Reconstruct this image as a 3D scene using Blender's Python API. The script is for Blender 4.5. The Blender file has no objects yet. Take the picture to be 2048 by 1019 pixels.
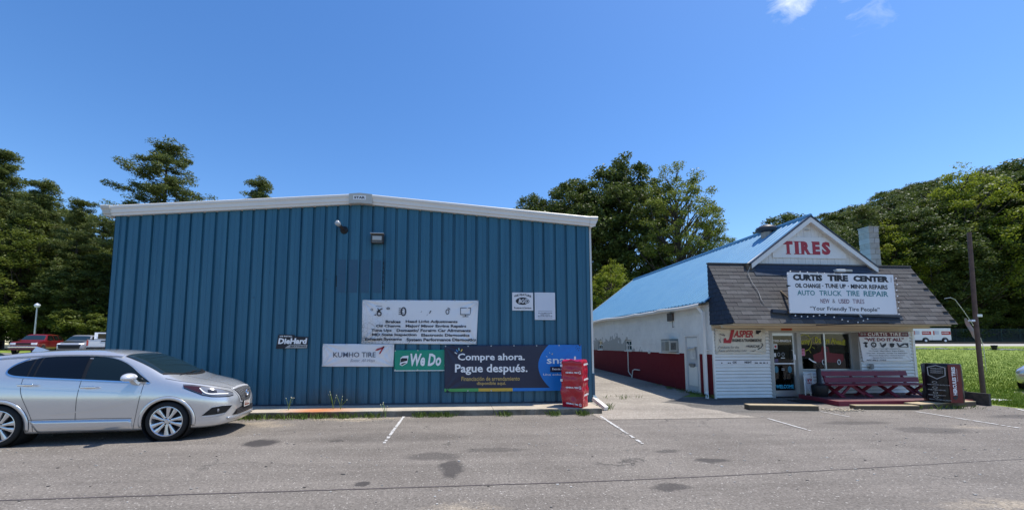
import bpy, bmesh, math, random
import numpy as np
from mathutils import Vector, Matrix
from mathutils.bvhtree import BVHTree
random.seed(7); rng = np.random.default_rng(7)
R_ = math.radians
sc = bpy.context.scene

# ------------------------------------------------------------------ camera
cd = bpy.data.cameras.new('camera'); cam = bpy.data.objects.new('camera', cd)
sc.collection.objects.link(cam); sc.camera = cam
cam.location = (0, 0, 1.7)
cam.rotation_euler = (R_(90 + 4.86), 0, R_(-4.5))
cd.sensor_width = 36; cd.lens = 36 * 800 / 2048.0
cd.shift_x = (1024 - 975) / 2048.0; cd.shift_y = (620 - 509.5) / 2048.0
cd.clip_start = .05; cd.clip_end = 6000

# ------------------------------------------------------------------ sky, sun, exposure
SUN = Vector((.38, .07, 1)).normalized()
EL = math.asin(SUN.z); AZ = math.atan2(SUN.x, SUN.y)
w = bpy.data.worlds.new('World'); sc.world = w; w.use_nodes = True
nt = w.node_tree; nt.nodes.clear()
N = nt.nodes.new; L = nt.links.new
sky = N('ShaderNodeTexSky'); sky.sky_type = 'NISHITA'; sky.sun_disc = False
sky.sun_elevation = EL; sky.sun_rotation = AZ
sky.altitude = 0; sky.air_density = 1.0; sky.dust_density = .35; sky.ozone_density = 3.0
tc = N('ShaderNodeTexCoord')
def wmask(d, width, pow_=1.0):
    dt = N('ShaderNodeVectorMath'); dt.operation = 'DOT_PRODUCT'; L(tc.outputs['Generated'], dt.inputs[0]); dt.inputs[1].default_value = Vector(d).normalized()
    mr = N('ShaderNodeMapRange'); mr.interpolation_type = 'SMOOTHSTEP'
    mr.inputs['From Min'].default_value = math.cos(R_(width)); mr.inputs['From Max'].default_value = math.cos(R_(width * .15))
    L(dt.outputs['Value'], mr.inputs['Value']); return mr.outputs['Result']
def wmath(op, a, b):
    m = N('ShaderNodeMath'); m.operation = op
    for i, v in enumerate((a, b)):
        if isinstance(v, (int, float)): m.inputs[i].default_value = v
        else: L(v, m.inputs[i])
    return m.outputs[0]
mpc = N('ShaderNodeMapping'); L(tc.outputs['Generated'], mpc.inputs['Vector']); mpc.inputs['Rotation'].default_value = (0, R_(35), R_(20)); mpc.inputs['Scale'].default_value = (1, 1, 1.7)
nz = N('ShaderNodeTexNoise'); nz.inputs['Scale'].default_value = 17; nz.inputs['Detail'].default_value = 8; nz.inputs['Roughness'].default_value = .62; nz.inputs['Distortion'].default_value = .5
L(mpc.outputs['Vector'], nz.inputs['Vector'])
# a small cloud, wisps beside it
c1 = wmask((.562, .590, .590), 3.0); c2 = wmask((.640, .545, .560), 6)
m1 = wmath('ADD', wmath('MULTIPLY', c1, .85), wmath("MULTIPLY", c2, .5))
dn = wmath('MULTIPLY', wmath('SUBTRACT', wmath('ADD', wmath('MULTIPLY', m1, .34), nz.outputs['Fac']), .70), 2.6)
cl = N('ShaderNodeClamp'); L(dn, cl.inputs['Value'])
cf = wmath('MULTIPLY', wmath('MULTIPLY', cl.outputs[0], m1), 1.25)
cf2 = N('ShaderNodeClamp'); L(cf, cf2.inputs['Value']); cf2.inputs['Max'].default_value = .93
hsv = N('ShaderNodeHueSaturation'); hsv.inputs['Saturation'].default_value = 1.25; hsv.inputs['Value'].default_value = .93; hsv.inputs['Hue'].default_value = .505
L(sky.outputs[0], hsv.inputs['Color'])
mx = N('ShaderNodeMix'); mx.data_type = 'RGBA'; L(cf2.outputs[0], mx.inputs['Factor'])
L(hsv.outputs[0], mx.inputs['A']); mx.inputs['B'].default_value = (4.4, 4.9, 5.4, 1)
bg = N('ShaderNodeBackground'); bg.inputs['Strength'].default_value = .15; L(mx.outputs['Result'], bg.inputs['Color'])
out = N('ShaderNodeOutputWorld'); L(bg.outputs[0], out.inputs['Surface'])
sd = bpy.data.lights.new('sun', 'SUN'); sun = bpy.data.objects.new('sun', sd); sc.collection.objects.link(sun)
sd.energy = 3.9; sd.angle = R_(.53); sd.color = (1, .95, .87)
sun.rotation_euler = SUN.to_track_quat('Z', 'Y').to_euler()
sc.view_settings.view_transform = 'Standard'; sc.view_settings.look = 'None'
sc.view_settings.gamma = 1; sc.view_settings.use_curve_mapping = False; sc.view_settings.exposure = 0.52
try: sc.cycles.max_bounces = 8; sc.cycles.transparent_max_bounces = 8
except Exception: pass

# ------------------------------------------------------------------ materials
MATS = {}
def mat(name, col, rough=.6, metal=0., spec=.5, noise=None, bump=None, coat=0., alpha=1., trans=0., emis=None):
    """noise=(scale, colour2, detail, contrast)   bump=(scale, strength, distance)"""
    if name in MATS: return MATS[name]
    m = bpy.data.materials.new(name); m.use_nodes = True; t = m.node_tree
    b = t.nodes['Principled BSDF']
    b.inputs['Base Color'].default_value = (*col, 1); b.inputs['Roughness'].default_value = rough
    b.inputs['Metallic'].default_value = metal; b.inputs['Specular IOR Level'].default_value = spec
    b.inputs['Coat Weight'].default_value = coat; b.inputs['Coat Roughness'].default_value = .04
    b.inputs['Alpha'].default_value = alpha; b.inputs['Transmission Weight'].default_value = trans
    co = t.nodes.new('ShaderNodeTexCoord')
    if noise:
        n = t.nodes.new('ShaderNodeTexNoise'); n.inputs['Scale'].default_value = noise[0]; n.inputs['Detail'].default_value = noise[2] if len(noise) > 2 else 4
        n.inputs['Roughness'].default_value = .6
        t.links.new(co.outputs['Object'], n.inputs['Vector'])
        k = noise[3] if len(noise) > 3 else .25
        r = t.nodes.new('ShaderNodeMapRange'); r.inputs['From Min'].default_value = .5 - k; r.inputs['From Max'].default_value = .5 + k
        t.links.new(n.outputs['Fac'], r.inputs['Value'])
        x = t.nodes.new('ShaderNodeMix'); x.data_type = 'RGBA'; x.inputs['A'].default_value = (*col, 1); x.inputs['B'].default_value = (*noise[1], 1)
        t.links.new(r.outputs['Result'], x.inputs['Factor']); t.links.new(x.outputs['Result'], b.inputs['Base Color'])
    if bump:
        n = t.nodes.new('ShaderNodeTexNoise'); n.inputs['Scale'].default_value = bump[0]; n.inputs['Detail'].default_value = 4
        t.links.new(co.outputs['Object'], n.inputs['Vector'])
        u = t.nodes.new('ShaderNodeBump'); u.inputs['Strength'].default_value = bump[1]; u.inputs['Distance'].default_value = bump[2]
        t.links.new(n.outputs['Fac'], u.inputs['Height']); t.links.new(u.outputs['Normal'], b.inputs['Normal'])
    if emis: b.inputs['Emission Color'].default_value = (*emis[0], 1); b.inputs['Emission Strength'].default_value = emis[1]
    MATS[name] = m; return m

def chain(m):
    """small node-graph helper: returns add(type, inputs..., **props)"""
    t = m.node_tree
    def add(ty, *ins, **props):
        n = t.nodes.new('ShaderNode' + ty)
        for k, v in props.items(): setattr(n, k, v)
        for key, v in ins:
            if hasattr(v, 'node'): t.links.new(v, n.inputs[key])
            else: n.inputs[key].default_value = v
        return n
    return t, add

# asphalt with aggregate speckle, worn patches, stains
def asphalt(name, c1, c2, speck=(.42, .39, .35), stains=(), sands=(), cracks=True):
    m = mat(name, c1, .88, spec=.25); t, add = chain(m); b = t.nodes['Principled BSDF']
    P = add('NewGeometry').outputs['Position']
    big = add('TexNoise', ('Vector', P), ('Scale', .55), ('Detail', 6.), ('Roughness', .65)).outputs['Fac']
    r = add('MapRange', ('Value', big), ('From Min', .35), ('From Max', .68)).outputs['Result']
    col = add('Mix', ('Factor', r), ('A', (*c1, 1)), ('B', (*c2, 1)), data_type='RGBA').outputs['Result']
    g = add('TexNoise', ('Vector', P), ('Scale', 38.), ('Detail', 5.), ('Roughness', .8)).outputs['Fac']
    gd = add('MapRange', ('Value', g), ('From Min', .3), ('From Max', .7), ('To Min', .42), ('To Max', 1.6)).outputs['Result']
    col = add('VectorMath', (0, col), (1, (1, 1, 1)), operation='MULTIPLY').outputs[0]
    col = add('VectorMath', (0, col), ('Scale', gd), operation='SCALE').outputs[0]
    st = add('TexNoise', ('Vector', add('Mapping', ('Vector', P), ('Scale', (.22, 2.6, 1.)), ('Rotation', (0., 0., .02))).outputs[0]), ('Scale', 1.), ('Detail', 5.), ('Roughness', .6)).outputs['Fac']
    col = add('VectorMath', (0, col), ('Scale', add('MapRange', ('Value', st), ('From Min', .3), ('From Max', .7), ('To Min', .86), ('To Max', 1.12)).outputs['Result']), operation='SCALE').outputs[0]
    v = add('TexVoronoi', ('Vector', P), ('Scale', 34.), ('Randomness', 1.))
    size = add('MapRange', ('Value', v.outputs['Color']), ('From Min', .55), ('From Max', 1.), ('To Min', 0.), ('To Max', .46)).outputs['Result']
    sp = add('Math', (0, v.outputs['Distance']), (1, size), operation='LESS_THAN').outputs[0]
    col = add('Mix', ('Factor', sp), ('A', col), ('B', (*speck, 1)), data_type='RGBA').outputs['Result']
    v2 = add('TexVoronoi', ('Vector', P), ('Scale', 17.), ('Randomness', 1.))
    s2 = add('MapRange', ('Value', v2.outputs['Color']), ('From Min', .86), ('From Max', 1.), ('To Min', 0.), ('To Max', .2)).outputs['Result']
    sp2 = add('Math', (0, v2.outputs['Distance']), (1, s2), operation='LESS_THAN').outputs[0]
    col = add('Mix', ('Factor', sp2), ('A', col), ('B', (.03, .03, .03, 1)), data_type='RGBA').outputs['Result']
    wn = add('TexNoise', ('Vector', P), ('Scale', 3.2), ('Detail', 5.), ('Roughness', .7)).outputs['Color']
    wv = add('VectorMath', (0, wn), (1, (-.5, -.5, -.5)), operation='ADD').outputs[0]
    def blob(x, y, rx, ry, warp, soft):
        d = add('VectorMath', (0, P), (1, (-x, -y, 0)), operation='ADD').outputs[0]
        ws = add('VectorMath', (0, wv), ('Scale', warp), operation='SCALE').outputs[0]
        d = add('VectorMath', (0, d), (1, ws), operation='ADD').outputs[0]
        d = add('VectorMath', (0, d), (1, (1 / rx, 1 / ry, 0)), operation='MULTIPLY').outputs[0]
        ln = add('VectorMath', (0, d), operation='LENGTH').outputs['Value']
        return add('MapRange', ('Value', ln), ('From Min', 1.), ('From Max', 1 - soft), ('To Min', 0.), ('To Max', 1.)).outputs['Result']
    for x, y, rx, ry, k in stains:
        f = add('Math', (0, blob(x, y, rx, ry, .35, .35)), (1, k), operation='MULTIPLY').outputs[0]
        col = add('Mix', ('Factor', f), ('A', col), ('B', (.05, .045, .043, 1)), data_type='RGBA').outputs['Result']
    for x, y, rx, ry, k in sands:
        f = add('Math', (0, blob(x, y, rx, ry, .8, .8)), (1, k), operation='MULTIPLY').outputs[0]
        f = add('Math', (0, f), (1, add('MapRange', ('Value', g), ('From Min', .35), ('From Max', .6)).outputs['Result']), operation='MULTIPLY').outputs[0]
        col = add('Mix', ('Factor', f), ('A', col), ('B', (.50, .41, .29, 1)), data_type='RGBA').outputs['Result']
    if cracks:
        pw = add('VectorMath', (0, P), (1, add('VectorMath', (0, wv), ('Scale', .5), operation='SCALE').outputs[0]), operation='ADD').outputs[0]
        cv = add('TexVoronoi', ('Vector', pw), ('Scale', .42), feature='DISTANCE_TO_EDGE')
        ck = add('MapRange', ('Value', cv.outputs['Distance']), ('From Min', .003), ('From Max', .010), ('To Min', 1.), ('To Max', 0.)).outputs['Result']
        gate = add('MapRange', ('Value', big), ('From Min', .52), ('From Max', .62)).outputs['Result']
        f = add('Math', (0, add('Math', (0, ck), (1, gate), operation='MULTIPLY').outputs[0]), (1, .75), operation='MULTIPLY').outputs[0]
        col = add('Mix', ('Factor', f), ('A', col), ('B', (.04, .038, .036, 1)), data_type='RGBA').outputs['Result']
    t.links.new(col, b.inputs['Base Color'])
    bu = add('Bump', ('Height', g), ('Strength', .55), ('Distance', .012))
    t.links.new(bu.outputs['Normal'], b.inputs['Normal'])
    return m

M_ASPH = asphalt('asphalt_worn', (.158, .139, .120), (.208, .185, .160),
    stains=[(-3.35, 7.35, .34, .3, .9), (-1.15, 5.15, .13, .1, .85), (-.05, 5.7, .2, .5, .75), (-.35, 6.3, .5, .25, .5), (.65, 6.6, .6, .16, .45),
            (2.55, 4.75, .3, .13, .7), (3.75, 5.75, .3, .13, .75), (3.35, 6.3, .24, .1, .6), (-2.1, 7.4, .12, .08, .5), (9.4, 7.4, .9, .35, .5), (13.5, 8.6, 1.2, .3, .55), (8.6, 8.2, 1.0, .22, .5), (15, 8, 1.6, .3, .4), (-1.2, 7.6, 1.5, .5, .2)],
    sands=[(.45, 3.92, 1.0, .25, .95), (.1, 4.3, .5, .2, .5), (-2.2, 9.45, 1.15, .22, .9), (2.5, 3.95, .7, .14, .6), (-4.2, 9.2, .5, .3, .55), (6.0, 3.95, 1.2, .16, .6), (-3.8, 8.9, .5, .25, .5), (10.6, 7.6, .5, .25, .4)])
M_ASPH2 = asphalt('asphalt_far', (.15, .145, .14), (.2, .195, .19), cracks=False)
M_DRIVE = asphalt('driveway_weathered', (.24, .21, .175), (.34, .30, .25), speck=(.62, .58, .52), cracks=False, stains=[(5.2, 18, .8, 1.5, .3)])
M_OLD = asphalt('asphalt_old_dark', (.095, .088, .08), (.15, .14, .125), speck=(.45, .43, .4))
M_ROAD = mat('pale_road', (.42, .40, .37), .9, noise=(1.5, (.34, .33, .3)))
M_GRASS = mat('lawn_green', (.15, .22, .022), .9, noise=(2.2, (.22, .28, .035), 6, .2), bump=(30, .9, .05))
M_BLADE = mat('grass_blade', (.17, .26, .022), .6, noise=(1.3, (.28, .36, .045), 5, .2))
M_FLOOR = mat('forest_floor', (.03, .035, .015), .95, noise=(1.0, (.05, .045, .02)))
M_WHITE = mat('white_paint', (.84, .81, .75), .5, noise=(3, (.74, .71, .66), 6, .3))
M_TRIM = mat('white_trim_metal', (.80, .76, .69), .4, noise=(1.2, (.72, .68, .62), 6, .3))
M_CAP = mat('beige_trim_cap', (.55, .53, .46), .45, noise=(6, (.5, .47, .4)))
M_CONC = None
M_BLACK = mat('black_plastic', (.010, .010, .011), .5, spec=.35)
M_DARK = mat('dark_void', (.006, .006, .007), .8)
M_CHROME = mat('chrome', (.82, .82, .84), .12, 1.)
M_ALU = mat('aluminium_frame', (.55, .56, .56), .35, .7)
M_RUB = mat('rubber', (.018, .018, .018), .75, spec=.3)
M_RUST = mat('rusty_steel', (.17, .10, .07), .8, noise=(8, (.10, .06, .045), 6, .2), bump=(30, .4, .01))
M_LBLK = mat('letter_black', (.012, .013, .02), .6)
M_LRED = mat('letter_red', (.40, .015, .03), .5)
M_LWHT = mat('letter_white', (.86, .85, .84), .5)

# blue ribbed metal: grain, dust, green-brown grime low on the wall near one spot
def wall_blue():
    m = mat('blue_metal_cladding', (.034, .120, .245), .45, spec=.35); t, add = chain(m); b = t.nodes['Principled BSDF']
    P = add('NewGeometry').outputs['Position']
    s = add('Mapping', ('Vector', P), ('Scale', (7., 1., .22))).outputs[0]
    n = add('TexNoise', ('Vector', s), ('Scale', 1.), ('Detail', 5.), ('Roughness', .6)).outputs['Fac']
    col = add('Mix', ('Factor', add('MapRange', ('Value', n), ('From Min', .3), ('From Max', .7)).outputs['Result']), ('A', (.024, .112, .178, 1)), ('B', (.042, .155, .228, 1)), data_type='RGBA').outputs['Result']
    d = add('VectorMath', (0, P), (1, (2.9, -10.68, -.15)), operation='ADD').outputs[0]
    wn = add('TexNoise', ('Vector', P), ('Scale', 4.), ('Detail', 5.)).outputs['Color']
    d = add('VectorMath', (0, d), (1, add('VectorMath', (0, wn), ('Scale', .5), operation='SCALE').outputs[0]), operation='ADD').outputs[0]
    d = add('VectorMath', (0, d), (1, (.75, 0, 1.35)), operation='MULTIPLY').outputs[0]
    ln = add('VectorMath', (0, d), operation='LENGTH').outputs['Value']
    f = add('MapRange', ('Value', ln), ('From Min', 1.0), ('From Max', .25), ('To Min', 0.), ('To Max', .75)).outputs['Result']
    col = add('Mix', ('Factor', f), ('A', col), ('B', (.045, .045, .022, 1)), data_type='RGBA').outputs['Result']
    # pale dust splashed near the ground
    z = add('SeparateXYZ', ('Vector', P)).outputs['Z']
    f2 = add('MapRange', ('Value', z), ('From Min', .75), ('From Max', .15), ('To Min', 0.), ('To Max', .28)).outputs['Result']
    f2 = add('Math', (0, f2), (1, n), operation='MULTIPLY').outputs[0]
    col = add('Mix', ('Factor', f2), ('A', col), ('B', (.2, .2, .17, 1)), data_type='RGBA').outputs['Result']
    t.links.new(col, b.inputs['Base Color'])
    bm = add('Bump', ('Height', add('TexNoise', ('Vector', P), ('Scale', 2.2), ('Detail', 2.)).outputs['Fac']), ('Strength', .25), ('Distance', .03))
    t.links.new(bm.outputs['Normal'], b.inputs['Normal']); return m
M_BLUE = wall_blue()
M_BLUE2 = mat('blue_metal_patch', (.018, .080, .140), .45, noise=(3, (.024, .092, .155)))

def concrete(name, c1, c2, rust=None):
    m = mat(name, c1, .9, spec=.2); t, add = chain(m); b = t.nodes['Principled BSDF']
    P = add('NewGeometry').outputs['Position']
    n = add('TexNoise', ('Vector', P), ('Scale', 1.7), ('Detail', 8.), ('Roughness', .7)).outputs['Fac']
    g = add('TexNoise', ('Vector', P), ('Scale', 60.), ('Detail', 3.)).outputs['Fac']
    col = add('Mix', ('Factor', add('MapRange', ('Value', n), ('From Min', .35), ('From Max', .65)).outputs['Result']), ('A', (*c1, 1)), ('B', (*c2, 1)), data_type='RGBA').outputs['Result']
    col = add('VectorMath', (0, col), ('Scale', add('MapRange', ('Value', g), ('From Min', .3), ('From Max', .7), ('To Min', .8), ('To Max', 1.15)).outputs['Result']), operation='SCALE').outputs[0]
    # black mould on faces that look sideways stays where the face is wet
    if rust:
        d = add('VectorMath', (0, P), (1, (-rust[0], -rust[1], 0)), operation='ADD').outputs[0]
        wn = add('TexNoise', ('Vector', P), ('Scale', 3.), ('Detail', 6.)).outputs['Color']
        d = add('VectorMath', (0, d), (1, add('VectorMath', (0, wn), ('Scale', .4), operation='SCALE').outputs[0]), operation='ADD').outputs[0]
        ln = add('VectorMath', (0, add('VectorMath', (0, d), (1, (1.1, 2.0, 0)), operation='MULTIPLY').outputs[0]), operation='LENGTH').outputs['Value']
        f = add('MapRange', ('Value', ln), ('From Min', 1.15), ('From Max', .2), ('To Min', 0.), ('To Max', .85)).outputs['Result']
        col = add('Mix', ('Factor', f), ('A', col), ('B', (.55, .19, .06, 1)), data_type='RGBA').outputs['Result']
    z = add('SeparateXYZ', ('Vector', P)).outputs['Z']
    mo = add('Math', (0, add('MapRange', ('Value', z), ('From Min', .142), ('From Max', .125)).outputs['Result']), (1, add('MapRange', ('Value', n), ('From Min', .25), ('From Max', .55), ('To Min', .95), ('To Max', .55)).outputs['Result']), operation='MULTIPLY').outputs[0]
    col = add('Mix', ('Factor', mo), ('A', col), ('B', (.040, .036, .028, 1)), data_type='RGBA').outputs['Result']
    t.links.new(col, b.inputs['Base Color'])
    t.links.new(add('Bump', ('Height', g), ('Strength', .5), ('Distance', .008)).outputs['Normal'], b.inputs['Normal']); return m
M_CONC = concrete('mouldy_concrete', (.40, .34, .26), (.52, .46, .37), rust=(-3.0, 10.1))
def block_paint():
    m = mat('painted_block', (.62, .64, .66), .8, spec=.2); t, add = chain(m); b = t.nodes['Principled BSDF']
    P = add('NewGeometry').outputs['Position']; z = add('SeparateXYZ', ('Vector', P)); Z = z.outputs['Z']; Yc = z.outputs['Y']
    n = add('TexNoise', ('Vector', P), ('Scale', 1.6), ('Detail', 8.), ('Roughness', .7)).outputs['Fac']
    white = add('Mix', ('Factor', add('MapRange', ('Value', n), ('From Min', .35), ('From Max', .7)).outputs['Result']), ('A', (.88, .86, .81, 1)), ('B', (.74, .72, .68, 1)), data_type='RGBA').outputs['Result']
    # bare grey where the paint has gone, far half of the wall
    zz = add('MapRange', ('Value', Z), ('From Min', 1.3), ('From Max', 2.75), ('To Min', .62), ('To Max', .12)).outputs['Result']
    yy = add('MapRange', ('Value', Yc), ('From Min', 15.5), ('From Max', 19.), ('To Min', -.35), ('To Max', .12)).outputs['Result']
    k = add('Math', (0, add('Math', (0, zz), (1, yy), operation='ADD').outputs[0]), (1, n), operation='GREATER_THAN').outputs[0]
    k = add('Math', (0, k), (1, .8), operation='MULTIPLY').outputs[0]
    wh = add('Mix', ('Factor', k), ('A', white), ('B', (.33, .33, .31, 1)), data_type='RGBA').outputs['Result']
    red = add('Mix', ('Factor', n), ('A', (.14, .010, .018, 1)), ('B', (.18, .018, .026, 1)), data_type='RGBA').outputs['Result']
    isr = add('Math', (0, Z), (1, 1.385), operation='LESS_THAN').outputs[0]
    col = add('Mix', ('Factor', isr), ('A', wh), ('B', red), data_type='RGBA').outputs['Result']
    t.links.new(col, b.inputs['Base Color'])
    t.links.new(add('Bump', ('Height', add('TexNoise', ('Vector', P), ('Scale', 25.), ('Detail', 4.)).outputs['Fac']), ('Strength', .4), ('Distance', .01)).outputs['Normal'], b.inputs['Normal']); return m
M_BLOCK = block_paint()
M_SIDING = mat('white_siding', (.84, .82, .77), .45, noise=(2.2, (.75, .73, .68), 8, .22))
M_GABLE = mat('white_board', (.82, .79, .73), .6, noise=(2.5, (.66, .63, .57), 8, .25))
M_CREAM = mat('cream_fascia', (.66, .57, .42), .6, noise=(2, (.56, .48, .35), 6, .25))
M_ROOF = mat('blue_metal_roof', (.13, .32, .50), .38, spec=.5, noise=(1.2, (.18, .38, .54), 6, .25))
M_SH1 = mat('shingle_brown', (.088, .085, .082), .9, noise=(9, (.062, .058, .058), 6, .2), bump=(80, .5, .004))
M_SH2 = mat('shingle_grey', (.118, .112, .110), .9, noise=(9, (.08, .077, .077), 6, .2), bump=(80, .5, .004))
M_SH3 = mat('shingle_dark', (.075, .068, .068), .9, noise=(9, (.055, .052, .052), 6, .2), bump=(80, .5, .004))
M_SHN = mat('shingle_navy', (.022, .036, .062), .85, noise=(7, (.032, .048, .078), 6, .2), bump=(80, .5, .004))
M_CINDER = mat('cinder_block', (.47, .41, .34), .9, noise=(6, (.30, .27, .235), 8, .2), bump=(30, .5, .01))
M_CINDER2 = mat('cinder_block_light', (.47, .43, .38), .9, noise=(6, (.38, .35, .31), 8, .2), bump=(30, .5, .01))
M_RED = mat('maroon_wood', (.25, .022, .042), .55, noise=(5, (.18, .018, .034), 6, .25))
M_DECKR = mat('deck_maroon', (.10, .02, .028), .7, noise=(4, (.15, .085, .08), 8, .22))
M_WOOD = mat('weathered_timber', (.50, .40, .25), .85, noise=(7, (.36, .28, .17), 8, .25), bump=(25, .5, .01))
M_WOODD = mat('dark_timber', (.13, .095, .06), .9, noise=(7, (.08, .06, .04), 8, .25), bump=(25, .5, .01))
M_PAPER = mat('paper_white', (.75, .75, .72), .7, noise=(6, (.5, .5, .48), 4, .2))
M_SILVER = mat('silver_car_paint', (.66, .655, .645), .24, .6, coat=1.0)
M_GLASS = mat('tinted_glass', (.004, .005, .007), .03, spec=.4)
M_WSG = mat('windscreen_glass', (.012, .024, .03), .04, spec=.6)
M_FRONTG = mat('side_glass', (.008, .015, .018), .03, spec=.4)
def window_glass():
    m = mat('shop_glass', (1, 1, 1), 0.); t, add = chain(m); t.nodes.remove(t.nodes['Principled BSDF'])
    gl = add('BsdfGlossy', ('Roughness', .02), ('Color', (.9, .95, 1, 1))); tr = add('BsdfTransparent', ('Color', (.66, .7, .7, 1)))
    fr = add('Fresnel', ('IOR', 1.5)); front = add('Math', (0, 1.), (1, add('NewGeometry').outputs['Backfacing']), operation='SUBTRACT').outputs[0]; mxs = add('MixShader', ('Fac', add('Math', (0, fr.outputs[0]), (1, front), operation='MULTIPLY').outputs[0]))
    t.links.new(tr.outputs[0], mxs.inputs[1]); t.links.new(gl.outputs[0], mxs.inputs[2])
    t.links.new(mxs.outputs[0], t.nodes['Material Output'].inputs['Surface']); return m
M_SHOPG = window_glass()
def leaf_mat(name, c1, c2, tr=.3):
    m = mat(name, c1, .5, spec=.3); t, add = chain(m); b = t.nodes['Principled BSDF']
    P = add('NewGeometry').outputs['Position']
    n = add('TexNoise', ('Vector', P), ('Scale', .6), ('Detail', 4.)).outputs['Fac']
    n2 = add('TexNoise', ('Vector', P), ('Scale', 6.), ('Detail', 2.)).outputs['Fac']
    f = add('MapRange', ('Value', add('Math', (0, n), (1, n2), operation='ADD').outputs[0]), ('From Min', .75), ('From Max', 1.25)).outputs['Result']
    col = add('Mix', ('Factor', f), ('A', (*c1, 1)), ('B', (*c2, 1)), data_type='RGBA').outputs['Result']
    t.links.new(col, b.inputs['Base Color'])
    tl = add('BsdfTranslucent', ('Color', col)); ms = add('MixShader', ('Fac', tr))
    t.links.new(b.outputs[0], ms.inputs[1]); t.links.new(tl.outputs[0], ms.inputs[2])
    t.links.new(ms.outputs[0], t.nodes['Material Output'].inputs['Surface']); return m
M_LEAFD = leaf_mat('leaf_dark', (.062, .092, .022), (.125, .16, .036))
M_LEAFM = leaf_mat('leaf_mid', (.105, .14, .022), (.18, .215, .038), .4)
M_LEAFB = leaf_mat('leaf_bright', (.17, .22, .018), (.28, .32, .035), .45)
M_LEAFL = leaf_mat('leaf_light', (.13, .17, .03), (.21, .245, .045), .42)
M_NEEDLE = leaf_mat('needles', (.095, .125, .03), (.165, .195, .05), .3)
M_BARK = mat('bark', (.085, .068, .052), .95, noise=(6, (.05, .04, .03)), bump=(15, .6, .03))

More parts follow.
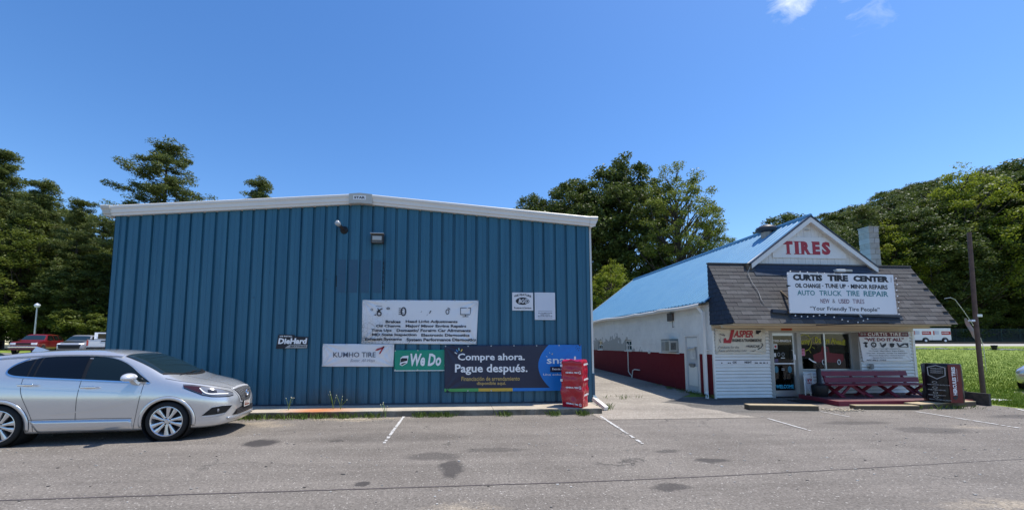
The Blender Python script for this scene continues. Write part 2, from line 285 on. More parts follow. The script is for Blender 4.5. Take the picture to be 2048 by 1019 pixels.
# ------------------------------------------------------------------ builders
class MB:
    def __init__(s): s.v = []; s.f = []; s.mi = []
    def add(s, vs, fs, mi=0):
        o = len(s.v); s.v += [tuple(map(float, v)) for v in vs]; s.f += [tuple(i + o for i in f) for f in fs]; s.mi += [mi] * len(fs); return s
    def box(s, x0, x1, y0, y1, z0, z1, mi=0):
        vs = [(x, y, z) for z in (z0, z1) for y in (y0, y1) for x in (x0, x1)]
        return s.add(vs, [(0, 2, 3, 1), (4, 5, 7, 6), (0, 1, 5, 4), (2, 6, 7, 3), (0, 4, 6, 2), (1, 3, 7, 5)], mi)
    def bbox(s, x0, x1, y0, y1, z0, z1, b=.01, mi=0):
        """box with chamfered edges"""
        bm = bmesh.new(); bmesh.ops.create_cube(bm, size=1)
        for v in bm.verts: v.co = Vector(((x0 + x1) / 2 + v.co.x * (x1 - x0), (y0 + y1) / 2 + v.co.y * (y1 - y0), (z0 + z1) / 2 + v.co.z * (z1 - z0)))
        bmesh.ops.bevel(bm, geom=bm.edges[:], offset=b, segments=2, affect='EDGES', profile=.6)
        bm.verts.index_update(); s.add([v.co for v in bm.verts], [[q.index for q in f.verts] for f in bm.faces], mi); bm.free(); return s
    def obox(s, p0, p1, w_, h_, up=(0, 0, 1), mi=0):
        """bar from p0 to p1, width w_ (sideways) and height h_"""
        p0 = Vector(p0); p1 = Vector(p1); d = (p1 - p0).normalized(); a = d.cross(Vector(up))
        a = (a if a.length > 1e-4 else Vector((1, 0, 0))).normalized(); u = a.cross(d).normalized()
        vs = []
        for p in (p0, p1):
            for sa, su in ((-1, -1), (1, -1), (1, 1), (-1, 1)): vs.append(p + a * sa * w_ / 2 + u * su * h_ / 2)
        return s.add(vs, [(3, 2, 1, 0), (4, 5, 6, 7), (0, 1, 5, 4), (1, 2, 6, 5), (2, 3, 7, 6), (3, 0, 4, 7)], mi)
    def prism(s, poly, axis, a, b, mi=0):
        """polygon in the two other axes, extruded along axis from a to b"""
        def P(u, v, t): return {'x': (t, u, v), 'y': (u, t, v), 'z': (u, v, t)}[axis]
        n = len(poly); vs = [P(u, v, a) for u, v in poly] + [P(u, v, b) for u, v in poly]
        return s.add(vs, [tuple(range(n))[::-1], tuple(range(n, 2 * n))] + [(i, (i + 1) % n, n + (i + 1) % n, n + i) for i in range(n)], mi)
    def tube(s, path, r, n=8, mi=0, cap=True):
        path = [Vector(p) for p in path]; rs = r if hasattr(r, '__len__') else [r] * len(path); o = len(s.v); prev = None
        vs = []
        for i, p in enumerate(path):
            d = (path[min(i + 1, len(path) - 1)] - path[max(i - 1, 0)]).normalized()
            a = (prev - d * prev.dot(d)) if prev is not None else d.cross(Vector((0, 0, 1)) if abs(d.z) < .9 else Vector((1, 0, 0)))
            if a.length < 1e-5: a = d.cross(Vector((0, 1, 0)))
            a.normalize(); prev = a; b = d.cross(a)
            for k in range(n):
                t = 2 * math.pi * k / n; vs.append(p + (a * math.cos(t) + b * math.sin(t)) * rs[i])
        fs = [(i * n + k, i * n + (k + 1) % n, (i + 1) * n + (k + 1) % n, (i + 1) * n + k) for i in range(len(path) - 1) for k in range(n)]
        if cap: fs += [tuple(range(n))[::-1], tuple(range((len(path) - 1) * n, len(path) * n))]
        return s.add(vs, fs, mi)
    def lathe(s, prof, n=24, c=(0, 0, 0), axis='z', mi=0):
        vs = []
        for r, h in prof:
            for k in range(n):
                t = 2 * math.pi * k / n; a, b = r * math.cos(t), r * math.sin(t)
                q = {'z': (a, b, h), 'y': (a, h, b), 'x': (h, a, b)}[axis]; vs.append((q[0] + c[0], q[1] + c[1], q[2] + c[2]))
        fs = [(i * n + k, i * n + (k + 1) % n, (i + 1) * n + (k + 1) % n, (i + 1) * n + k) for i in range(len(prof) - 1) for k in range(n)]
        return s.add(vs, fs, mi)
    def grid(s, P, mi=0):
        r, c = len(P), len(P[0]); return s.add([q for row in P for q in row], [(i * c + j, i * c + j + 1, (i + 1) * c + j + 1, (i + 1) * c + j) for i in range(r - 1) for j in range(c - 1)], mi)
    def mesh(s, name, mats, smooth=False):
        me = bpy.data.meshes.new(name); me.from_pydata(s.v, [], s.f)
        for m in (mats if isinstance(mats, (list, tuple)) else [mats]): me.materials.append(m)
        if any(s.mi): me.polygons.foreach_set('material_index', s.mi)
        bm = bmesh.new(); bm.from_mesh(me); bmesh.ops.recalc_face_normals(bm, faces=bm.faces[:]); bm.to_mesh(me); bm.free()
        if smooth is True: me.shade_smooth()
        elif smooth: me.shade_smooth(); me.set_sharp_from_angle(angle=R_(smooth))
        me.update(); return me
    def build(s, name, mats, parent=None, smooth=False, loc=None):
        return link(name, s.mesh(name, mats, smooth), parent, loc)
def link(name, me, parent=None, loc=None, rot=None):
    o = bpy.data.objects.new(name, me); sc.collection.objects.link(o)
    if parent: o.parent = parent
    if loc is not None: o.location = loc
    if rot is not None: o.rotation_euler = rot
    return o
def tag(o, label, cat, group=None, kind=None):
    if label: o['label'] = label
    if cat: o['category'] = cat
    if group: o['group'] = group
    if kind: o['kind'] = kind
    return o
def thing(name, label, cat, loc=(0, 0, 0), rz=0, group=None):
    o = bpy.data.objects.new(name, None); sc.collection.objects.link(o); o.location = loc; o.rotation_euler = (0, 0, rz); o.empty_display_size = .1
    return tag(o, label, cat, group)
def copy_tree(o, parent=None):
    c = o.copy(); sc.collection.objects.link(c)
    if parent: c.parent = parent
    for ch in list(o.children): copy_tree(ch, c)
    return c
def structure(o): o['kind'] = 'structure'; return o

_fontc = {}
def text_mesh(s_, bold=0., shear=0., space=1.):
    key = (s_, bold, shear, space)
    if key in _fontc: return _fontc[key]
    cu = bpy.data.curves.new('t', 'FONT'); cu.body = s_; cu.size = 1; cu.offset = bold; cu.shear = shear; cu.space_character = space; cu.resolution_u = 2
    o = bpy.data.objects.new('t', cu); sc.collection.objects.link(o)
    dg = bpy.context.evaluated_depsgraph_get(); me = o.evaluated_get(dg).to_mesh()
    vs = [tuple(v.co) for v in me.vertices]; fs = [tuple(p.vertices) for p in me.polygons]
    o.to_mesh_clear() if hasattr(o, 'to_mesh_clear') else None
    bpy.data.objects.remove(o); bpy.data.curves.remove(cu)
    _fontc[key] = (vs, fs); return vs, fs
def letters(parent, s_, x0, x1, z0, z1, y, m, bold=.02, shear=0., warp=None, rot=0, name='lettering', arc=0., space=1., slope=0.):
    """flat print fitted into x0..x1, z0..z1 of the parent's xz plane, facing -y"""
    vs, fs = text_mesh(s_, bold, shear, space)
    if rot: vs = [(-v[1], v[0], 0) if rot == 90 else v for v in vs]
    xs = [v[0] for v in vs]; ys = [v[1] for v in vs]; a, b, c, d = min(xs), max(xs), min(ys), max(ys)
    P = []
    for v in vs:
        u = (v[0] - a) / (b - a); t = (v[1] - c) / (d - c); X = x0 + u * (x1 - x0); Z = z0 + t * (z1 - z0)
        if arc: Z += arc * (1 - (2 * u - 1) ** 2)
        Z += slope * (X - x0)
        P.append((X, y + (warp(X, Z) if warp else 0), Z))
    me = bpy.data.meshes.new(name); me.from_pydata(P, [], fs); me.materials.append(m); return link(name, me, parent)
def flat(parent, name, poly, y, m, th=.002, warp=None):
    """thin printed shape in the xz plane"""
    mb = MB()
    if warp:
        mb.add([(x, y + warp(x, z), z) for x, z in poly], [tuple(range(len(poly)))])
    else: mb.prism(poly, 'y', y, y + th)
    return mb.build(name, m, parent)
def ell(cx, cz, rx, rz, n=20, a0=0, a1=360): return [(cx + rx * math.cos(R_(a0 + (a1 - a0) * i / n)), cz + rz * math.sin(R_(a0 + (a1 - a0) * i / n))) for i in range(n)]
def ringpoly(parent, name, cx, cz, rx, rz, wd, y, m, n=24):
    mb = MB(); A = ell(cx, cz, rx, rz, n); B = ell(cx, cz, rx - wd, rz - wd, n)
    mb.add([(x, y, z) for x, z in A + B], [(i, (i + 1) % n, n + (i + 1) % n, n + i) for i in range(n)]); return mb.build(name, m, parent)
def cloth(parent, name, c, m, warp, nx=60, nz=24, mats=None, back=.003):
    """banner sheet; c = corner list TL,TR,BR,BL in (x,z)"""
    P = []
    for j in range(nz + 1):
        t = j / nz; row = []
        for i in range(nx + 1):
            u = i / nx; x = (1 - t) * ((1 - u) * c[0][0] + u * c[1][0]) + t * ((1 - u) * c[3][0] + u * c[2][0]); z = (1 - t) * ((1 - u) * c[0][1] + u * c[1][1]) + t * ((1 - u) * c[3][1] + u * c[2][1])
            row.append((x, warp(x, z), z))
        P.append(row)
    o = MB().grid(P).build(name, m, parent, smooth=True)
    md = o.modifiers.new('s', 'SOLIDIFY'); md.thickness = back; md.offset = -1
    return o
def wrinkle(seed, amp, corners):
    r = random.Random(seed); ks = [(r.uniform(-7, 7), r.uniform(-5, 5), r.uniform(0, 6), r.uniform(.3, 1)) for _ in range(5)]
    def f(x, z):
        s = sum(a * math.sin(kx * x + kz * z + p) for kx, kz, p, a in ks) / 3
        for cx, cz in corners:      # pull folds running out of the tied corners
            dx, dz = x - cx, z - cz; d = math.hypot(dx, dz) + .02; an = math.atan2(dz, dx)
            s += 2.8 * math.sin(an * 13) * math.exp(-d / .35) * min(1, d / .1)
        return amp * s
    return f

# ------------------------------------------------------------------ terrain
def sstep(a, b, x): t = min(1, max(0, (x - a) / (b - a))); return t * t * (3 - 2 * t)
def gz(x, y):
    right = .0545 * max(0, min(y, 48) - 11.3); left = .033 * max(0, min(y, 45) - 12); mid = .028 * max(0, min(y, 60) - 12)
    wr = min(1, max(0, (x - 15.0) / 1.5)); wl = min(1, max(0, (-9 - x) / 4))
    z = mid * (1 - wr) * (1 - wl) + right * wr + left * wl
    if y > 53 and x > 30: z += (y - 53) * .36 * sstep(35, 95, x)
    return z
def sheet(name, x0, x1, y0, y1, off, m, step=.5, keep=None):
    nx = int(round((x1 - x0) / step)); ny = int(round((y1 - y0) / step)); mb = MB(); idx = {}
    def vi(i, j):
        if (i, j) not in idx:
            x, y = x0 + i * step, y0 + j * step; idx[(i, j)] = len(mb.v); mb.v.append((x, y, gz(x, y) + off))
        return idx[(i, j)]
    for i in range(nx):
        for j in range(ny):
            if keep and not keep(x0 + (i + .5) * step, y0 + (j + .5) * step): continue
            mb.f.append((vi(i, j), vi(i + 1, j), vi(i + 1, j + 1), vi(i, j + 1))); mb.mi.append(0)
    return structure(link(name, mb.mesh(name, m)))
sheet('lawn', -80, 120, -20, 56, 0, M_GRASS, 1.0)
o = sheet('forest_floor', -140, 160, 48, 128, .012, M_FLOOR, 1.0, keep=lambda x, y: y > 50 or x < -15)
o = MB().add([(-3000, -3000, -.3), (3000, -3000, -.3), (3000, 3000, -.3), (-3000, 3000, -.3)], [(0, 1, 2, 3)]).build('terrain', M_FLOOR); structure(o)
sheet('parking_lot', -60, 60, -20, 12.5, .006, M_ASPH, .5, keep=lambda x, y: x < 15 or y < 9.5 or (x - 15.8 > (y - 9.4) * 1.2 and y < 13.2))
sheet('back_lot', -60, -8.5, 12.5, 40, .006, M_ASPH2, .5)
sheet('upper_road', 22, 110, 39, 43, .012, M_ROAD, 1.0)
sheet('trailer_lot', 30, 110, 43, 49, .008, M_ASPH2, 1.0)
# driveway between the buildings, its front edge straight, its right edge ragged
def poly_sheet(name, poly, off, m, cols=24):
    # poly: left edge list and right edge list by y
    mb = MB(); P = []
    for y, xa, xb in poly:
        P.append([(xa + (xb - xa) * i / cols, y, gz(xa + (xb - xa) * i / cols, y) + off) for i in range(cols + 1)])
    mb.grid(P); return structure(mb.build(name, m))
ys = [8.95 + .0 * i for i in range(1)] + [9 + .5 * i for i in range(60)]
poly_sheet('driveway', [(y, 3.3 if y < 10.7 else 3.0, (7.0 - (y - 9) * .35 + .12 * math.sin(y * 7)) if y < 11.6 else min(8.14, 6.4 + (y - 11.5) * .9 + .1 * math.sin(y * 5))) for y in ys], .012, M_DRIVE)
poly_sheet('old_asphalt_apron', [(y, 6.1 if y > 11 else 7.0 - (y - 9) * .4, 12.6 if y > 10.6 else 9.4) for y in [9.6 + .25 * i for i in range(12)]], .009, M_OLD)
# dark strip painting an overhead cable's shadow across the lot
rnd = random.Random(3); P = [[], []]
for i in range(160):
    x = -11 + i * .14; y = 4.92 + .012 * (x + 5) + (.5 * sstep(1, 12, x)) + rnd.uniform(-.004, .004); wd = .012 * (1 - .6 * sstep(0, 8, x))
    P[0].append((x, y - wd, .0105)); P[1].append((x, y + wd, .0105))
structure(MB().grid(P).build('cable_shadow_strip', mat('cable_shadow_tone', (.085, .07, .068), .8)))
# painted parking lines (worn, ragged edges)
def line(x0, y0, x1, y1, wd, seed, fade=.5):
    r = random.Random(seed); d = Vector((x1 - x0, y1 - y0)); n = int(d.length / .05); d.normalize(); s = Vector((d.y, -d.x)); mb = MB()
    for i in range(n):
        if r.random() < fade * (i / n) ** 2: continue
        p = Vector((x0, y0)) + d * i * .05; q = p + d * .052; a = wd / 2 * r.uniform(.6, 1.1); b = wd / 2 * r.uniform(.6, 1.1)
        vs = [(*(p - s * a), 0), (*(p + s * b), 0), (*(q + s * b), 0), (*(q - s * a), 0)]
        mb.add([(v[0], v[1], gz(v[0], v[1]) + .016) for v in vs], [(0, 1, 2, 3)])
    return mb
M_LINE = mat('line_paint', (.62, .61, .58), .8, noise=(20, (.42, .40, .38), 6, .25))
for k, a in enumerate([(-1.21, 9.7, -1.22, 7.0, .065, 1, .6), (3.42, 9.4, 3.19, 6.75, .065, 2, .5), (7.13, 8.8, 6.95, 7.5, .06, 3, .8), (9.2, 9.6, 9.2, 8.8, .05, 4, .6), (11.6, 9.4, 11.4, 7.35, .085, 5, .3), (14.75, 9.6, 14.3, 9.0, .09, 6, .2), (14.3, 9.0, 14.0, 7.6, .09, 9, .3)]):
    structure(line(*a).build('parking_line', M_LINE))

# ------------------------------------------------------------------ blue metal building
BX0, BX1, BY, BYB = -8.65, 3.66, 10.68, 34.0
def zroof(x): return 4.955 + (x - BX0) / (-2.56 - BX0) * .49 if x < -2.56 else 5.445 + (x + 2.56) / (BX1 + 2.56) * (-.465)
bb = thing('metal_building', 'long blue metal workshop with ribbed walls and low white trimmed gable', 'building')
n = 40; wd = (BX1 - BX0) / n
for i in range(n):
    x = BX0 + i * wd; z0 = .19
    px = [(x + .012, 0), (x + wd * .33, 0), (x + wd * .36, .006), (x + wd * .40, .006), (x + wd * .43, 0), (x + wd - .078, 0), (x + wd - .066, .052), (x + wd - .012, .052), (x + wd, 0)]
    px[0] = (x, 0)
    vs = []
    for a, b in px: vs += [(a, BY + b, z0), (a, BY + b, zroof(a) + .08)]
    MB().add(vs, [(2 * k, 2 * k + 2, 2 * k + 3, 2 * k + 1) for k in range(len(px) - 1)]).build('wall_panel', M_BLUE, bb)
m = MB(); m.prism([(BX0 + .01, .16), (BX1 - .01, .16), (BX1 - .01, zroof(BX1)), (-2.56, zroof(-2.56)), (BX0 + .01, zroof(BX0))], 'y', BY + .06, BYB); m.build('wall', M_BLUE, bb)
m = MB(); m.box(BX0, BX1 - .003, BY - .02, BY + .05, .155, .19); m.build('foot_shade_strip', mat('foot_shade_dark', (.02, .04, .07), .5), bb)  # dark strip stands in for the gap shadow along the wall foot
m = MB(); m.box(BX0 - .012, BX0 + .10, BY - .022, BY - .002, .16, zroof(BX0) + .05); m.box(BX0 - .014, BX0 - .002, BY - .022, BY + .12, .16, zroof(BX0) + .05); m.build('corner_trim', M_BLUE, bb)
m = MB(); m.box(BX1 - .08, BX1 + .014, BY - .022, BY - .002, .16, zroof(BX1) + .05); m.box(BX1 + .002, BX1 + .016, BY - .022, BY + .12, .16, zroof(BX1) + .05); m.build('corner_trim', M_BLUE, bb)
prof = [(.06, 0), (-.075, 0), (-.08, .02), (-.08, .055), (-.105, .065), (-.112, .16), (-.135, .175), (-.14, .232), (-.125, .25), (.06, .25)]
def rake(xa, xb, za, zb, name, mm, sc_=1.0):
    vs = [(xa, BY + a * sc_, za + b) for a, b in prof] + [(xb, BY + a * sc_, zb + b) for a, b in prof]; k = len(prof)
    return MB().add(vs, [tuple(range(k))[::-1], tuple(range(k, 2 * k))] + [(i, (i + 1) % k, k + (i + 1) % k, k + i) for i in range(k)]).build(name, mm, bb)
zb = lambda x: zroof(x) - .01
rake(-8.72, -2.84, zb(-8.65) - .005, zb(-2.84), 'rake_trim', M_TRIM); rake(-2.24, 3.68, zb(-2.24), zb(3.68), 'rake_trim', M_TRIM)
m = MB()
cp = [(-2.84, zb(-2.84) - .01), (-2.56, zb(-2.56) - .01), (-2.24, zb(-2.24) - .01), (-2.24, zb(-2.24) + .253), (-2.56, zb(-2.56) + .257), (-2.84, zb(-2.84) + .253)]
m.prism(cp, 'y', BY - .155, BY + .05); cap = m.build('ridge_cap', M_CAP, bb)
flat(cap, 'badge', [(-2.73, 5.505), (-2.4, 5.505), (-2.4, 5.62), (-2.73, 5.62)], BY - .162, M_LWHT); letters(cap, 'STAR', -2.705, -2.425, 5.53, 5.595, BY - .165, M_LBLK, .035)
for sx, s in ((-8.72, -1), (3.68, 1)):
    m = MB(); z0 = zb(-8.65) if s < 0 else zb(3.68)
    vs = []
    for k, (x, grow) in enumerate(((sx, 0), (sx + s * .16, .02))):
        vs += [(x + s * (.05 if b > .15 and k else 0) - s * (.08 if k and b < .02 else 0), BY + a * (1.15), z0 - .03 + b * 1.12) for a, b in prof]
    k = len(prof); m.add(vs, [tuple(range(k))[::-1], tuple(range(k, 2 * k))] + [(i, (i + 1) % k, k + (i + 1) % k, k + i) for i in range(k)])
    m.box(min(sx + s * .16, sx), max(sx + s * .16, sx), BY + .06, BYB, z0 + .05, z0 + .27); m.build('gutter', M_CAP if s < 0 else M_TRIM, bb)
m = MB()
for xa, xb in ((BX0 - .1, -2.56), (-2.56, BX1 + .1)):
    za, zc = zroof(xa) + .17, zroof(xb) + .17
    m.add([(xa, BY + .065, za), (xb, BY + .065, zc), (xb, BYB, zc), (xa, BYB, za), (xa, BY + .065, za + .05), (xb, BY + .065, zc + .05), (xb, BYB, zc + .05), (xa, BYB, za + .05)], [(0, 1, 2, 3), (4, 5, 6, 7), (0, 1, 5, 4), (2, 3, 7, 6), (0, 3, 7, 4), (1, 2, 6, 5)])
m.build('roof', M_TRIM, bb)
# patched rectangle over an old opening, with its screws
pp = MB(); pp.box(-3.13, -3.11, BY - .004, BY + .002, 3.05, 3.92); pp.box(-1.93, -1.915, BY - .004, BY + .002, 3.05, 3.94)
for k in range(4):
    x = -3.13 + k * wd
    pp.box(x + .0, x + wd - .09, BY - .0045, BY + .001, 3.05, 3.93)
patch = pp.build('patch_sheet', M_BLUE2, bb)
m = MB()
for x, z in [(-3.12, 3.93), (-2.3, 3.93), (-1.93, 3.93), (-2.9, 3.06), (-2.3, 3.06), (-4.9, 1.5), (-3.4, 3.4), (-4.1, 1.25), (-1.1, 3.3), (-.3, 4.5), (.9, 4.2), (-5.2, 2.9)]: m.lathe([(.0, -.012), (.014, -.01), (.018, 0)], 8, (x, BY - .004, z), 'y')
for i in range(n):
    for z in (.45, 2.0, 3.55):
        x = BX0 + (i + .38) * wd; m.lathe([(.0, -.005), (.007, -.004), (.009, 0)], 6, (x, BY - .001, z + random.uniform(-.01, .01)), 'y')
m.build('screws', mat('painted_screw', (.03, .10, .16), .5), bb)['kind'] = 'stuff'
for i in range(3, n, 3):
    x = BX0 + i * wd; MB().box(x - .014, x + .001, BY - .006, BY + .002, .19, zroof(x)).build('sheet_lap', M_BLUE, bb)
m = MB()
for z in (3.15, 3.3, 3.42, 3.55, 3.68, 3.8): m.box(-1.945, -1.925, BY - .006, BY + .004, z, z + .09)
m.box(-3.145, -3.125, BY - .006, BY + .004, 3.2, 3.5)
m.build('sealant_gap', M_DARK, bb)
# downspout at right corner
m = MB(); m.bbox(3.68, 3.76, BY + .06, BY + .14, .9, 4.95, .008); m.build('downspout', M_TRIM, bb)
m = MB(); m.bbox(3.675, 3.765, BY + .02, BY + .12, .28, .92, .008); m.obox((3.72, BY + .06, .32), (3.76, BY - .22, .17), .09, .07); m.build('downspout_foot', M_BLUE2, bb)
m = MB(); m.obox((3.70, BY - .05, .25), (3.86, BY - .5, .06), .12, .09); m.build('downspout_elbow', M_WHITE, bb)
m = MB(); m.box(3.70, 3.705, 12, 12.02, 2.6, 3.4); m.tube([(3.74, 13, 2.9), (3.86, 13, 3.0), (3.86, 13, 3.35)], .012, 6); m.build('wall_bracket', M_BLACK, bb)

# lights on the blue wall
t = thing('flood_lamp', 'single bulb flood lamp with black socket and round plate under the gable peak', 'lamp', (-2.98, BY, 4.72))
MB().lathe([(0, -.035), (.07, -.035), (.1, -.02), (.105, -.002)], 20, (0, 0, 0), 'y').build('mounting_plate', M_BLACK, t, 40)
m = MB().tube([(0, -.03, .0), (-.03, -.12, .03), (-.07, -.2, .07)], [.035, .045, .05], 12); m.build('socket', mat('dark_bronze', (.04, .032, .028), .4), t, 40)
MB().tube([(-.07, -.2, .07), (-.095, -.27, .10), (-.11, -.31, .12), (-.115, -.325, .125)], [.05, .07, .062, .02], 16).build('bulb', mat('bulb_glass', (.42, .44, .45), .15, coat=.6), t, True)
t = thing('wall_pack_light', 'square bronze wall pack light with pale lens beside the flood lamp', 'lamp', (-2.09, BY, 4.36))
m = MB().bbox(-.165, .165, -.13, -.002, 0, .25, .015); m.build('housing', mat('bronze_housing', (.05, .042, .035), .35, .3), t)
MB().bbox(-.175, .175, -.20, -.01, .235, .262, .008).build('hood', mat('hood_silver', (.45, .45, .43), .35, .5), t)
MB().bbox(-.12, .12, -.155, -.12, .07, .185, .01).build('lens', mat('lens_pale', (.42, .42, .38), .2, coat=.5), t)
MB().bbox(-.13, .13, -.145, -.125, .0, .06, .01).build('lower_lens', mat('lens_dark', (.12, .11, .09), .3), t)

# kerb walk along the blue wall
kb = thing('kerb_walk', 'raised concrete walk stained black and rust along the blue wall', 'kerb')
ks = [(-8.9, -5.3), (-5.29, -1.7), (-1.69, .9), (.91, 3.58)]
for k, (a, b) in enumerate(ks):
    m = MB(); r = random.Random(k); nn = 24; top = []; 
    for i in range(nn + 1):
        x = a + (b - a) * i / nn; yf = 9.73 + r.uniform(-.012, .012)
        top.append([(x, BY + .04, .0), (x, BY + .04, .150), (x, yf + .03, .150), (x, yf + .004, .142), (x, yf, .12), (x, yf - .006, .0)])
    m.grid(top); k6 = 6; m.add(top[0], [tuple(range(6))]); m.add(top[-1], [tuple(range(6))[::-1]])
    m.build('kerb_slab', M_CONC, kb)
# ------------------------------------------------------------------ banners and signs on the blue wall
YB = BY - .035
M_VINYL = mat('white_vinyl', (.80, .79, .79), .45, noise=(5, (.72, .71, .72), 6, .25))
def vinyl_dirty():
    m = mat('white_vinyl_dirty', (.7, .72, .75), .5); t, add = chain(m); b = t.nodes['Principled BSDF']
    P = add('TexCoord').outputs['Object']
    v = add('TexVoronoi', ('Vector', add('VectorMath', (0, P), (1, add('VectorMath', (0, add('TexNoise', ('Vector', P), ('Scale', 4.)).outputs['Color']), ('Scale', .25), operation='SCALE').outputs[0]), operation='ADD').outputs[0]), ('Scale', 9.), feature='DISTANCE_TO_EDGE').outputs['Distance']
    e = add('MapRange', ('Value', v), ('From Min', .0), ('From Max', .07), ('To Min', 1.), ('To Max', 0.)).outputs['Result']
    s = add('SeparateXYZ', ('Vector', P)); n = add('TexNoise', ('Vector', P), ('Scale', 5.), ('Detail', 6.)).outputs['Fac']
    g = add('Math', (0, add('MapRange', ('Value', s.outputs['X']), ('From Min', 1.7), ('From Max', 0.), ('To Min', 0.), ('To Max', .9)).outputs['Result']), (1, add('MapRange', ('Value', s.outputs['Z']), ('From Min', .9), ('From Max', 0.), ('To Min', 0.1), ('To Max', 1.)).outputs['Result']), operation='MULTIPLY').outputs[0]
    f = add('Math', (0, g), (1, add('Math', (0, e), (1, n), operation='ADD').outputs[0]), operation='MULTIPLY').outputs[0]
    f = add('Math', (0, f), (1, .8), operation='MULTIPLY', use_clamp=True).outputs[0]
    c = add('Mix', ('Factor', f), ('A', (.80, .79, .79, 1)), ('B', (.10, .09, .07, 1)), data_type='RGBA').outputs['Result']
    t.links.new(c, b.inputs['Base Color']); return m
def grommets(parent, pts, y=-.01):
    m = MB()
    for x, z in pts: m.lathe([(.004, -.004), (.016, -.006), (.018, 0)], 8, (x, y, z), 'y')
    m.build('grommets', M_ALU, parent)['kind'] = 'stuff'
# services banner: origin lower left
t = thing('services_banner', 'large wrinkled white banner listing brakes, tune ups and diagnostics in dark letters', 'banner', (-2.44, YB, 1.70))
W_ = wrinkle(4, .013, [(0, 1.16), (3.03, 1.17), (2.98, 0), (0, .03)])
cloth(t, 'sheet', [(0, 1.157), (3.033, 1.17), (2.983, 0), (-.006, .026)], vinyl_dirty(), W_, 110, 50)
M_LNAVY = mat('letter_slate', (.025, .03, .045), .6)
rows = [('Brakes', .60, .99, .555, .63), ('Head Light Adjustments', 1.12, 2.48, .545, .635), ('Oil Change', .36, .99, .43, .515), ('Major/ Minor Engine Repairs', 1.12, 2.71, .425, .52),
        ('Tune Ups', .24, .76, .315, .40), ('Domestic/ Foreign Car Alignments', .89, 2.83, .305, .405), ('MD State Inspection', .26, 1.41, .20, .29), ('Electronic Diagnostics', 1.53, 2.80, .185, .28),
        ('Exhaust Systems', .08, 1.03, .085, .17), ('System Performance Diagnostics', 1.15, 2.98, .06, .165)]
for s_, a, b, c, d in rows: letters(t, s_, a, b, c, d, -.012, M_LNAVY, .035, warp=W_)
g = M_LNAVY
ringpoly(t, 'print', .24, .905, .03, .03, .012, -.012, g); ringpoly(t, 'print', .43, .80, .065, .065, .03, -.012, g); ringpoly(t, 'print', .66, .94, .045, .03, .018, -.012, g)
for p in [[(.36, .86), (.38, .84), (.52, .93), (.50, .95)], [(.38, .93), (.40, .95), (.47, .84), (.44, .83)], [(.34, .99), (.50, .99), (.50, 1.0), (.34, 1.0)], [(.29, .77), (.35, .75), (.35, .79)]]: flat(t, 'print', p, -.012, g, .001)
ringpoly(t, 'print', 1.06, .86, .075, .12, .035, -.012, g)
for k in range(5): flat(t, 'print', ell(1.06 + .035 * math.cos(k * 1.256), .86 + .055 * math.sin(k * 1.256), .01, .016, 8), -.012, g, .001)
for z in (.78, .83, .88, .93): flat(t, 'print', [(.93, z), (1.0, z), (1.0, z + .02), (.94, z + .02)], -.012, g, .001)
for p in [[(1.50, .84), (1.54, .86), (1.53, .875)], [(1.72, .80), (1.75, .82), (1.79, .89), (1.76, .89)], [(1.66, .76), (1.69, .78), (1.68, .79)]]: flat(t, 'print', p, -.012, g, .001)
ringpoly(t, 'print', 2.21, .86, .05, .07, .02, -.012, g); flat(t, 'print', [(2.2, .97), (2.26, .96), (2.29, .9), (2.25, .93)], -.012, g, .001)
for p in [[(2.55, .78), (2.83, .78), (2.83, .80), (2.55, .80)], [(2.55, .96), (2.83, .96), (2.83, .975), (2.55, .975)], [(2.55, .8), (2.565, .8), (2.565, .96), (2.55, .96)], [(2.815, .8), (2.83, .8), (2.83, .96), (2.815, .96)], [(2.68, .745), (2.70, .745), (2.70, .78), (2.68, .78)], [(2.61, .73), (2.77, .73), (2.77, .745), (2.61, .745)]]: flat(t, 'print', p, -.012, g, .001)
grommets(t, [(.02, 1.14), (.6, 1.15), (1.2, 1.155), (1.8, 1.155), (2.4, 1.16), (3.01, 1.15), (.02, .05), (1.2, .03), (2.0, .02), (2.96, .02)], -.012)
# tyre maker banner
t = thing('tyre_brand_banner', 'small white banner with dark lettering and a red arrow left of the green one', 'banner', (-3.415, YB - .004, 1.125))
W_ = wrinkle(9, .010, [(0, .59), (1.81, .585), (1.8, 0), (0, .01)])
cloth(t, 'sheet', [(0, .59), (1.81, .585), (1.797, 0), (-.004, .012)], M_VINYL, W_, 70, 26)
letters(t, 'KUMHO TIRE', .27, 1.34, .245, .375, -.012, mat('letter_slate_light', (.07, .08, .11), .6), .005, warp=W_)
letters(t, 'Better, All-Ways', .70, 1.33, .10, .20, -.012, mat('letter_grey', (.2, .22, .26), .6), -.008, .45, warp=W_)
for p in [[(1.32, .41), (1.37, .46), (1.56, .52), (1.55, .49), (1.40, .42)], [(1.42, .33), (1.46, .33), (1.565, .52), (1.53, .53), (1.46, .40)]]: flat(t, 'print', p, -.012, M_LRED, .001)
grommets(t, [(.02, .57), (.6, .58), (1.2, .58), (1.79, .57), (.02, .03), (1.78, .02)], -.012)
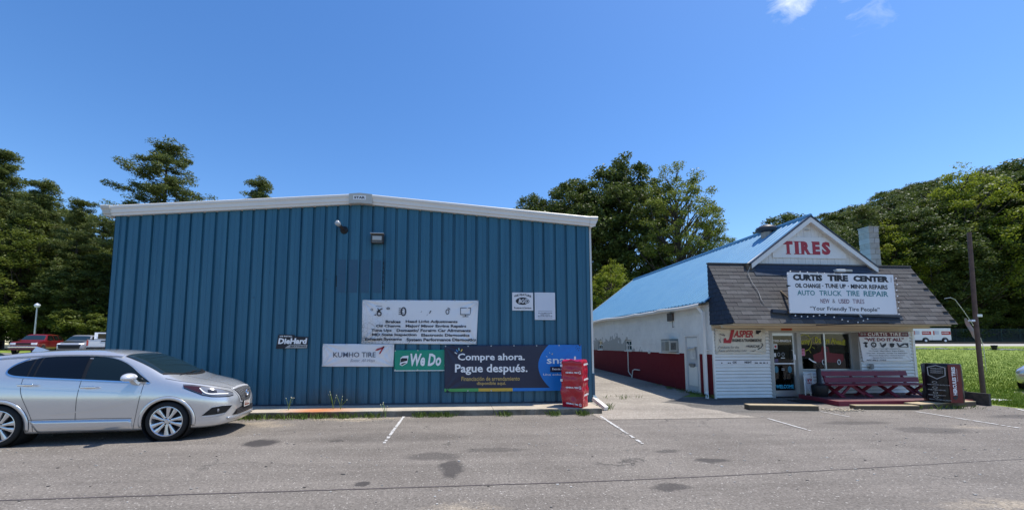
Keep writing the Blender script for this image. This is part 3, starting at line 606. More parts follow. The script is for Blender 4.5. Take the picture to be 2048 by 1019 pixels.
# green banner, right end behind the navy one
t = thing('green_banner', 'green banner with slanted white letters, its end hidden behind the navy banner', 'banner', (-1.592, YB - .006, 1.012))
W_ = wrinkle(12, .004, [(0, .545), (0, 0)])
M_GRN = mat('green_vinyl', (.0, .25, .155), .45, noise=(4, (.0, .29, .18), 5, .3))
cloth(t, 'sheet', [(0, .54), (1.9, .56), (1.9, 0), (0, .0)], M_GRN, W_, 60, 20)
letters(t, 'We', .41, .79, .125, .45, -.011, M_LWHT, .035, .2, warp=W_); letters(t, 'Do', .86, 1.21, .125, .45, -.011, M_LWHT, .035, .2, warp=W_); letters(t, 'It', 1.29, 1.5, .125, .45, -.011, M_LWHT, .035, .2, warp=W_)
flat(t, 'print', [(.14, .16), (.20, .13), (.33, .20), (.36, .36), (.36, .40), (.22, .385), (.16, .34)], -.011, M_LWHT, .001)
flat(t, 'print', [(.155, .22), (.33, .265), (.335, .33), (.20, .335), (.165, .31)], -.0125, M_LBLK, .001)
flat(t, 'print', [(.16, .17), (.2, .15), (.31, .21), (.24, .21)], -.0125, M_LBLK, .001)
m = MB(); m.box(0, 1.9, -.0095, -.0085, .0, .018); m.build('hem', M_LWHT, t)
grommets(t, [(.02, .52), (.6, .53), (.02, .03), (.6, .03)], -.011)
# navy banner
t = thing('navy_banner', 'long navy and bright blue banner offering pay later finance in Spanish', 'banner', (-.30, BY - .075, .465))
W_ = wrinkle(21, .007, [(0, 1.21), (3.67, 1.24), (3.65, .01), (0, 0)])
M_NAVY = mat('navy_vinyl', (.008, .014, .045), .38, noise=(3, (.012, .019, .055), 5, .3)); M_SBLUE = mat('bright_blue_vinyl', (.0, .17, .58), .4, noise=(3, (.0, .20, .62), 5, .3))
cloth(t, 'sheet', [(0, 1.21), (3.68, 1.235), (3.655, .012), (.012, 0)], M_NAVY, W_, 120, 40)
P = []
for j in range(25):
    z = .06 + 1.165 * j / 24; xe = 2.49 + .42 * ((j - 12.5) / 12) ** 2 * .75 + .0
    P.append([(xe + (3.672 - xe) * i / 20, -.007 + W_(xe + (3.672 - xe) * i / 20, z), z) for i in range(21)])
MB().grid(P).build('blue_panel', M_SBLUE, t, True)
def strip(x0, x1, mname, col): 
    P = [[(x0 + (x1 - x0) * i / 24, -.0075 + W_(x0 + (x1 - x0) * i / 24, z), z) for i in range(25)] for z in (.01, .055, .09)]
    MB().grid(P).build('stripe', mat(mname, col, .45), t, True)
strip(.012, .90, 'stripe_green', (.07, .33, .09)); strip(.90, 1.80, 'stripe_yellow', (.62, .40, .05)); strip(1.80, 3.655, 'stripe_blue', (.0, .18, .60))
letters(t, 'Compre ahora.', .35, 2.13, .765, 1.00, -.013, M_LWHT, .022, warp=W_); letters(t, 'Pague después.', .28, 2.20, .44, .72, -.013, M_LWHT, .022, warp=W_)
M_GOLD = mat('letter_gold', (.52, .36, .12), .5)
letters(t, 'Financiación de arrendamiento', .45, 1.99, .285, .395, -.013, M_GOLD, .015, warp=W_); letters(t, 'disponible aquí.', .85, 1.62, .155, .265, -.013, M_GOLD, .015, warp=W_)
letters(t, 'snap!', 2.72, 3.52, .66, .92, -.013, M_LWHT, .015, warp=W_)
flat(t, 'print', [(2.81, .50), (3.5, .50), (3.5, .645), (2.81, .645)], -.014, M_NAVY, .001); letters(t, 'leasing', 2.87, 3.4, .535, .615, -.0165, M_LWHT, .015)
letters(t, 'Una solución', 2.62, 3.3, .41, .465, -.013, M_LWHT, .01, warp=W_)
for (x, z, an, c) in [(.30, 1.03, 150, (.7, .72, .7)), (.33, 1.09, 125, (.05, .25, .6)), (.38, 1.13, 100, (.3, .6, .6)), (.45, 1.10, 60, (.8, .6, .1))]:
    d = Vector((math.cos(R_(an)), math.sin(R_(an)))); s = Vector((d.y, -d.x)); q = Vector((x, z)) - Vector((0, .02)) 
    flat(t, 'print', [tuple(q - d * .035 - s * .012), tuple(q + d * .035 - s * .012), tuple(q + d * .035 + s * .012), tuple(q - d * .035 + s * .012)], -.015, mat('tick%d' % an, c, .5), .001)
    q = Vector((x + 2.42, z - .12)); flat(t, 'print', [tuple(q - d * .02 - s * .008), tuple(q + d * .02 - s * .008), tuple(q + d * .02 + s * .008), tuple(q - d * .02 + s * .008)], -.015, mat('tick%d' % an, c, .5), .001)
grommets(t, [(.03, 1.19), (.62, 1.19), (1.23, 1.195), (1.84, 1.2), (2.45, 1.2), (3.06, 1.21), (.62, .03), (1.23, .03)], -.014)
# square plates
t = thing('feature_sign', 'small square white metal sign with black oval emblem, left of the blank plate', 'sign', (1.508, BY - .02, 2.61))
m = MB(); m.bbox(0, .572, -.006, 0, 0, .488, .0028); m.build('plate', M_VINYL, t)
letters(t, 'WE FEATURE', .05, .52, .35, .405, -.010, M_LBLK, .03, arc=.05); flat(t, 'print', ell(.285, .255, .19, .10, 28), -.009, M_LBLK, .001)
letters(t, 'BG', .17, .33, .20, .31, -.0125, M_LWHT, .02, .2); ringpoly(t, 'print', .41, .25, .075, .075, .016, -.0125, M_LWHT); ringpoly(t, 'print', .41, .25, .04, .04, .014, -.0125, M_LWHT)
letters(t, 'Products & Services', .05, .52, .045, .095, -.010, M_LBLK, .02)
t = thing('service_sign', 'tall pale metal sign, faded blank above three small lines of black print', 'sign', (2.12, BY - .02, 2.36))
m = MB(); m.bbox(0, .565, -.006, 0, 0, .745, .0028); m.build('plate', mat('faded_plate', (.60, .63, .70), .4, noise=(4, (.68, .70, .74), 4, .3)), t)
m = MB(); m.box(.012, .553, -.0085, -.0065, .012, .02); m.box(.012, .553, -.0085, -.0065, .725, .733); m.box(.012, .02, -.0085, -.0065, .012, .733); m.box(.545, .553, -.0085, -.0065, .012, .733); m.build('border', M_LWHT, t)
for k, s_ in enumerate(('AUTOMOTIVE', 'SERVICE', 'EXCELLENCE')): letters(t, s_, .09 + (.07 if k == 1 else 0), .48 - (.07 if k == 1 else 0), .17 - k * .04, .195 - k * .04, -.009, M_LBLK, .02)
for z in (.05, .235): flat(t, 'print', [(.09, z), (.48, z), (.48, z + .006), (.09, z + .006)], -.009, M_LBLK, .001)
t = thing('battery_sign', 'black and silver battery sign with bold white letters on the blue wall', 'sign', (-4.585, BY - .02, 1.59))
m = MB(); m.prism([(0, 0), (.78, .01), (.80, .30), (.46, .315), (.44, .355), (.06, .365), (.045, .34)], 'y', -.006, 0); m.build('plate', M_LBLK, t)
flat(t, 'print', [(.02, .015), (.765, .02), (.78, .10), (.03, .10)], -.0085, mat('silver_print', (.55, .56, .55), .4, noise=(4, (.25, .25, .25), 2, .3)), .001)
flat(t, 'print', [(.02, .015), (.22, .017), (.33, .10), (.03, .10)], -.0095, M_LBLK, .0005)
letters(t, 'DieHard', .05, .77, .12, .27, -.010, M_LWHT, .045, .12); letters(t, 'BATTERIES', .36, .75, .04, .08, -.012, M_LBLK, .03); letters(t, 'WE INSTALL', .08, .40, .30, .335, -.010, M_LWHT, .03)

# red wrapped tyre stack on the kerb
def wrap_body(foot, z0, z1, seed, amp, nz_=30, taper=.0, lift=None, bulge=0.):
    m = MB(); r = random.Random(seed); k = len(foot); cx = sum(p[0] for p in foot) / k; cy = sum(p[1] for p in foot) / k; P = []
    ks_ = [(r.choice([2, 3, 5, 7]), r.uniform(-7, 7), r.uniform(0, 6)) for _ in range(6)]
    for j in range(nz_ + 1):
        t = j / nz_; row = []
        for i in range(k + 1):
            x, y = foot[i % k]; an = math.atan2(y - cy, x - cx)
            d = sum(abs(math.sin(a * an + b * t * 2 + c)) - .5 for a, b, c in ks_) / 3 * amp * (1 + 1.2 * (1 - t) ** 2) - taper * abs(t - .55)
            if j == nz_: d -= .02
            d += bulge * (abs(math.sin(math.pi * t * 4.5)) - .6)
            z = z0 + (z1 - z0) * t + (lift(i / k) * (1 - t) if lift else 0) + (amp * math.sin(an * 5) * .8 if j in (nz_, nz_ - 1) else 0)
            row.append((x + (x - cx) * d / .35, y + (y - cy) * d / .35, z))
        P.append(row)
    m.grid(P); top = P[-1][:-1]; m.add([(cx, cy, z1 + .012)] + top, [(0, i + 1, (i + 1) % k + 1) for i in range(k)]); return m, P
def rounded(poly, r=.08, n=4):
    out = []
    for i, p in enumerate(poly):
        a = Vector(poly[i - 1]); b = Vector(p); c = Vector(poly[(i + 1) % len(poly)]); q0 = b + (a - b).normalized() * r; q1 = b + (c - b).normalized() * r
        for k in range(n + 1):
            t = k / n; out.append(tuple(q0 * (1 - t) ** 2 + b * 2 * t * (1 - t) + q1 * t * t))
    dens = []
    for i, p in enumerate(out):
        q = out[(i + 1) % len(out)]; d = (Vector(q) - Vector(p)).length; nn = max(1, int(d / .03)); dens += [tuple(Vector(p).lerp(Vector(q), k / nn)) for k in range(nn)]
    return dens
t = thing('red_tyre_cover', 'upright stack of tyres in a shiny red plastic cover on the kerb end', 'tyre stack')
M_RVINYL = mat('red_plastic_cover', (.44, .004, .022), .26, spec=.5, coat=.3, bump=(5, .6, .04))
m, PR = wrap_body(rounded([(3.10, 9.72), (3.38, 10.12), (3.02, 10.44), (2.63, 9.98)], .06), .155, 1.30, 5, .022, taper=.03, bulge=.016)
m.build('cover', M_RVINYL, t, 50)
c0 = Vector((3.10, 9.72)); l0 = Vector((2.63, 9.98)); r0 = Vector((3.38, 10.12))
def side_letters(parent, s_, A, B, u0, u1, z0, z1, mm, off=.03, slope=0., rot=0, bold=.05):
    vs, fs = text_mesh(s_, bold); 
    if rot: vs = [(-v[1], v[0], 0) for v in vs]
    xs = [v[0] for v in vs]; ys_ = [v[1] for v in vs]; a, b, c, d = min(xs), max(xs), min(ys_), max(ys_); dr = (B - A); nr = Vector((dr.y, -dr.x)).normalized()
    P = []
    for v in vs:
        u = u0 + (u1 - u0) * (v[0] - a) / (b - a); q = A + dr * u + nr * off; z = z0 + (z1 - z0) * (v[1] - c) / (d - c) + slope * u; P.append((q.x, q.y, z))
    me = bpy.data.meshes.new('lettering'); me.from_pydata(P, [], fs); me.materials.append(mm); return link('lettering', me, parent)
for z, sl in ((.985, .0), (.62, .0), (.25, -.05)):
    side_letters(t, 'GENERAL TIRE', l0, c0, .24, .80, z, z + .036, M_LWHT, .022, sl); side_letters(t, 'G', l0, c0, .83, .95, z - .015, z + .055, M_LWHT, .022, sl, bold=.02)
for z in (1.17, .80, .42): side_letters(t, 'GENERAL', c0, r0, .12, .9, z, z + .05, M_LWHT, .022, .02)
for z in (1.14, .78): side_letters(t, 'E', l0, c0, .0, .1, z, z + .06, M_LWHT, .024, 0)

# ------------------------------------------------------------------ white and red block building
sb = thing('tyre_shop', 'low white and maroon block shop with blue metal roof and shingled front', 'building')
XL, XR, YF, YK = 8.09, 15.08, 12.12, 24.9
XC = 11.63; ZR = 5.90; SL = (ZR - 3.10) / (XC - 7.86)
# block side wall: nearest 300 blocks are parts
bw, bh = .40, .203; cnt = 0; far = MB()
openings = [(12.81, 13.65, -1, 2.03), (14.06, 15.3, 1.40, 1.9), (17.98, 18.7, 1.40, 1.91), (21.66, 22.36, 1.40, 1.94)]
cells = []
for j in range(16):
    off = 0 if j % 2 else bw / 2; y = YF + .02 - off
    while y < YK:
        a, b = max(y, YF + .02), min(y + bw, YK); z0 = -.12 + j * bh; z1 = min(z0 + bh, 3.06); y += bw
        if b - a < .05: continue
        segs = [(a, b, z0, z1)]
        for oa, ob, oc, od in openings:
            ns = []
            for (p, q, r_, s_) in segs:
                if q <= oa or p >= ob or s_ <= oc or r_ >= od: ns.append((p, q, r_, s_)); continue
                if p < oa: ns.append((p, oa, r_, s_))
                if q > ob: ns.append((ob, q, r_, s_))
                mp, mq = max(p, oa), min(q, ob)
                if r_ < oc - .01: ns.append((mp, mq, r_, oc))
                if s_ > od + .01: ns.append((mp, mq, od, s_))
            segs = ns
        for sg in segs:
            if sg[1] - sg[0] > .03 and sg[3] - sg[2] > .02: cells.append(sg)
cells.sort(key=lambda c: c[0]); meshc = {}
for (a, b, z0, z1) in cells:
    d = random.uniform(0, .003)
    if cnt < 295 and b - a > .1:
        key = (round(b - a, 3), round(z1 - z0, 3))
        if key not in meshc: meshc[key] = MB().bbox(0, .1, .003, b - a - .003, .003, z1 - z0 - .003, .004).mesh('block', M_BLOCK)
        link('block', meshc[key], sb, (XL + d, a, z0)); cnt += 1
    else: far.box(XL + d, XL + .1, a + .003, b - .003, z0 + .003, z1 - .003)
far.build('far_blocks', M_BLOCK, sb)['kind'] = 'stuff'
# mortar core and other walls
def holed_x(m, x0, x1, ops, ya, yb, za, zb_):
    ys_ = sorted({ya, yb} | {o[0] for o in ops} | {o[1] for o in ops})
    for p, q in zip(ys_, ys_[1:]):
        o = [o for o in ops if o[0] <= p + 1e-6 and o[1] >= q - 1e-6]
        if not o: m.box(x0, x1, p, q, za, zb_)
        else:
            if o[0][2] > za: m.box(x0, x1, p, q, za, o[0][2])
            m.box(x0, x1, p, q, o[0][3], zb_)
m = MB(); holed_x(m, XL + .008, XL + .16, openings, YF + .02, YK, -.15, 3.06); m.box(XR - .16, XR, YF + .02, YK, -.15, 3.06); m.box(XL, XR, YK, YK + .1, -.1, 3.06); m.build('mortar', M_BLOCK, sb)
m = MB(); m.box(XL + .5, XL + .52, YF + .6, YK - .2, 0, 2.6); m.build('inner_partition', M_DARK, sb)
# side door
d = MB(); d.bbox(XL + .03, XL + .08, 12.87, 13.59, .06, 1.97, .006); dr = d.build('side_door', mat('door_white', (.55, .57, .60), .5, noise=(3, (.46, .48, .50), 6, .25)), sb)
m = MB(); m.box(XL - .02, XL + .05, 12.80, 12.87, .0, 2.03); m.box(XL - .02, XL + .05, 13.59, 13.66, .0, 2.03); m.box(XL - .02, XL + .05, 12.87, 13.59, 1.97, 2.03); m.build('door_frame', M_WHITE, dr)
MB().box(XL + .01, XL + .03, 12.93, 13.53, 1.62, 1.92).build('door_panel', M_SIDING, dr); MB().box(XL + .015, XL + .028, 12.98, 13.48, .3, .95).build('door_panel', M_SIDING, dr)
m = MB(); m.box(XL + .005, XL + .012, 13.05, 13.5, 1.5, 1.62); m.box(XL + .0, XL + .012, 13.02, 13.36, 1.2, 1.5); m.add([(XL, 13.0, 1.62), (XL, 13.5, 1.55), (XL - .08, 13.45, 1.52), (XL - .08, 12.98, 1.58)], [(0, 1, 2, 3)]); m.build('taped_paper', M_PAPER, dr)
m = MB(); m.bbox(XL - .03, XL + .03, 13.1, 13.4, .98, 1.05, .01); m.prism([(13.1, .98), (13.4, .98), (13.35, .92), (13.15, .92)], 'x', XL - .01, XL + .03); m.build('mail_slot', mat('grey_metal', (.22, .23, .24), .4, .5), dr)
# windows on side wall
for k, (a, b, c, e) in enumerate(((18.0, 18.68, 1.42, 1.89), (21.68, 22.34, 1.42, 1.92))):
    wdw = MB().box(XL + .04, XL + .1, a, a + .05, c, e).box(XL + .04, XL + .1, b - .05, b, c, e).box(XL + .04, XL + .1, a + .05, b - .05, c, c + .05).box(XL + .04, XL + .1, a + .05, b - .05, e - .05, e).box(XL + .05, XL + .09, (a + b) / 2 - .02, (a + b) / 2 + .02, c + .05, e - .05).box(XL + .05, XL + .09, a + .05, b - .05, (c + e) / 2 - .02, (c + e) / 2 + .02).build('side_window', M_WHITE, sb)
    MB().box(XL + .065, XL + .072, a + .04, b - .04, c + .04, e - .04).build('pane', M_GLASS, wdw)
    MB().box(XL - .03, XL + .09, a - .05, b + .05, c - .05, c - .002).build('sill', M_WHITE, wdw)
# window with air conditioner
wdw = MB().box(XL + .02, XL + .1, 14.06, 14.11, 1.42, 1.9).box(XL + .02, XL + .1, 15.24, 15.3, 1.42, 1.9).box(XL + .02, XL + .1, 14.11, 15.24, 1.85, 1.9).box(XL + .02, XL + .1, 14.7, 14.75, 1.42, 1.85).build('cooler_window', mat('grey_frame', (.3, .3, .29), .6), sb)
MB().box(XL + .055, XL + .062, 14.1, 15.25, 1.42, 1.86).build('pane', M_GLASS, wdw)
MB().box(XL - .06, XL + .1, 14.0, 15.35, 1.36, 1.398).build('sill', M_WHITE, wdw)
ac = thing('air_conditioner', 'boxy beige window air conditioner jutting from the white block side wall', 'air conditioner')
MB().bbox(XL - .30, XL + .05, 14.12, 14.70, 1.42, 1.84, .012).build('casing', mat('beige_metal', (.55, .54, .48), .5, noise=(5, (.42, .41, .36), 6, .25)), ac)
m = MB()
for k in range(10): m.box(XL - .306, XL - .299, 14.16, 14.42, 1.47 + k * .034, 1.485 + k * .034)
for k in range(9): m.box(XL - .25 + k * .022, XL - .24 + k * .022, 14.114, 14.121, 1.5, 1.76)
m.build('grille', M_BLACK, ac)
m = MB(); m.box(XL - .306, XL - .3, 14.46, 14.66, 1.47, 1.79); m.build('side_panel', mat('dull_grey', (.28, .28, .27), .5), ac)
v = thing('vent_box', 'small dark square vent box high on the side wall under the eave', 'vent')
MB().bbox(XL - .09, XL - .002, 14.27, 14.62, 2.57, 2.87, .01).build('box', mat('brown_metal', (.05, .04, .035), .5, noise=(8, (.12, .1, .09), 4, .2)), v)
MB().tube([(XL - .03, 14.35, 2.57), (XL - .03, 14.35, 2.36), (XL - .05, 14.3, 2.33), (XL - .05, 14.2, 2.35)], .008, 6).build('cable', M_BLACK, v)
pz = gz(8, 18)
p = thing('white_drain_pipes', 'thin white drain pipes running down and out of the maroon wall base', 'pipe')
MB().tube([(XL - .04, 18.3, 1.75), (XL - .04, 18.3, .45), (XL - .04, 18.15, .33), (XL - .06, 17.95, .30), (XL - .06, 17.9, .12)], .022, 8).build('pipe', M_WHITE, p)
MB().tube([(XL - .06, 17.9, .15), (XL - .06, 17.8, .52), (XL - .06, 17.6, .58), (XL - .06, 17.1, .58)], .022, 8).build('pipe', M_WHITE, p)
MB().lathe([(0, -.06), (.06, -.05), (.07, 0)], 12, (XL - .001, 16.25, 1.38), 'x').build('round_cap', M_WHITE, sb)
# gutter, eave boards (sagging)
m = MB(); P = []
for i in range(31):
    y = 12.25 + i * (YK - 12.2) / 30; sag = .03 * math.sin(y * 1.3) - (.05 if 15 < y < 16.5 else 0)
    P.append([(7.90, y, 3.03 + sag), (7.80, y, 3.03 + sag), (7.77, y, 3.0 + sag), (7.78, y, 2.94 + sag), (7.83, y, 2.91 + sag), (7.90, y, 2.92 + sag)])
m.grid(P); m.build('gutter', M_WHITE, sb)
m = MB(); P = [[(7.9, 12.2 + i * .42, 2.96 + .02 * math.sin(i * 2.1)), (8.1, 12.2 + i * .42, 2.985 + .015 * math.sin(i * 1.7))] for i in range(31)]; m.grid(P); m.build('soffit', mat('rotten_soffit', (.35, .33, .29), .9, noise=(3, (.1, .09, .075), 8, .15)), sb)
m = MB().bbox(7.915, 8.005, 12.28, 12.37, .12, 2.75, .006); m.obox((7.96, 12.33, 2.72), (7.86, 12.45, 2.93), .085, .08); m.obox((7.96, 12.32, .17), (7.84, 12.1, -.0), .09, .08); m.box(7.905, 8.07, 12.27, 12.38, 1.5, 1.53); m.build('downspout', M_WHITE, sb)
# roof panels
yy = 12.02; k = 0
while yy < YK + .25:
    y1 = min(yy + .91, YK + .3)
    for s in (-1, 1):
        xe = XC + s * (XC - 7.86); ze = 3.06; m = MB(); px = [(yy, 0)]
        q = yy + .12
        while q < y1 - .05: px += [(q, 0), (q + .02, .025), (q + .05, .025), (q + .07, 0)]; q += .2275
        px.append((y1 - .001, 0)); vs = []
        for a, b in px: vs += [(xe, a, ze + b), (XC, a, ZR + b)]
        nv = len(vs); vs += [(vv[0], vv[1], vv[2] - .04) for vv in vs]
        fs = [(2 * i, 2 * i + 2, 2 * i + 3, 2 * i + 1) for i in range(len(px) - 1)] + [(nv + 2 * i, nv + 2 * i + 1, nv + 2 * i + 3, nv + 2 * i + 2) for i in range(len(px) - 1)]
        fs += [(2 * i, nv + 2 * i, nv + 2 * i + 2, 2 * i + 2) for i in range(len(px) - 1)]
        m.add(vs, fs); m.build('roof_panel', M_ROOF, sb)
    yy = y1
MB().tube([(XC, 12.0, ZR + .03), (XC, YK + .3, ZR + .03)], .07, 8).build('ridge_cap', M_ROOF, sb)
m = MB(); m.obox((7.86, YK + .3, 3.03), (XC, YK + .3, ZR - .02), .05, .14); m.build('rake_board', M_WHITE, sb)
# gable front
YG = 12.16; gy = 12.0
def zr(x): return ZR - SL * abs(x - XC)
for k in range(33):
    x0 = 9.42 + k * .13; x1 = x0 + .124; zt = [zr(x0) - .12, zr(x1) - .12]
    if x0 < XC < x1: zt = [ZR - .2, ZR - .2]
    if max(zt) < 4.4: continue
    m = MB(); y = YG + (k % 2) * .003
    m.add([(x0, y, 4.28), (x1, y, 4.28), (x1, y, max(zt[1], 4.3)), (x0, y, max(zt[0], 4.3)), (x0, y + .03, 4.28), (x1, y + .03, 4.28), (x1, y + .03, max(zt[1], 4.3)), (x0, y + .03, max(zt[0], 4.3))], [(0, 1, 2, 3), (4, 7, 6, 5), (0, 4, 5, 1), (1, 5, 6, 2), (2, 6, 7, 3), (3, 7, 4, 0)])
    m.build('gable_board', M_GABLE, sb)
m = MB(); m.prism([(9.3, 4.2), (13.82, 4.2), (XC, ZR - .1)], 'y', YG + .035, YG + .12); m.build('gable_wall', M_GABLE, sb)
for s in (-1, 1):
    xe = XC + s * (XC - 9.36); m = MB()
    ze = zr(xe)
    m.add([(xe, gy, ze - .17), (XC, gy, ZR - .19), (XC, gy, ZR - .02), (xe, gy, ze - .0), (xe, gy + .04, ze - .17), (XC, gy + .04, ZR - .19), (XC, gy + .04, ZR - .02), (xe, gy + .04, ze)], [(0, 1, 2, 3), (7, 6, 5, 4), (0, 4, 5, 1), (3, 2, 6, 7), (0, 3, 7, 4), (1, 5, 6, 2)])
    m.build('rake_board', M_WHITE, sb)
    m = MB(); m.add([(xe, gy + .04, ze - .15), (XC, gy + .04, ZR - .15), (XC, YG, ZR - .15), (xe, YG, ze - .15), (xe, gy + .04, ze - .12), (XC, gy + .04, ZR - .12), (XC, YG, ZR - .12), (xe, YG, ze - .12)], [(0, 1, 2, 3), (4, 7, 6, 5), (0, 3, 7, 4), (0, 4, 5, 1), (3, 2, 6, 7)]); m.build('rake_soffit', M_WHITE, sb)
    m = MB(); m.add([(xe, gy - .02, ze + .0), (XC, gy - .02, ZR + .0), (XC, 12.1, ZR + .0), (xe, 12.1, ze + .0), (xe, gy - .02, ze + .04), (XC, gy - .02, ZR + .045), (XC, 12.1, ZR + .045), (xe, 12.1, ze + .04)], [(0, 1, 2, 3), (4, 7, 6, 5), (0, 4, 5, 1), (0, 3, 7, 4), (3, 2, 6, 7)]); m.build('roof_edge', mat('dark_drip_edge', (.03, .04, .06), .5), sb)
m = MB(); m.box(9.28, 9.46, gy - .02, YG, 4.08, 4.3); m.build('cable_box', M_WOODD, sb)
# tires board
t = thing('gable_sign', 'white gable board with big red serif TIRES lettering', 'sign', (10.33, YG - .005, 4.53))
m = MB(); m.prism([(0, 0), (2.6, 0), (2.6, .16), (1.9, .70), (.68, .70), (0, .19)], 'y', -.02, -.002); m.build('board', M_WHITE, t)
for i_, (ch, a, b) in enumerate((('T', .38, .72), ('I', .79, .93), ('R', 1.01, 1.34), ('E', 1.41, 1.68), ('S', 1.74, 2.05))):
    letters(t, ch, a, b, .12, .56, -.024, M_LRED, .06)
m = MB()
for a, b, zz in ((.46, .64, .12), (.75, .97, .535), (.75, .97, .12), (.97, 1.1, .535), (.97, 1.12, .12), (1.24, 1.39, .12), (1.385, 1.5, .535), (1.385, 1.5, .12)): m.box(a, b, -.025, -.0235, zz, zz + .025)
m.build('serif', M_LRED, t)
t = thing('gable_lamp', 'small silver barn lamp under the gable peak above the red letters', 'lamp', (XC - .02, gy + .28, ZR - .38))
MB().lathe([(.03, .06), (.06, .05), (.16, -.03), (.165, -.05), (.14, -.04)], 16).build('shade', M_ALU, t, True); MB().tube([(0, 0, .05), (0, .05, .1), (0, 0, .15)], .02, 6).build('bracket', M_ALU, t)
# mansard: framing and shingles
ya, za, yb_, zb_ = 12.13, 4.29, 11.0, 2.32
mL, mR = 8.06, 15.2
m = MB(); m.prism([(ya, za - .03), (yb_ + .03, zb_ + .01), (ya, zb_ + .01)], 'x', mL + .012, mR - .012); m.build('mansard_deck', M_SHN, sb)
L_ = math.hypot(ya - yb_, za - zb_); nc = 15; ch_ = L_ / nc; nt_ = 20; tw = (mR - mL) / nt_
dv = Vector((0, yb_ - ya, zb_ - za)).normalized(); nv_ = Vector((0, -(za - zb_), ya - yb_)).normalized()
tabs = []
for mm in (M_SH1, M_SH2, M_SH3):
    for wv_ in (tw - .006,):
        p0, p1 = Vector((0, 0, 0)), Vector((wv_, 0, 0)); q = dv * (ch_ + .02)
        vs = [p0 + nv_ * .004, p1 + nv_ * .004, p1 + q + nv_ * .014, p0 + q + nv_ * .014, p0, p1, p1 + q, p0 + q]
        tabs.append(MB().add(vs, [(0, 3, 2, 1), (4, 5, 6, 7), (0, 4, 7, 3), (1, 2, 6, 5), (3, 7, 6, 2), (0, 1, 5, 4)]).mesh('shingle', mm))
half = MB()
rs = random.Random(11)
for j in range(nc):
    base = Vector((0, ya, za)) + dv * (j * ch_); offx = (j % 2) * tw / 2
    for i in range(nt_):
        x = mL + i * tw + offx
        if x + tw > mR + .01: 
            half.box(x, mR, base.y - .14, base.y + .0, base.z - .14, base.z - .13); 
            p = base + Vector((x, 0, 0)); q = dv * (ch_ + .02); wv_ = mR - x
            half.add([p + nv_ * .004, p + Vector((wv_, 0, 0)) + nv_ * .004, p + Vector((wv_, 0, 0)) + q + nv_ * .014, p + q + nv_ * .014], [(0, 3, 2, 1)]); continue
        link('shingle', rs.choice([tabs[0], tabs[0], tabs[1], tabs[2]]), sb, (x + rs.uniform(0, .004), base.y + rs.uniform(-.003, .003), base.z))
    if offx:
        p = base + Vector((mL, 0, 0)); q = dv * (ch_ + .02); half.add([p + nv_ * .004, p + Vector((offx - .006, 0, 0)) + nv_ * .004, p + Vector((offx - .006, 0, 0)) + q + nv_ * .014, p + q + nv_ * .014], [(0, 3, 2, 1)])
half.build('edge_shingles', M_SH1, sb)['kind'] = 'stuff'
# cheek shingles (navy)
m = MB(); rc = random.Random(5)
for s, X in ((-1, mL), (1, mR)):
    for j in range(14):
        z0 = zb_ + j * .141; z1 = min(z0 + .15, za); yf = lambda z: yb_ + (ya - yb_) * (z - zb_) / (za - zb_)
        y = ya; w0 = .24; first = .5 + .5 * (j % 2)
        while y > yf(z0) + .02:
            y2 = max(y - w0 * first, yf(z0)); first = 1; hz = rc.uniform(-.012, .008); d1 = .016 + rc.uniform(0, .005)
            yt = max(y2, yf(z1)) 
            if y > yf(z1): vs = [(y - .004, z0 + hz), (y2 + .004, z0 + hz), (yt + .004, z1), (y - .004, z1)]
            else: vs = [(y - .004, z0 + hz), (y2 + .004, z0 + hz), (y - .004, zb_ + (y - yb_) / (ya - yb_) * (za - zb_))]
            k = len(vs); m.add([(X + s * (d1 if q < 2 else .003), a, b) for q, (a, b) in enumerate(vs)] + [(X, a, b) for a, b in vs], [tuple(range(k)), tuple(range(k, 2 * k))] + [(i, (i + 1) % k, k + (i + 1) % k, k + i) for i in range(k)])
            y = y2
m.build('cheek_shingles', M_SHN, sb)['kind'] = 'stuff'
# navy shingle strips that paint in the shade under gable and sign
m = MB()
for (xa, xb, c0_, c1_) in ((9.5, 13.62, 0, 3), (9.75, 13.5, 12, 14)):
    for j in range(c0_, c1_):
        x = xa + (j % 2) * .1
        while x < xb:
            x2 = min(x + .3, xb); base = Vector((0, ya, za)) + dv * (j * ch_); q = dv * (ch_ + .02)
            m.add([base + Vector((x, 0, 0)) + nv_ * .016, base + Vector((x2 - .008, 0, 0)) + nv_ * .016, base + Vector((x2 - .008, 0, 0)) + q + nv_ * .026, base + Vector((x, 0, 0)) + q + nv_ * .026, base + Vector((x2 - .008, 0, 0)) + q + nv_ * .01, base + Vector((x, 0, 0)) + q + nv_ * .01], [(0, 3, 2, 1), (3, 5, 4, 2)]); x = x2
m.build('shade_shingles', M_SHN, sb)['kind'] = 'stuff'
m = MB().bbox(mL, mR, ya - .05, ya + .06, za - .015, za + .03, .01); m.build('mansard_cap', M_SH2, sb)
m = MB(); m.box(mL + .0, mR - .0, yb_ + .0, yb_ + .02, zb_ - .015, zb_ + .006); m.build('drip_edge', M_SH3, sb)
# cream fascia, soffit
m = MB(); m.box(mL + .03, XR + .05, yb_ + .10, yb_ + .125, 2.26, 2.315); m.box(mL + .04, XR, yb_ + .125, YF + .02, 2.275, 2.30); m.box(8.1, XR, YF - .02, YF, 2.13, 2.27); m.box(8.1, XR, 11.62, 11.66, 2.2, 2.27); m.build('soffit', M_CREAM, sb)
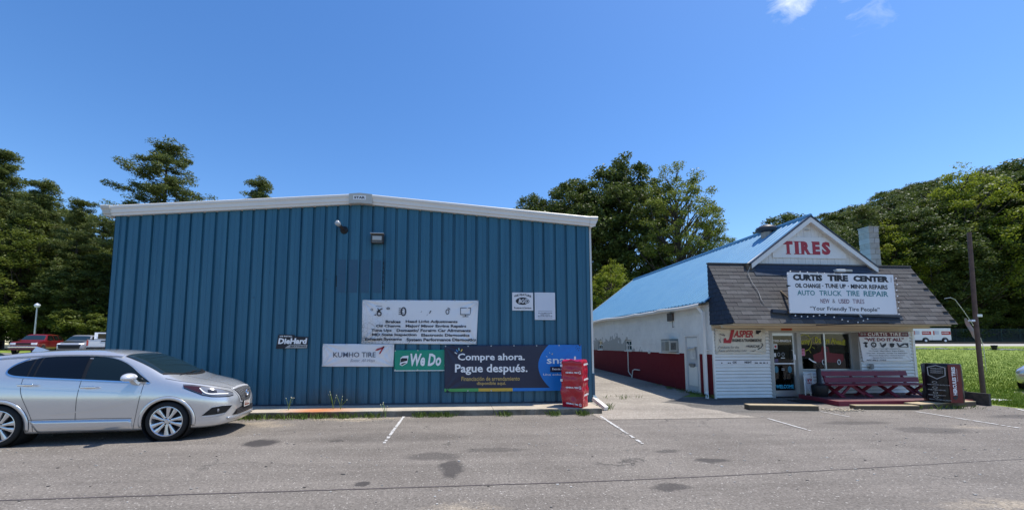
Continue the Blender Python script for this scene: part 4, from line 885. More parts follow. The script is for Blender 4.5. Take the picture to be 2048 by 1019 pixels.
# front wall siding boards
def siding(xa, xb, z0, z1, h=.105, nm='siding_board'):
    z = z0; 
    while z < z1 - .02:
        zt = min(z + h, z1); m = MB(); m.prism([(YF - .034, z + .012), (YF - .036, z + .022), (YF - .008, zt), (YF - .004, zt), (YF - .008, z + .012)], 'x', xa, xb)
        m.build(nm, M_SIDING, sb); z = zt
siding(8.14, 10.0, .02, 1.06); siding(8.14, 10.0, 1.20, 2.13); siding(13.12, 15.0, .02, 2.13); siding(11.07, 13.12, .02, .83)
m = MB(); m.box(8.14, 10.0, YF - .03, YF, 1.065, 1.195); rb = m.build('letter_rail', M_VINYL, sb)
letters(rb, 'OX', 8.72, 8.86, 1.10, 1.17, YF - .034, M_LBLK, .04); letters(rb, 'NIGHT', 9.12, 9.36, 1.10, 1.17, YF - .034, M_LBLK, .04)
for xa, xb in ((8.34, 8.38), (8.56, 8.60), (8.62, 8.66), (9.46, 9.57), (9.62, 9.70), (9.74, 9.82), (9.86, 9.90)): flat(rb, 'print', [(xa, 1.10), (xb, 1.10), (xb, 1.13), (xa, 1.135)], YF - .034, M_LBLK, .001)
for xa, xb in ((8.09, 8.14), (15.0, 15.08)): MB().box(xa, xb, YF - .045, YF + .02, .0, 2.13).build('corner_post', M_SIDING, sb)
# door
dz0, dz1, dx0, dx1 = .05, 2.09, 10.1, 10.93
m = MB(); m.box(10.0, dx0, YF - .04, YF + .2, .0, 2.13); m.box(dx1, 11.07, YF - .04, YF + .2, 0, 2.13); m.box(dx0, dx1, YF - .04, YF + .2, 2.07, 2.13); m.build('door_surround', mat('tan_metal', (.42, .40, .36), .5, noise=(4, (.34, .33, .3))), sb)
door = MB().box(dx0, dx0 + .07, YF + .03, YF + .07, dz0, 2.07).box(dx1 - .09, dx1, YF + .03, YF + .07, dz0, 2.07).box(dx0 + .07, dx1 - .09, YF + .03, YF + .07, 1.98, 2.07).box(dx0 + .07, dx1 - .09, YF + .03, YF + .07, dz0, .24).build('front_door', M_ALU, sb)
MB().box(dx0 + .07, dx1 - .09, YF + .046, YF + .052, .24, 1.98).build('pane', M_SHOPG, door)
MB().bbox(dx0 + .05, dx1 - .08, YF + .0, YF + .04, 1.07, 1.105, .008).build('push_bar', M_LWHT, door)
m = MB().bbox(dx1 - .10, dx1 - .05, YF - .02, YF + .03, 1.2, 1.38, .008); m.tube([(dx1 - .14, YF + .03, 1.2), (dx1 - .14, YF - .03, 1.22), (dx1 - .14, YF - .03, 1.5), (dx1 - .14, YF + .03, 1.52)], .012, 6); m.build('handle', M_LWHT, door)
letters(door, 'WELCOME', dx0 + .09, dx1 - .13, .30, .42, YF + .042, mat('print_cyan', (.05, .42, .60), .5), .03)
letters(door, 'TIRES-BRAKES & ', dx0 + .09, dx1 - .12, 1.78, 1.85, YF + .042, M_LWHT, .02)
flat(door, 'decal', [(dx0 + .09, 1.55), (dx0 + .22, 1.55), (dx0 + .22, 1.72), (dx0 + .09, 1.72)], YF + .041, M_PAPER); flat(door, 'decal', ell(dx0 + .155, 1.63, .04, .04, 12), YF + .039, M_LRED)
flat(door, 'decal', [(dx0 + .09, 1.3), (dx0 + .16, 1.3), (dx0 + .16, 1.42), (dx0 + .09, 1.42)], YF + .041, M_PAPER)
for cx_ in (dx0 + .25, dx0 + .4): ringpoly(door, 'decal', cx_, 1.38, .05, .06, .014, YF + .041, mat('decal_grey', (.3, .32, .35), .5))
flat(door, 'decal', [(dx0 + .1, 1.13), (dx0 + .22, 1.13), (dx0 + .22, 1.24), (dx0 + .1, 1.24)], YF + .041, mat('decal_purple', (.07, .05, .13), .5))
flat(door, 'decal', [(dx0 + .32, 1.25), (dx0 + .45, 1.25), (dx0 + .45, 1.28), (dx0 + .32, 1.28)], YF + .041, M_PAPER)
for cx_ in (dx0 + .14, dx0 + .6): flat(door, 'decal', ell(cx_, .9, .07, .11, 16), YF + .041, mat('decal_teal', (.04, .16, .22), .5))
for zz in (.88, .92): flat(door, 'decal', [(dx0 + .32, zz), (dx0 + .42, zz), (dx0 + .42, zz + .012), (dx0 + .32, zz + .012)], YF + .041, M_PAPER)
# shop window
wy = YF + .19
m = MB(); m.box(11.07, 13.07, YF - .03, wy + .06, .83, .87); m.box(13.07, 13.13, YF - .03, wy + .06, .83, 2.13); m.box(11.07, 13.07, YF - .03, wy + .06, 2.09, 2.13); m.build('window_surround', MATS['tan_metal'], sb)
win = MB().box(11.07, 11.1, wy, wy + .05, .87, 2.09).box(13.0, 13.07, wy, wy + .05, .87, 2.09).box(11.1, 13.0, wy, wy + .05, .87, .9).box(11.1, 13.0, wy, wy + .05, 2.05, 2.09).box(12.06, 12.11, wy - .02, wy + .05, .9, 2.05).build('shop_window', M_ALU, sb)
MB().box(11.1, 12.06, wy + .02, wy + .026, .9, 2.05).build('pane', M_SHOPG, win); MB().box(12.11, 13.0, wy + .02, wy + .026, .9, 2.05).build('pane', M_SHOPG, win)
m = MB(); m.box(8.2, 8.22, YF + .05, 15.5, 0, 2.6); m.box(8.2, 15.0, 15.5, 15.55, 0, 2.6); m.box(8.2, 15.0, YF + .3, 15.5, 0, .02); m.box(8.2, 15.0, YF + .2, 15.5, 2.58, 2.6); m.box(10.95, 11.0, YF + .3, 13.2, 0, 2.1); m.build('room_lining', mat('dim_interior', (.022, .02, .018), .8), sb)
m = MB(); m.box(8.14, 10.0, YF, YF + .15, 0, 2.13); m.box(11.07, 13.1, YF, YF + .15, 0, .83); m.box(13.12, 15.0, YF, YF + .15, 0, 2.13); m.box(8.14, 15.0, YF, YF + .15, 2.13, 3.1); m.build('front_wall', mat('siding_shadow_backing', (.12, .11, .10), .9), sb)  # dark backing colour paints the shadow lines between siding boards
M_YEL = mat('window_paint_yellow', (.42, .40, .03), .6); M_WRED = mat('window_paint_red', (.16, .006, .012), .6)
yq = wy + .012
ringpoly(win, 'window_print', 11.42, 1.76, .245, .275, .022, yq, M_YEL); letters(win, 'Sunny', 11.22, 11.62, 1.64, 1.86, yq, M_YEL, .04, .1, slope=.12)
for k in range(12):
    an = 2 * math.pi * k / 12; c, s = math.cos(an), math.sin(an); q = Vector((11.42, 1.76)); d_ = Vector((c, s)); n_ = Vector((-s, c)) * .006
    if 11.12 < (q + d_ * .4).x < 13: flat(win, 'window_print', [tuple(q + d_ * .28 - n_), tuple(q + d_ * .40 - n_), tuple(q + d_ * .40 + n_), tuple(q + d_ * .28 + n_)], yq, M_YEL, .001)
letters(win, 'Da', 11.78, 12.0, 1.74, 1.95, yq, M_YEL, .035, .1); letters(win, 'ys Ahead!', 12.14, 12.86, 1.70, 1.95, yq, M_YEL, .035, .1, slope=-.12)
ty = yq; tx, tz = 11.62, 1.12
flat(win, 'truck_print', [(tx + .1, tz + .0), (tx + 1.05, tz - .02), (tx + 1.15, tz + .1), (tx + 1.13, tz + .26), (tx + .66, tz + .30), (tx + .62, tz + .5), (tx + .40, tz + .52), (tx + .34, tz + .34), (tx + .06, tz + .24)], ty, M_WRED, .001)
flat(win, 'truck_print', [(tx + .44, tz + .34), (tx + .6, tz + .33), (tx + .58, tz + .46), (tx + .45, tz + .47)], ty - .002, mat('dark_print', (.03, .01, .01), .5), .001)
for cx_ in (tx + .42, tx + .96): flat(win, 'truck_print', ell(cx_, tz + .0, .075, .10, 16), ty - .002, M_LBLK, .001); ringpoly(win, 'truck_print', cx_, tz, .06, .085, .02, ty - .004, M_LWHT)
flat(win, 'truck_print', [(tx - .1, tz + .1), (tx + .05, tz + .0), (tx + .16, tz - .03), (tx + .15, tz + .01), (tx + .02, tz + .06), (tx - .08, tz + .14)], ty - .002, M_LWHT, .001)
flat(win, 'pink_notice', [(11.13, 1.33), (11.4, 1.33), (11.4, 1.56), (11.13, 1.56)], ty, mat('pink_card', (.70, .25, .38), .6)); letters(win, 'HELP', 11.17, 11.36, 1.47, 1.52, ty - .004, M_LRED, .01); letters(win, 'WANTED', 11.17, 11.36, 1.38, 1.42, ty - .004, M_LRED, .01)
bxs = thing('cardboard_boxes', 'stacked tan boxes behind the shop glass below the pink notice', 'boxes', (11.3, wy + .15, .88))
MB().bbox(-.17, .17, 0, .3, .0, .11, .005).build('box', mat('cardboard', (.42, .30, .16), .8), bxs); MB().bbox(-.16, .15, 0, .3, .115, .19, .005).build('box', mat('cardboard_red', (.35, .16, .1), .8), bxs); MB().bbox(-.17, .16, 0, .3, .195, .26, .005).build('box', MATS['cardboard'], bxs)
# office plate above the door
t = thing('office_sign', 'small orange OFFICE plate above the shop door', 'sign', (10.42, YF - .035, 2.145)); MB().bbox(0, .37, -.008, 0, 0, .085, .003).build('plate', mat('orange_plate', (.55, .10, .02), .5), t); letters(t, 'OFFICE', .04, .33, .02, .065, -.011, mat('letter_brown', (.2, .03, .01), .5), .02)
# engine banner
t = thing('engine_banner', 'creased cream banner with red slanted letters left of the shop door', 'banner', (8.16, YF - .05, 1.40))
W_ = wrinkle(31, .012, [(0, .80), (1.7, .79), (1.7, 0), (0, 0)])
cloth(t, 'sheet', [(0, .80), (1.69, .79), (1.70, -.0), (.01, .0)], mat('cream_vinyl', (.72, .66, .55), .5, noise=(4, (.62, .57, .47), 6, .25)), W_, 80, 40)
flat(t, 'print', [(.26, .34), (.52, .34), (.66, .76), (.55, .76), (.47, .50), (.43, .44), (.37, .44), (.37, .50), (.30, .50)], -.013, M_LRED, .001)
letters(t, 'ASPER', .62, 1.27, .52, .74, -.013, M_LRED, .03, .3, warp=W_); letters(t, 'ENGINES & TRANSMISSIONS', .57, 1.55, .38, .475, -.013, M_LBLK, .03, warp=W_)
M_LG = mat('letter_mid_grey', (.22, .2, .19), .6)
letters(t, 'Products for the', .10, .78, .17, .25, -.013, M_LG, .005, .35, warp=W_); letters(t, 'Race of Everyday Life!', .10, 1.05, .05, .135, -.013, M_LG, .005, .35, warp=W_)
letters(t, 'NASCAR', 1.08, 1.46, .20, .28, -.013, M_LBLK, .02, .3, warp=W_)
flat(t, 'print', [(1.38, .64), (1.45, .62), (1.52, .64), (1.56, .69), (1.54, .75), (1.38, .75)], -.013, M_LBLK, .001)
A = [(1.12, .10), (1.25, .08), (1.4, .12), (1.54, .20), (1.6, .28), (1.58, .33), (1.5, .34), (1.57, .31), (1.57, .27), (1.51, .21), (1.38, .14), (1.25, .10)]
flat(t, 'print', A, -.013, M_LBLK, .001); flat(t, 'print', [(1.0, .22), (1.1, .22), (1.14, .27), (1.04, .27)], -.013, M_LG, .001)
for p_ in ([(.15, .62), (.32, .55), (.34, .6), (.2, .66)], [(.12, .50), (.2, .52), (.17, .42), (.2, .36), (.17, .35), (.13, .42)]): flat(t, 'print', p_, -.013, M_LG, .001)
grommets(t, [(.03, .77), (.55, .775), (1.1, .77), (1.67, .76), (.03, .02), (.55, .02), (1.1, .02), (1.67, .02)], -.014)
# we do it all banner
t = thing('shop_services_banner', 'white banner headed by a maroon strip, right of the shop window', 'banner', (13.13, YF - .05, 1.145))
W_ = wrinkle(35, .004, [(0, .96), (1.8, .97), (1.8, 0), (0, 0)])
cloth(t, 'sheet', [(-.06, .965), (1.74, .97), (1.75, .0), (.03, .0)], M_VINYL, W_, 80, 40)
flat(t, 'print', [(-.06, .80), (1.72, .81), (1.72, .955), (-.06, .955)], -.012, mat('maroon_print', (.13, .008, .02), .5), .001)
letters(t, 'CURTIS TIRE', .26, 1.45, .83, .935, -.015, M_LWHT, .015, space=1.15)
for x_ in (.05, .16, 1.53, 1.63): flat(t, 'print', ell(x_, .885, .05, .045, 10), -.015, mat('print_greyish', (.25, .2, .2), .5), .001)
letters(t, '“WE DO IT ALL”', .14, 1.54, .655, .77, -.013, mat('letter_maroon', (.17, .008, .03), .5), .04)
flat(t, 'print', [(.07, .60), (.15, .64), (.25, .62), (.22, .57), (.19, .55), (.23, .48), (.18, .45), (.12, .49), (.15, .56)], -.013, M_LBLK, .001)
ringpoly(t, 'print', .45, .545, .095, .09, .04, -.013, M_LBLK); ringpoly(t, 'print', .48, .545, .05, .055, .015, -.013, M_LG)
flat(t, 'print', [(.66, .62), (.71, .60), (.74, .52), (.82, .58), (.90, .60), (.88, .52), (.78, .45), (.72, .47)], -.013, M_LNAVY, .001)
flat(t, 'print', [(1.02, .59), (1.10, .60), (1.19, .58), (1.16, .48), (1.08, .45), (1.03, .49)], -.013, M_LBLK, .001)
flat(t, 'print', [(1.26, .60), (1.32, .60), (1.36, .52), (1.5, .59), (1.68, .60), (1.68, .46), (1.34, .46)], -.013, M_LNAVY, .001)
flat(t, 'print', [(1.4, .48), (1.55, .55), (1.64, .50), (1.6, .48)], -.0155, M_VINYL, .001)
for k, (s_, a, b) in enumerate((('Brakes • Head Light Adjustments', .36, 1.38), ('Oil Change • Major/Minor Engine Repairs', .25, 1.52), ('Tune Ups • Domestic / Foreign Car Alignments', .17, 1.62), ('Electronic Diagnostics • Exhaust Systems', .26, 1.52), ('System Performance Diagnostics', .38, 1.44))): letters(t, s_, a, b, .395 - k * .073, .432 - k * .073, -.013, M_LNAVY, .02)
letters(t, '301-862-1955', .14, .85, .025, .07, -.013, M_LNAVY, .01, .2)
grommets(t, [(-.03, .94), (1.71, .94), (.05, .02), (1.72, .02)], -.014)
t = thing('wall_meter', 'small round grey outlet cover on the siding under the maroon headed banner', 'outlet', (13.42, YF - .04, 1.0)); MB().bbox(-.07, .07, -.07, 0, -.09, .07, .03).build('cover', mat('meter_grey', (.22, .22, .21), .5), t); MB().bbox(-.1, -.065, -.04, 0, -.02, .05, .01).build('hinge', M_ALU, t)

# big roof sign
t = thing('roof_sign', 'large white board with shop name and services leaning on the shingled front', 'sign', (9.80, 11.02, 2.60))
SW = 3.42
m = MB(); m.prism([(0, .02), (SW + .03, -.0), (SW + .0, 1.20), (0, 1.235)], 'y', -.012, .012); m.build('board', mat('sign_white', (.78, .78, .80), .35, noise=(3, (.84, .83, .84), 5, .3)), t)
sl = -.012
letters(t, 'CURTIS', .16, 1.10, .99, 1.18, -.016, M_LBLK, .066, slope=sl); letters(t, 'TIRE', 1.27, 1.93, .985, 1.175, -.016, M_LBLK, .066, slope=sl); letters(t, 'CENTER', 2.10, 3.26, .98, 1.165, -.016, M_LBLK, .066, slope=sl)
letters(t, 'INC', 3.31, 3.36, .98, 1.13, -.016, M_LG, 0, rot=90)
letters(t, 'OIL CHANGE', .22, 1.03, .775, .905, -.016, M_LBLK, .035, slope=sl); letters(t, 'TUNE UP', 1.17, 1.84, .775, .905, -.016, M_LBLK, .035, slope=sl); letters(t, 'MINOR REPAIRS', 2.0, 3.20, .765, .90, -.016, M_LBLK, .035, slope=sl)
for x_ in (1.10, 1.92): flat(t, 'print', [(x_ - .015, .82), (x_ + .015, .82), (x_ + .015, .85), (x_ - .015, .85)], -.016, M_LBLK, .001)
M_TEAL = mat('letter_teal', (.03, .22, .25), .5)
letters(t, 'AUTO', .27, .83, .55, .70, -.016, M_TEAL, .018, slope=sl); letters(t, 'TRUCK', .97, 1.69, .545, .70, -.016, M_TEAL, .01, slope=sl); letters(t, 'TIRE', 1.84, 2.26, .545, .70, -.016, M_TEAL, .018, slope=sl); letters(t, 'REPAIR', 2.40, 3.20, .54, .70, -.016, M_TEAL, .018, slope=sl)
M_MAUVE = mat('letter_mauve', (.22, .11, .15), .5)
letters(t, 'NEW', .99, 1.28, .315, .45, -.016, M_MAUVE, .01, slope=sl); letters(t, '&', 1.37, 1.46, .325, .445, -.016, M_LG, 0, slope=sl); letters(t, 'USED', 1.57, 1.92, .315, .45, -.016, M_MAUVE, .02, slope=sl); letters(t, 'TIRES', 2.02, 2.40, .315, .45, -.016, M_MAUVE, .005, slope=sl)
letters(t, '“Your Friendly Tire People”', .64, 2.88, .07, .225, -.016, M_LNAVY, .012, slope=sl)
m = MB()
for x_ in (.25, 1.7, 3.1): m.obox((x_, .02, .25), (x_, .75, .9), .05, .05); m.box(x_ - .02, x_ + .02, .014, .04, .02, 1.2)
m.obox((-.02, .03, 0.05), (SW, .03, .03), .04, .05); m.build('frame', M_WOODD, t)
m = MB(); m.add([(-.07, -.014, .86), (.09, -.022, .83), (-.05, -.014, .78)], [(0, 1, 2)]); m.build('clamp', M_BLACK, t)
# string lights round the sign
t = thing('string_lights', 'string of small white globe bulbs hung round the edge of the roof sign', 'string lights', (9.80, 11.0, 2.60))
pts = []
for k in range(7): pts.append((.06 + k * .27 + (.04 if k % 2 else 0), -.03, 1.25 - .012 * k))
bott = [(.13 + .19 * k, -.03, -.06 - .03 * math.sin(k * .9)) for k in range(6)] + [(1.35, -.03, -.10), (1.6, -.03, -.17), (1.78, -.03, -.22), (2.1, -.03, -.25), (2.28, -.03, -.20), (2.42, -.03, -.15)]
right = [(SW + .04 + .02 * math.sin(k * 2), -.03, 1.08 - k * .18) for k in range(7)]
left = [(-.02, -.03, .3), (-.015, -.03, .1), (-.03, -.03, 1.16)]
bulb = MB().lathe([(.001, -.02), (.014, -.014), (.02, 0), (.014, .014), (.006, .022), (.001, .026)], 8).mesh('bulb', mat('bulb_white', (.85, .86, .85), .3), True)
for p_ in pts + bott + right + left: link('bulb', bulb, t, p_)
m = MB(); m.tube([(x, y, z + .02) for x, y, z in bott], .005, 4); m.tube([(x, y, z + .02) for x, y, z in pts], .005, 4); m.tube([(x, y, z + .02) for x, y, z in right], .005, 4); m.build('cable', M_BLACK, t)
# things on the mansard
def on_m(x, z, off=.0): return Vector((x, yb_ + (ya - yb_) * (z - zb_) / (za - zb_), z)) + nv_ * off
t = thing('white_floodlight', 'white floodlight lying on the dark shingles just under the gable', 'lamp', on_m(12.45, 4.06, .05)); MB().bbox(-.16, .16, -.08, .08, -.05, .05, .03).build('housing', M_WHITE, t); MB().bbox(.17, .42, -.05, .05, -.03, .04, .01).build('arm', M_CAP, t)
t = thing('metal_awning_sheet', 'dark metal strip lying along shingles below the roof sign', 'metal strip')
m = MB(); m.obox(on_m(9.35, 2.66, .06), on_m(9.9, 2.62, .06), .1, .10); m.obox(on_m(9.9, 2.62, .06), on_m(13.4, 2.5, .06), .08, .05); m.build('strip', MATS['dark_drip_edge'], t)
MB().obox(on_m(12.0, 2.75, .12), on_m(12.05, 2.45, .1), .05, .03).build('bracket', M_ALU, t); MB().obox(on_m(12.75, 2.72, .12), on_m(12.6, 2.58, .1), .05, .03).build('bracket', M_ALU, t)
t = thing('loose_cable', 'thin pale cable hanging down the left shingles from the gable corner', 'cable')
MB().tube([(9.3, 11.85, 4.15), on_m(9.24, 3.95, .05), on_m(9.22, 3.6, .04), on_m(9.27, 3.3, .04), on_m(9.22, 3.02, .04), on_m(9.26, 2.9, .04)], .010, 6).build('cable', mat('old_cable', (.35, .33, .30), .6), t)
t = thing('hanging_gutter_strip', 'thin dark strip of loose flashing sagging from the shingle edge', 'flashing'); MB().tube([(10.55, 10.95, 2.26), (11.3, 10.96, 2.29), (12.2, 10.97, 2.325), (12.9, 10.98, 2.34)], .014, 6).build('strip', M_BLACK, t)
# roof vent
t = thing('roof_vent', 'dark mushroom vent on the blue roof left of the gable', 'vent', (11.3, 13.5, zr(11.3) - .05))
MB().lathe([(.17, -.12), (.17, .22)], 16).build('stem', M_CINDER, t, 40); MB().lathe([(.16, .16), (.30, .2), (.335, .26), (.30, .34), (.18, .42), (.001, .45)], 20).build('cap', mat('sooty_metal', (.05, .05, .055), .5, .3), t, True)
# chimney of blocks
t = thing('chimney', 'square grey cinder block chimney rising at the right of the shop roof', 'chimney', (XR + .04, 13.28, 0))
cb = [MB().bbox(.003, .197, .003, .387, .007, .193, .01).mesh('block', mm) for mm in (M_CINDER, M_CINDER2)]
cb2 = [MB().bbox(.003, .387, .003, .187, .007, .193, .01).mesh('block', mm) for mm in (M_CINDER, M_CINDER2)]
m = MB(); m.box(.022, .385, .022, .365, 0, 5.98); m.build('core', M_CINDER, t)
for j in range(30):
    z = j * .2; rr = random.Random(j)
    if j % 2: 
        for x_ in (0, .21): link('block', rr.choice(cb), t, (x_, 0, z))
    else:
        for y_ in (0, .2): link('block', rr.choice(cb2), t, (.01, y_, z))
        link('block', rr.choice(cb2), t, (.01, 0, z)) if False else None
MB().bbox(-.01, .42, -.01, .4, 6.0, 6.03, .006).build('cap', M_CINDER2, t)

# ------------------------------------------------------------------ in front of the shop
# red deck
dk = thing('red_deck', 'low maroon wooden deck in front of the shop window', 'deck')
DY0, DY1 = 10.42, 12.05
front_l = (10.35, 10.42); 
for k in range(12):
    y0 = DY0 + k * (DY1 - DY0) / 12; y1 = y0 + .13; xl = 10.55 + (.35 if k > 0 else 0) * k / 11 
    MB().bbox(xl, 14.6, y0, y1, .105, .135, .004).build('deck_board', M_DECKR, dk)
m = MB(); m.box(10.5, 14.6, DY0 - .045, DY0 - .004, -.0, .138); m.obox((10.5, DY0 - .02, .069), (10.86, 12.05, .069), .04, .138); m.build('deck_edge', M_RED, dk)
# bench: long picnic style with folded top
bn = thing('picnic_bench', 'long maroon picnic bench whose raised top makes a backrest before the shop', 'bench')
b0, b1 = 11.25, 14.3
for k, (y, z, h) in enumerate(((11.78, .79, .15), (11.64, .60, .15))):
    m = MB(); m.add([], []); p = Vector((b0 + .1 * k, y, z)); q = Vector((b1 + .22 * k, y, z)); m.obox(p, q, .035, h, up=(0, .25, 1)); m.build('back_slat', M_RED, bn)
m = MB().bbox(11.1, 14.38, 11.15, 11.42, .47, .51, .008); m.build('seat', M_RED, bn)
m = MB().bbox(11.15, 14.35, 11.45, 11.62, .47, .51, .008); m.build('seat', M_RED, bn)
for x in (11.4, 12.3, 13.15, 14.05):
    m = MB(); m.obox((x, 11.10, .14), (x, 11.66, .47), .045, .12, up=(1, 0, 0)); m.build('leg', M_RED, bn)
    m = MB(); m.obox((x + .05, 11.62, .14), (x + .05, 11.18, .47), .045, .12, up=(1, 0, 0)); m.build('leg', M_RED, bn)
    m = MB(); m.obox((x + .1, 11.66, .40), (x + .1, 11.86, .86), .04, .07, up=(1, 0, 0)); m.build('back_support', M_RED, bn)
m = MB(); m.obox((11.5, 11.25, .2), (11.85, 11.3, .47), .04, .06); m.obox((11.87, 11.3, .47), (12.23, 11.25, .2), .04, .06); m.obox((13.9, 11.25, .2), (13.6, 11.3, .47), .04, .06); m.build('brace', M_RED, bn)
# smoker's post / black planter bottle
t = thing('ash_receptacle', 'black bottle shaped ash bin with wide base left of the bench', 'ash bin', (11.0, 11.45, .135))
MB().lathe([(.001, 0), (.17, 0), (.19, .03), (.215, .30), (.20, .34), (.10, .37), (.065, .42), (.06, .80), (.04, .84), (.001, .85)], 20).build('body', M_BLACK, t, 50)
MB().tube([(-.05, 0, .87), (-.045, 0, .92), (.045, 0, .92), (.05, 0, .87)], .012, 6).build('handle', M_BLACK, t)
# white wire rack with sign
t = thing('wire_sign_rack', 'leaning white wire rack with torn lottery placard beside the shop door', 'rack', (10.78, 11.75, .05))
m = MB(); m.obox((.03, 0, .0), (.10, .1, .70), .02, .02); m.obox((.45, .15, .08), (.47, .2, .76), .02, .02); m.obox((.10, .1, .72), (.47, .2, .76), .02, .02); m.obox((.14, -.1, -.04), (.26, .1, .24), .025, .02)
for z in (.2, .34, .48, .6): m.obox((.06 + z * .08, .06, z), (.46, .18, z), .012, .012)
m.build('wire_frame', M_WHITE, t)
m = MB(); m.add([(.13, .16, .22), (.46, .24, .14), (.47, .24, .72), (.15, .16, .68)], [(0, 1, 2, 3)]); pl = m.build('placard', M_VINYL, t); letters(pl, 'KY', .26, .42, .42, .58, .15, M_LRED, .04)
# door mats
t = thing('rubber_mat', 'black rubber mat on the ground before the shop door', 'mat'); m = MB().bbox(10.0, 11.2, 10.95, 11.55, .016, .03, .004); m.build('mat', M_RUB, t)
# parking bumpers
def plank(name, label, a, b, wd_, h, z=.0, top=M_WOOD):
    t = thing(name, label, 'kerb timber', group='timbers laid as parking stops'); d_ = Vector((b[0] - a[0], b[1] - a[1], 0)); 
    m = MB(); m.obox((a[0], a[1], z + h / 2 + .01), (b[0], b[1], z + h / 2 + .01), wd_, h, mi=0)
    o = m.build('beam', M_WOODD, t); 
    m = MB(); m.obox((a[0], a[1], z + h + .018), (b[0], b[1], z + h + .018), wd_ + .01, .02); m.build('top_plank', top, t); return t
plank('parking_stop', 'long weathered timber stop nearest the driveway in front of the door', (7.62, 10.1), (9.27, 9.82), .26, .11)
plank('parking_stop', 'pale timber stop with crumbling left end before the deck', (10.4, 9.90), (12.02, 9.74), .18, .09)
plank('parking_stop', 'wide timber stop under the black wrapped tyre stack', (12.12, 9.9), (14.3, 10.3), .34, .11)
t = thing('timber_planter', 'dark grey timber box edging behind the black wrapped stack', 'planter'); m = MB(); m.box(13.75, 14.75, 10.62, 10.68, .0, .36); m.box(14.7, 14.76, 10.1, 10.62, 0, .34); m.box(13.75, 14.7, 10.9, 10.95, 0, .34); m.build('board', mat('grey_timber', (.11, .10, .085), .9, noise=(9, (.05, .05, .045), 6, .2)), t)
# black wrapped tyre stack
t = thing('black_tyre_cover', 'stack of tyres in a glossy black and red printed cover on the timber stop', 'tyre stack')
ft = [(12.98, 10.2), (13.12, 9.80), (13.56, 9.78), (13.70, 10.05), (13.55, 10.4), (13.2, 10.5)]
M_BV = mat('black_cover', (.008, .008, .010), .3, spec=.3, coat=.12, bump=(6, .3, .03)); M_RV2 = mat('dark_red_cover', (.14, .005, .010), .35, spec=.3, coat=.1)
fr = rounded(ft, .09); m, _ = wrap_body(fr, .145, 1.17, 8, .009, taper=.01); m.build('cover', M_BV, t, 50)
A_ = Vector((12.98, 10.2)); B_ = Vector((13.12, 9.80)); C_ = Vector((13.56, 9.78))
def sidepoly(parent, name, A, B, pts_, off, mm):
    dr_ = B - A; nr = Vector((dr_.y, -dr_.x)).normalized(); P = []
    for u, z in pts_: q = A + dr_ * u + nr * off; P.append((q.x, q.y, z))
    return MB().add(P, [tuple(range(len(P)))]).build(name, mm, parent)
sidepoly(t, 'red_band', B_, C_, [(-.02, .16), (.78, .15), (.78, 1.16), (-.02, 1.16)], .012, M_RV2)
side_letters(t, 'HERCULES TIRES', B_, C_, .18, .42, .36, 1.10, M_LWHT, .018, rot=90, bold=.04)
side_letters(t, 'RIDE ON OUR STRENGTH', B_, C_, .50, .54, .72, 1.05, M_LWHT, .018, rot=90, bold=.0)
sidepoly(t, 'print', B_, C_, [(.12, .28), (.3, .22), (.45, .30), (.42, .40), (.34, .36), (.3, .30), (.2, .33)], .018, M_LBLK)
M_LGR = mat('letter_light_grey', (.45, .46, .47), .5)
sh = [(.08, 1.08), (.5, 1.14), (.92, 1.08), (.9, .86), (.5, .76), (.1, .86)]
for i in range(6):
    (u0, z0), (u1, z1) = sh[i], sh[(i + 1) % 6]; cu_, cz_ = .5, .95; k_ = .9
    sidepoly(t, 'print', A_, B_, [(u0, z0), (u1, z1), (cu_ + (u1 - cu_) * k_, cz_ + (z1 - cz_) * k_), (cu_ + (u0 - cu_) * k_, cz_ + (z0 - cz_) * k_)], .016, M_LGR)
for z in (1.03, .97, .92): side_letters(t, 'WARRANTY', A_, B_, .22, .8, z, z + .03, M_LGR, .018, bold=.02)
for k, z in enumerate((.60, .46, .32, .20)):
    side_letters(t, ('ROAD HAZARD PROTECTION', 'FREE TIRE REPAIR', 'MILEAGE WARRANTY', 'TRIAL SATISFACTION')[k], A_, B_, .05, 1.05 if k in (0, 3) else .85, z, z + .025, M_LGR, .018, bold=.02)
    dr_ = B_ - A_; nr = Vector((dr_.y, -dr_.x)).normalized(); m = MB(); P0 = [(.38 + .12 * math.cos(a * .785), z + .075 + .028 * math.sin(a * .785)) for a in range(8)]; P1 = [(.38 + .09 * math.cos(a * .785), z + .075 + .021 * math.sin(a * .785)) for a in range(8)]
    vs = [(*(A_ + dr_ * u + nr * .017), zz) for u, zz in P0 + P1]; m.add(vs, [(a, (a + 1) % 8, 8 + (a + 1) % 8, 8 + a) for a in range(8)]); m.build('print', M_LGR, t)

# pole with flag on a bent rod, far right things
t = thing('steel_pole', 'tall rusty brown steel pole at the edge of the lawn', 'pole', (15.62, 10.85, 0)); MB().tube([(0, 0, -.1), (.0, 0, 2.5), (.08, .0, 5.12)], [.058, .054, .05], 16).build('post', M_RUST, t, 40)
MB().bbox(-.01, .16, -.06, .06, 2.52, 2.60, .01).build('bracket', M_ALU, t); MB().bbox(-.2, -.08, -.05, .05, 2.38, 2.44, .01).build('bracket', M_LWHT, t)
t = thing('feather_flag', 'faded feather flag drooping from a bent pole by the lawn', 'flag', (22.75, 16.0, .72))
pth = [(0, 0, -.1), (-.03, 0, .9), (-.05, 0, 1.05)]
pth = [(.45, 0, 1.2), (.3, 0, 1.55), (.0, 0, 2.05), (-.3, 0, 2.5), (-.62, 0, 2.95), (-.85, 0, 3.05), (-1.15, 0, 3.0)]
MB().tube([(.55, 0, -.2), (.52, 0, .9)] + pth, .011, 6).build('rod', M_ALU, t)
m = MB(); P = []
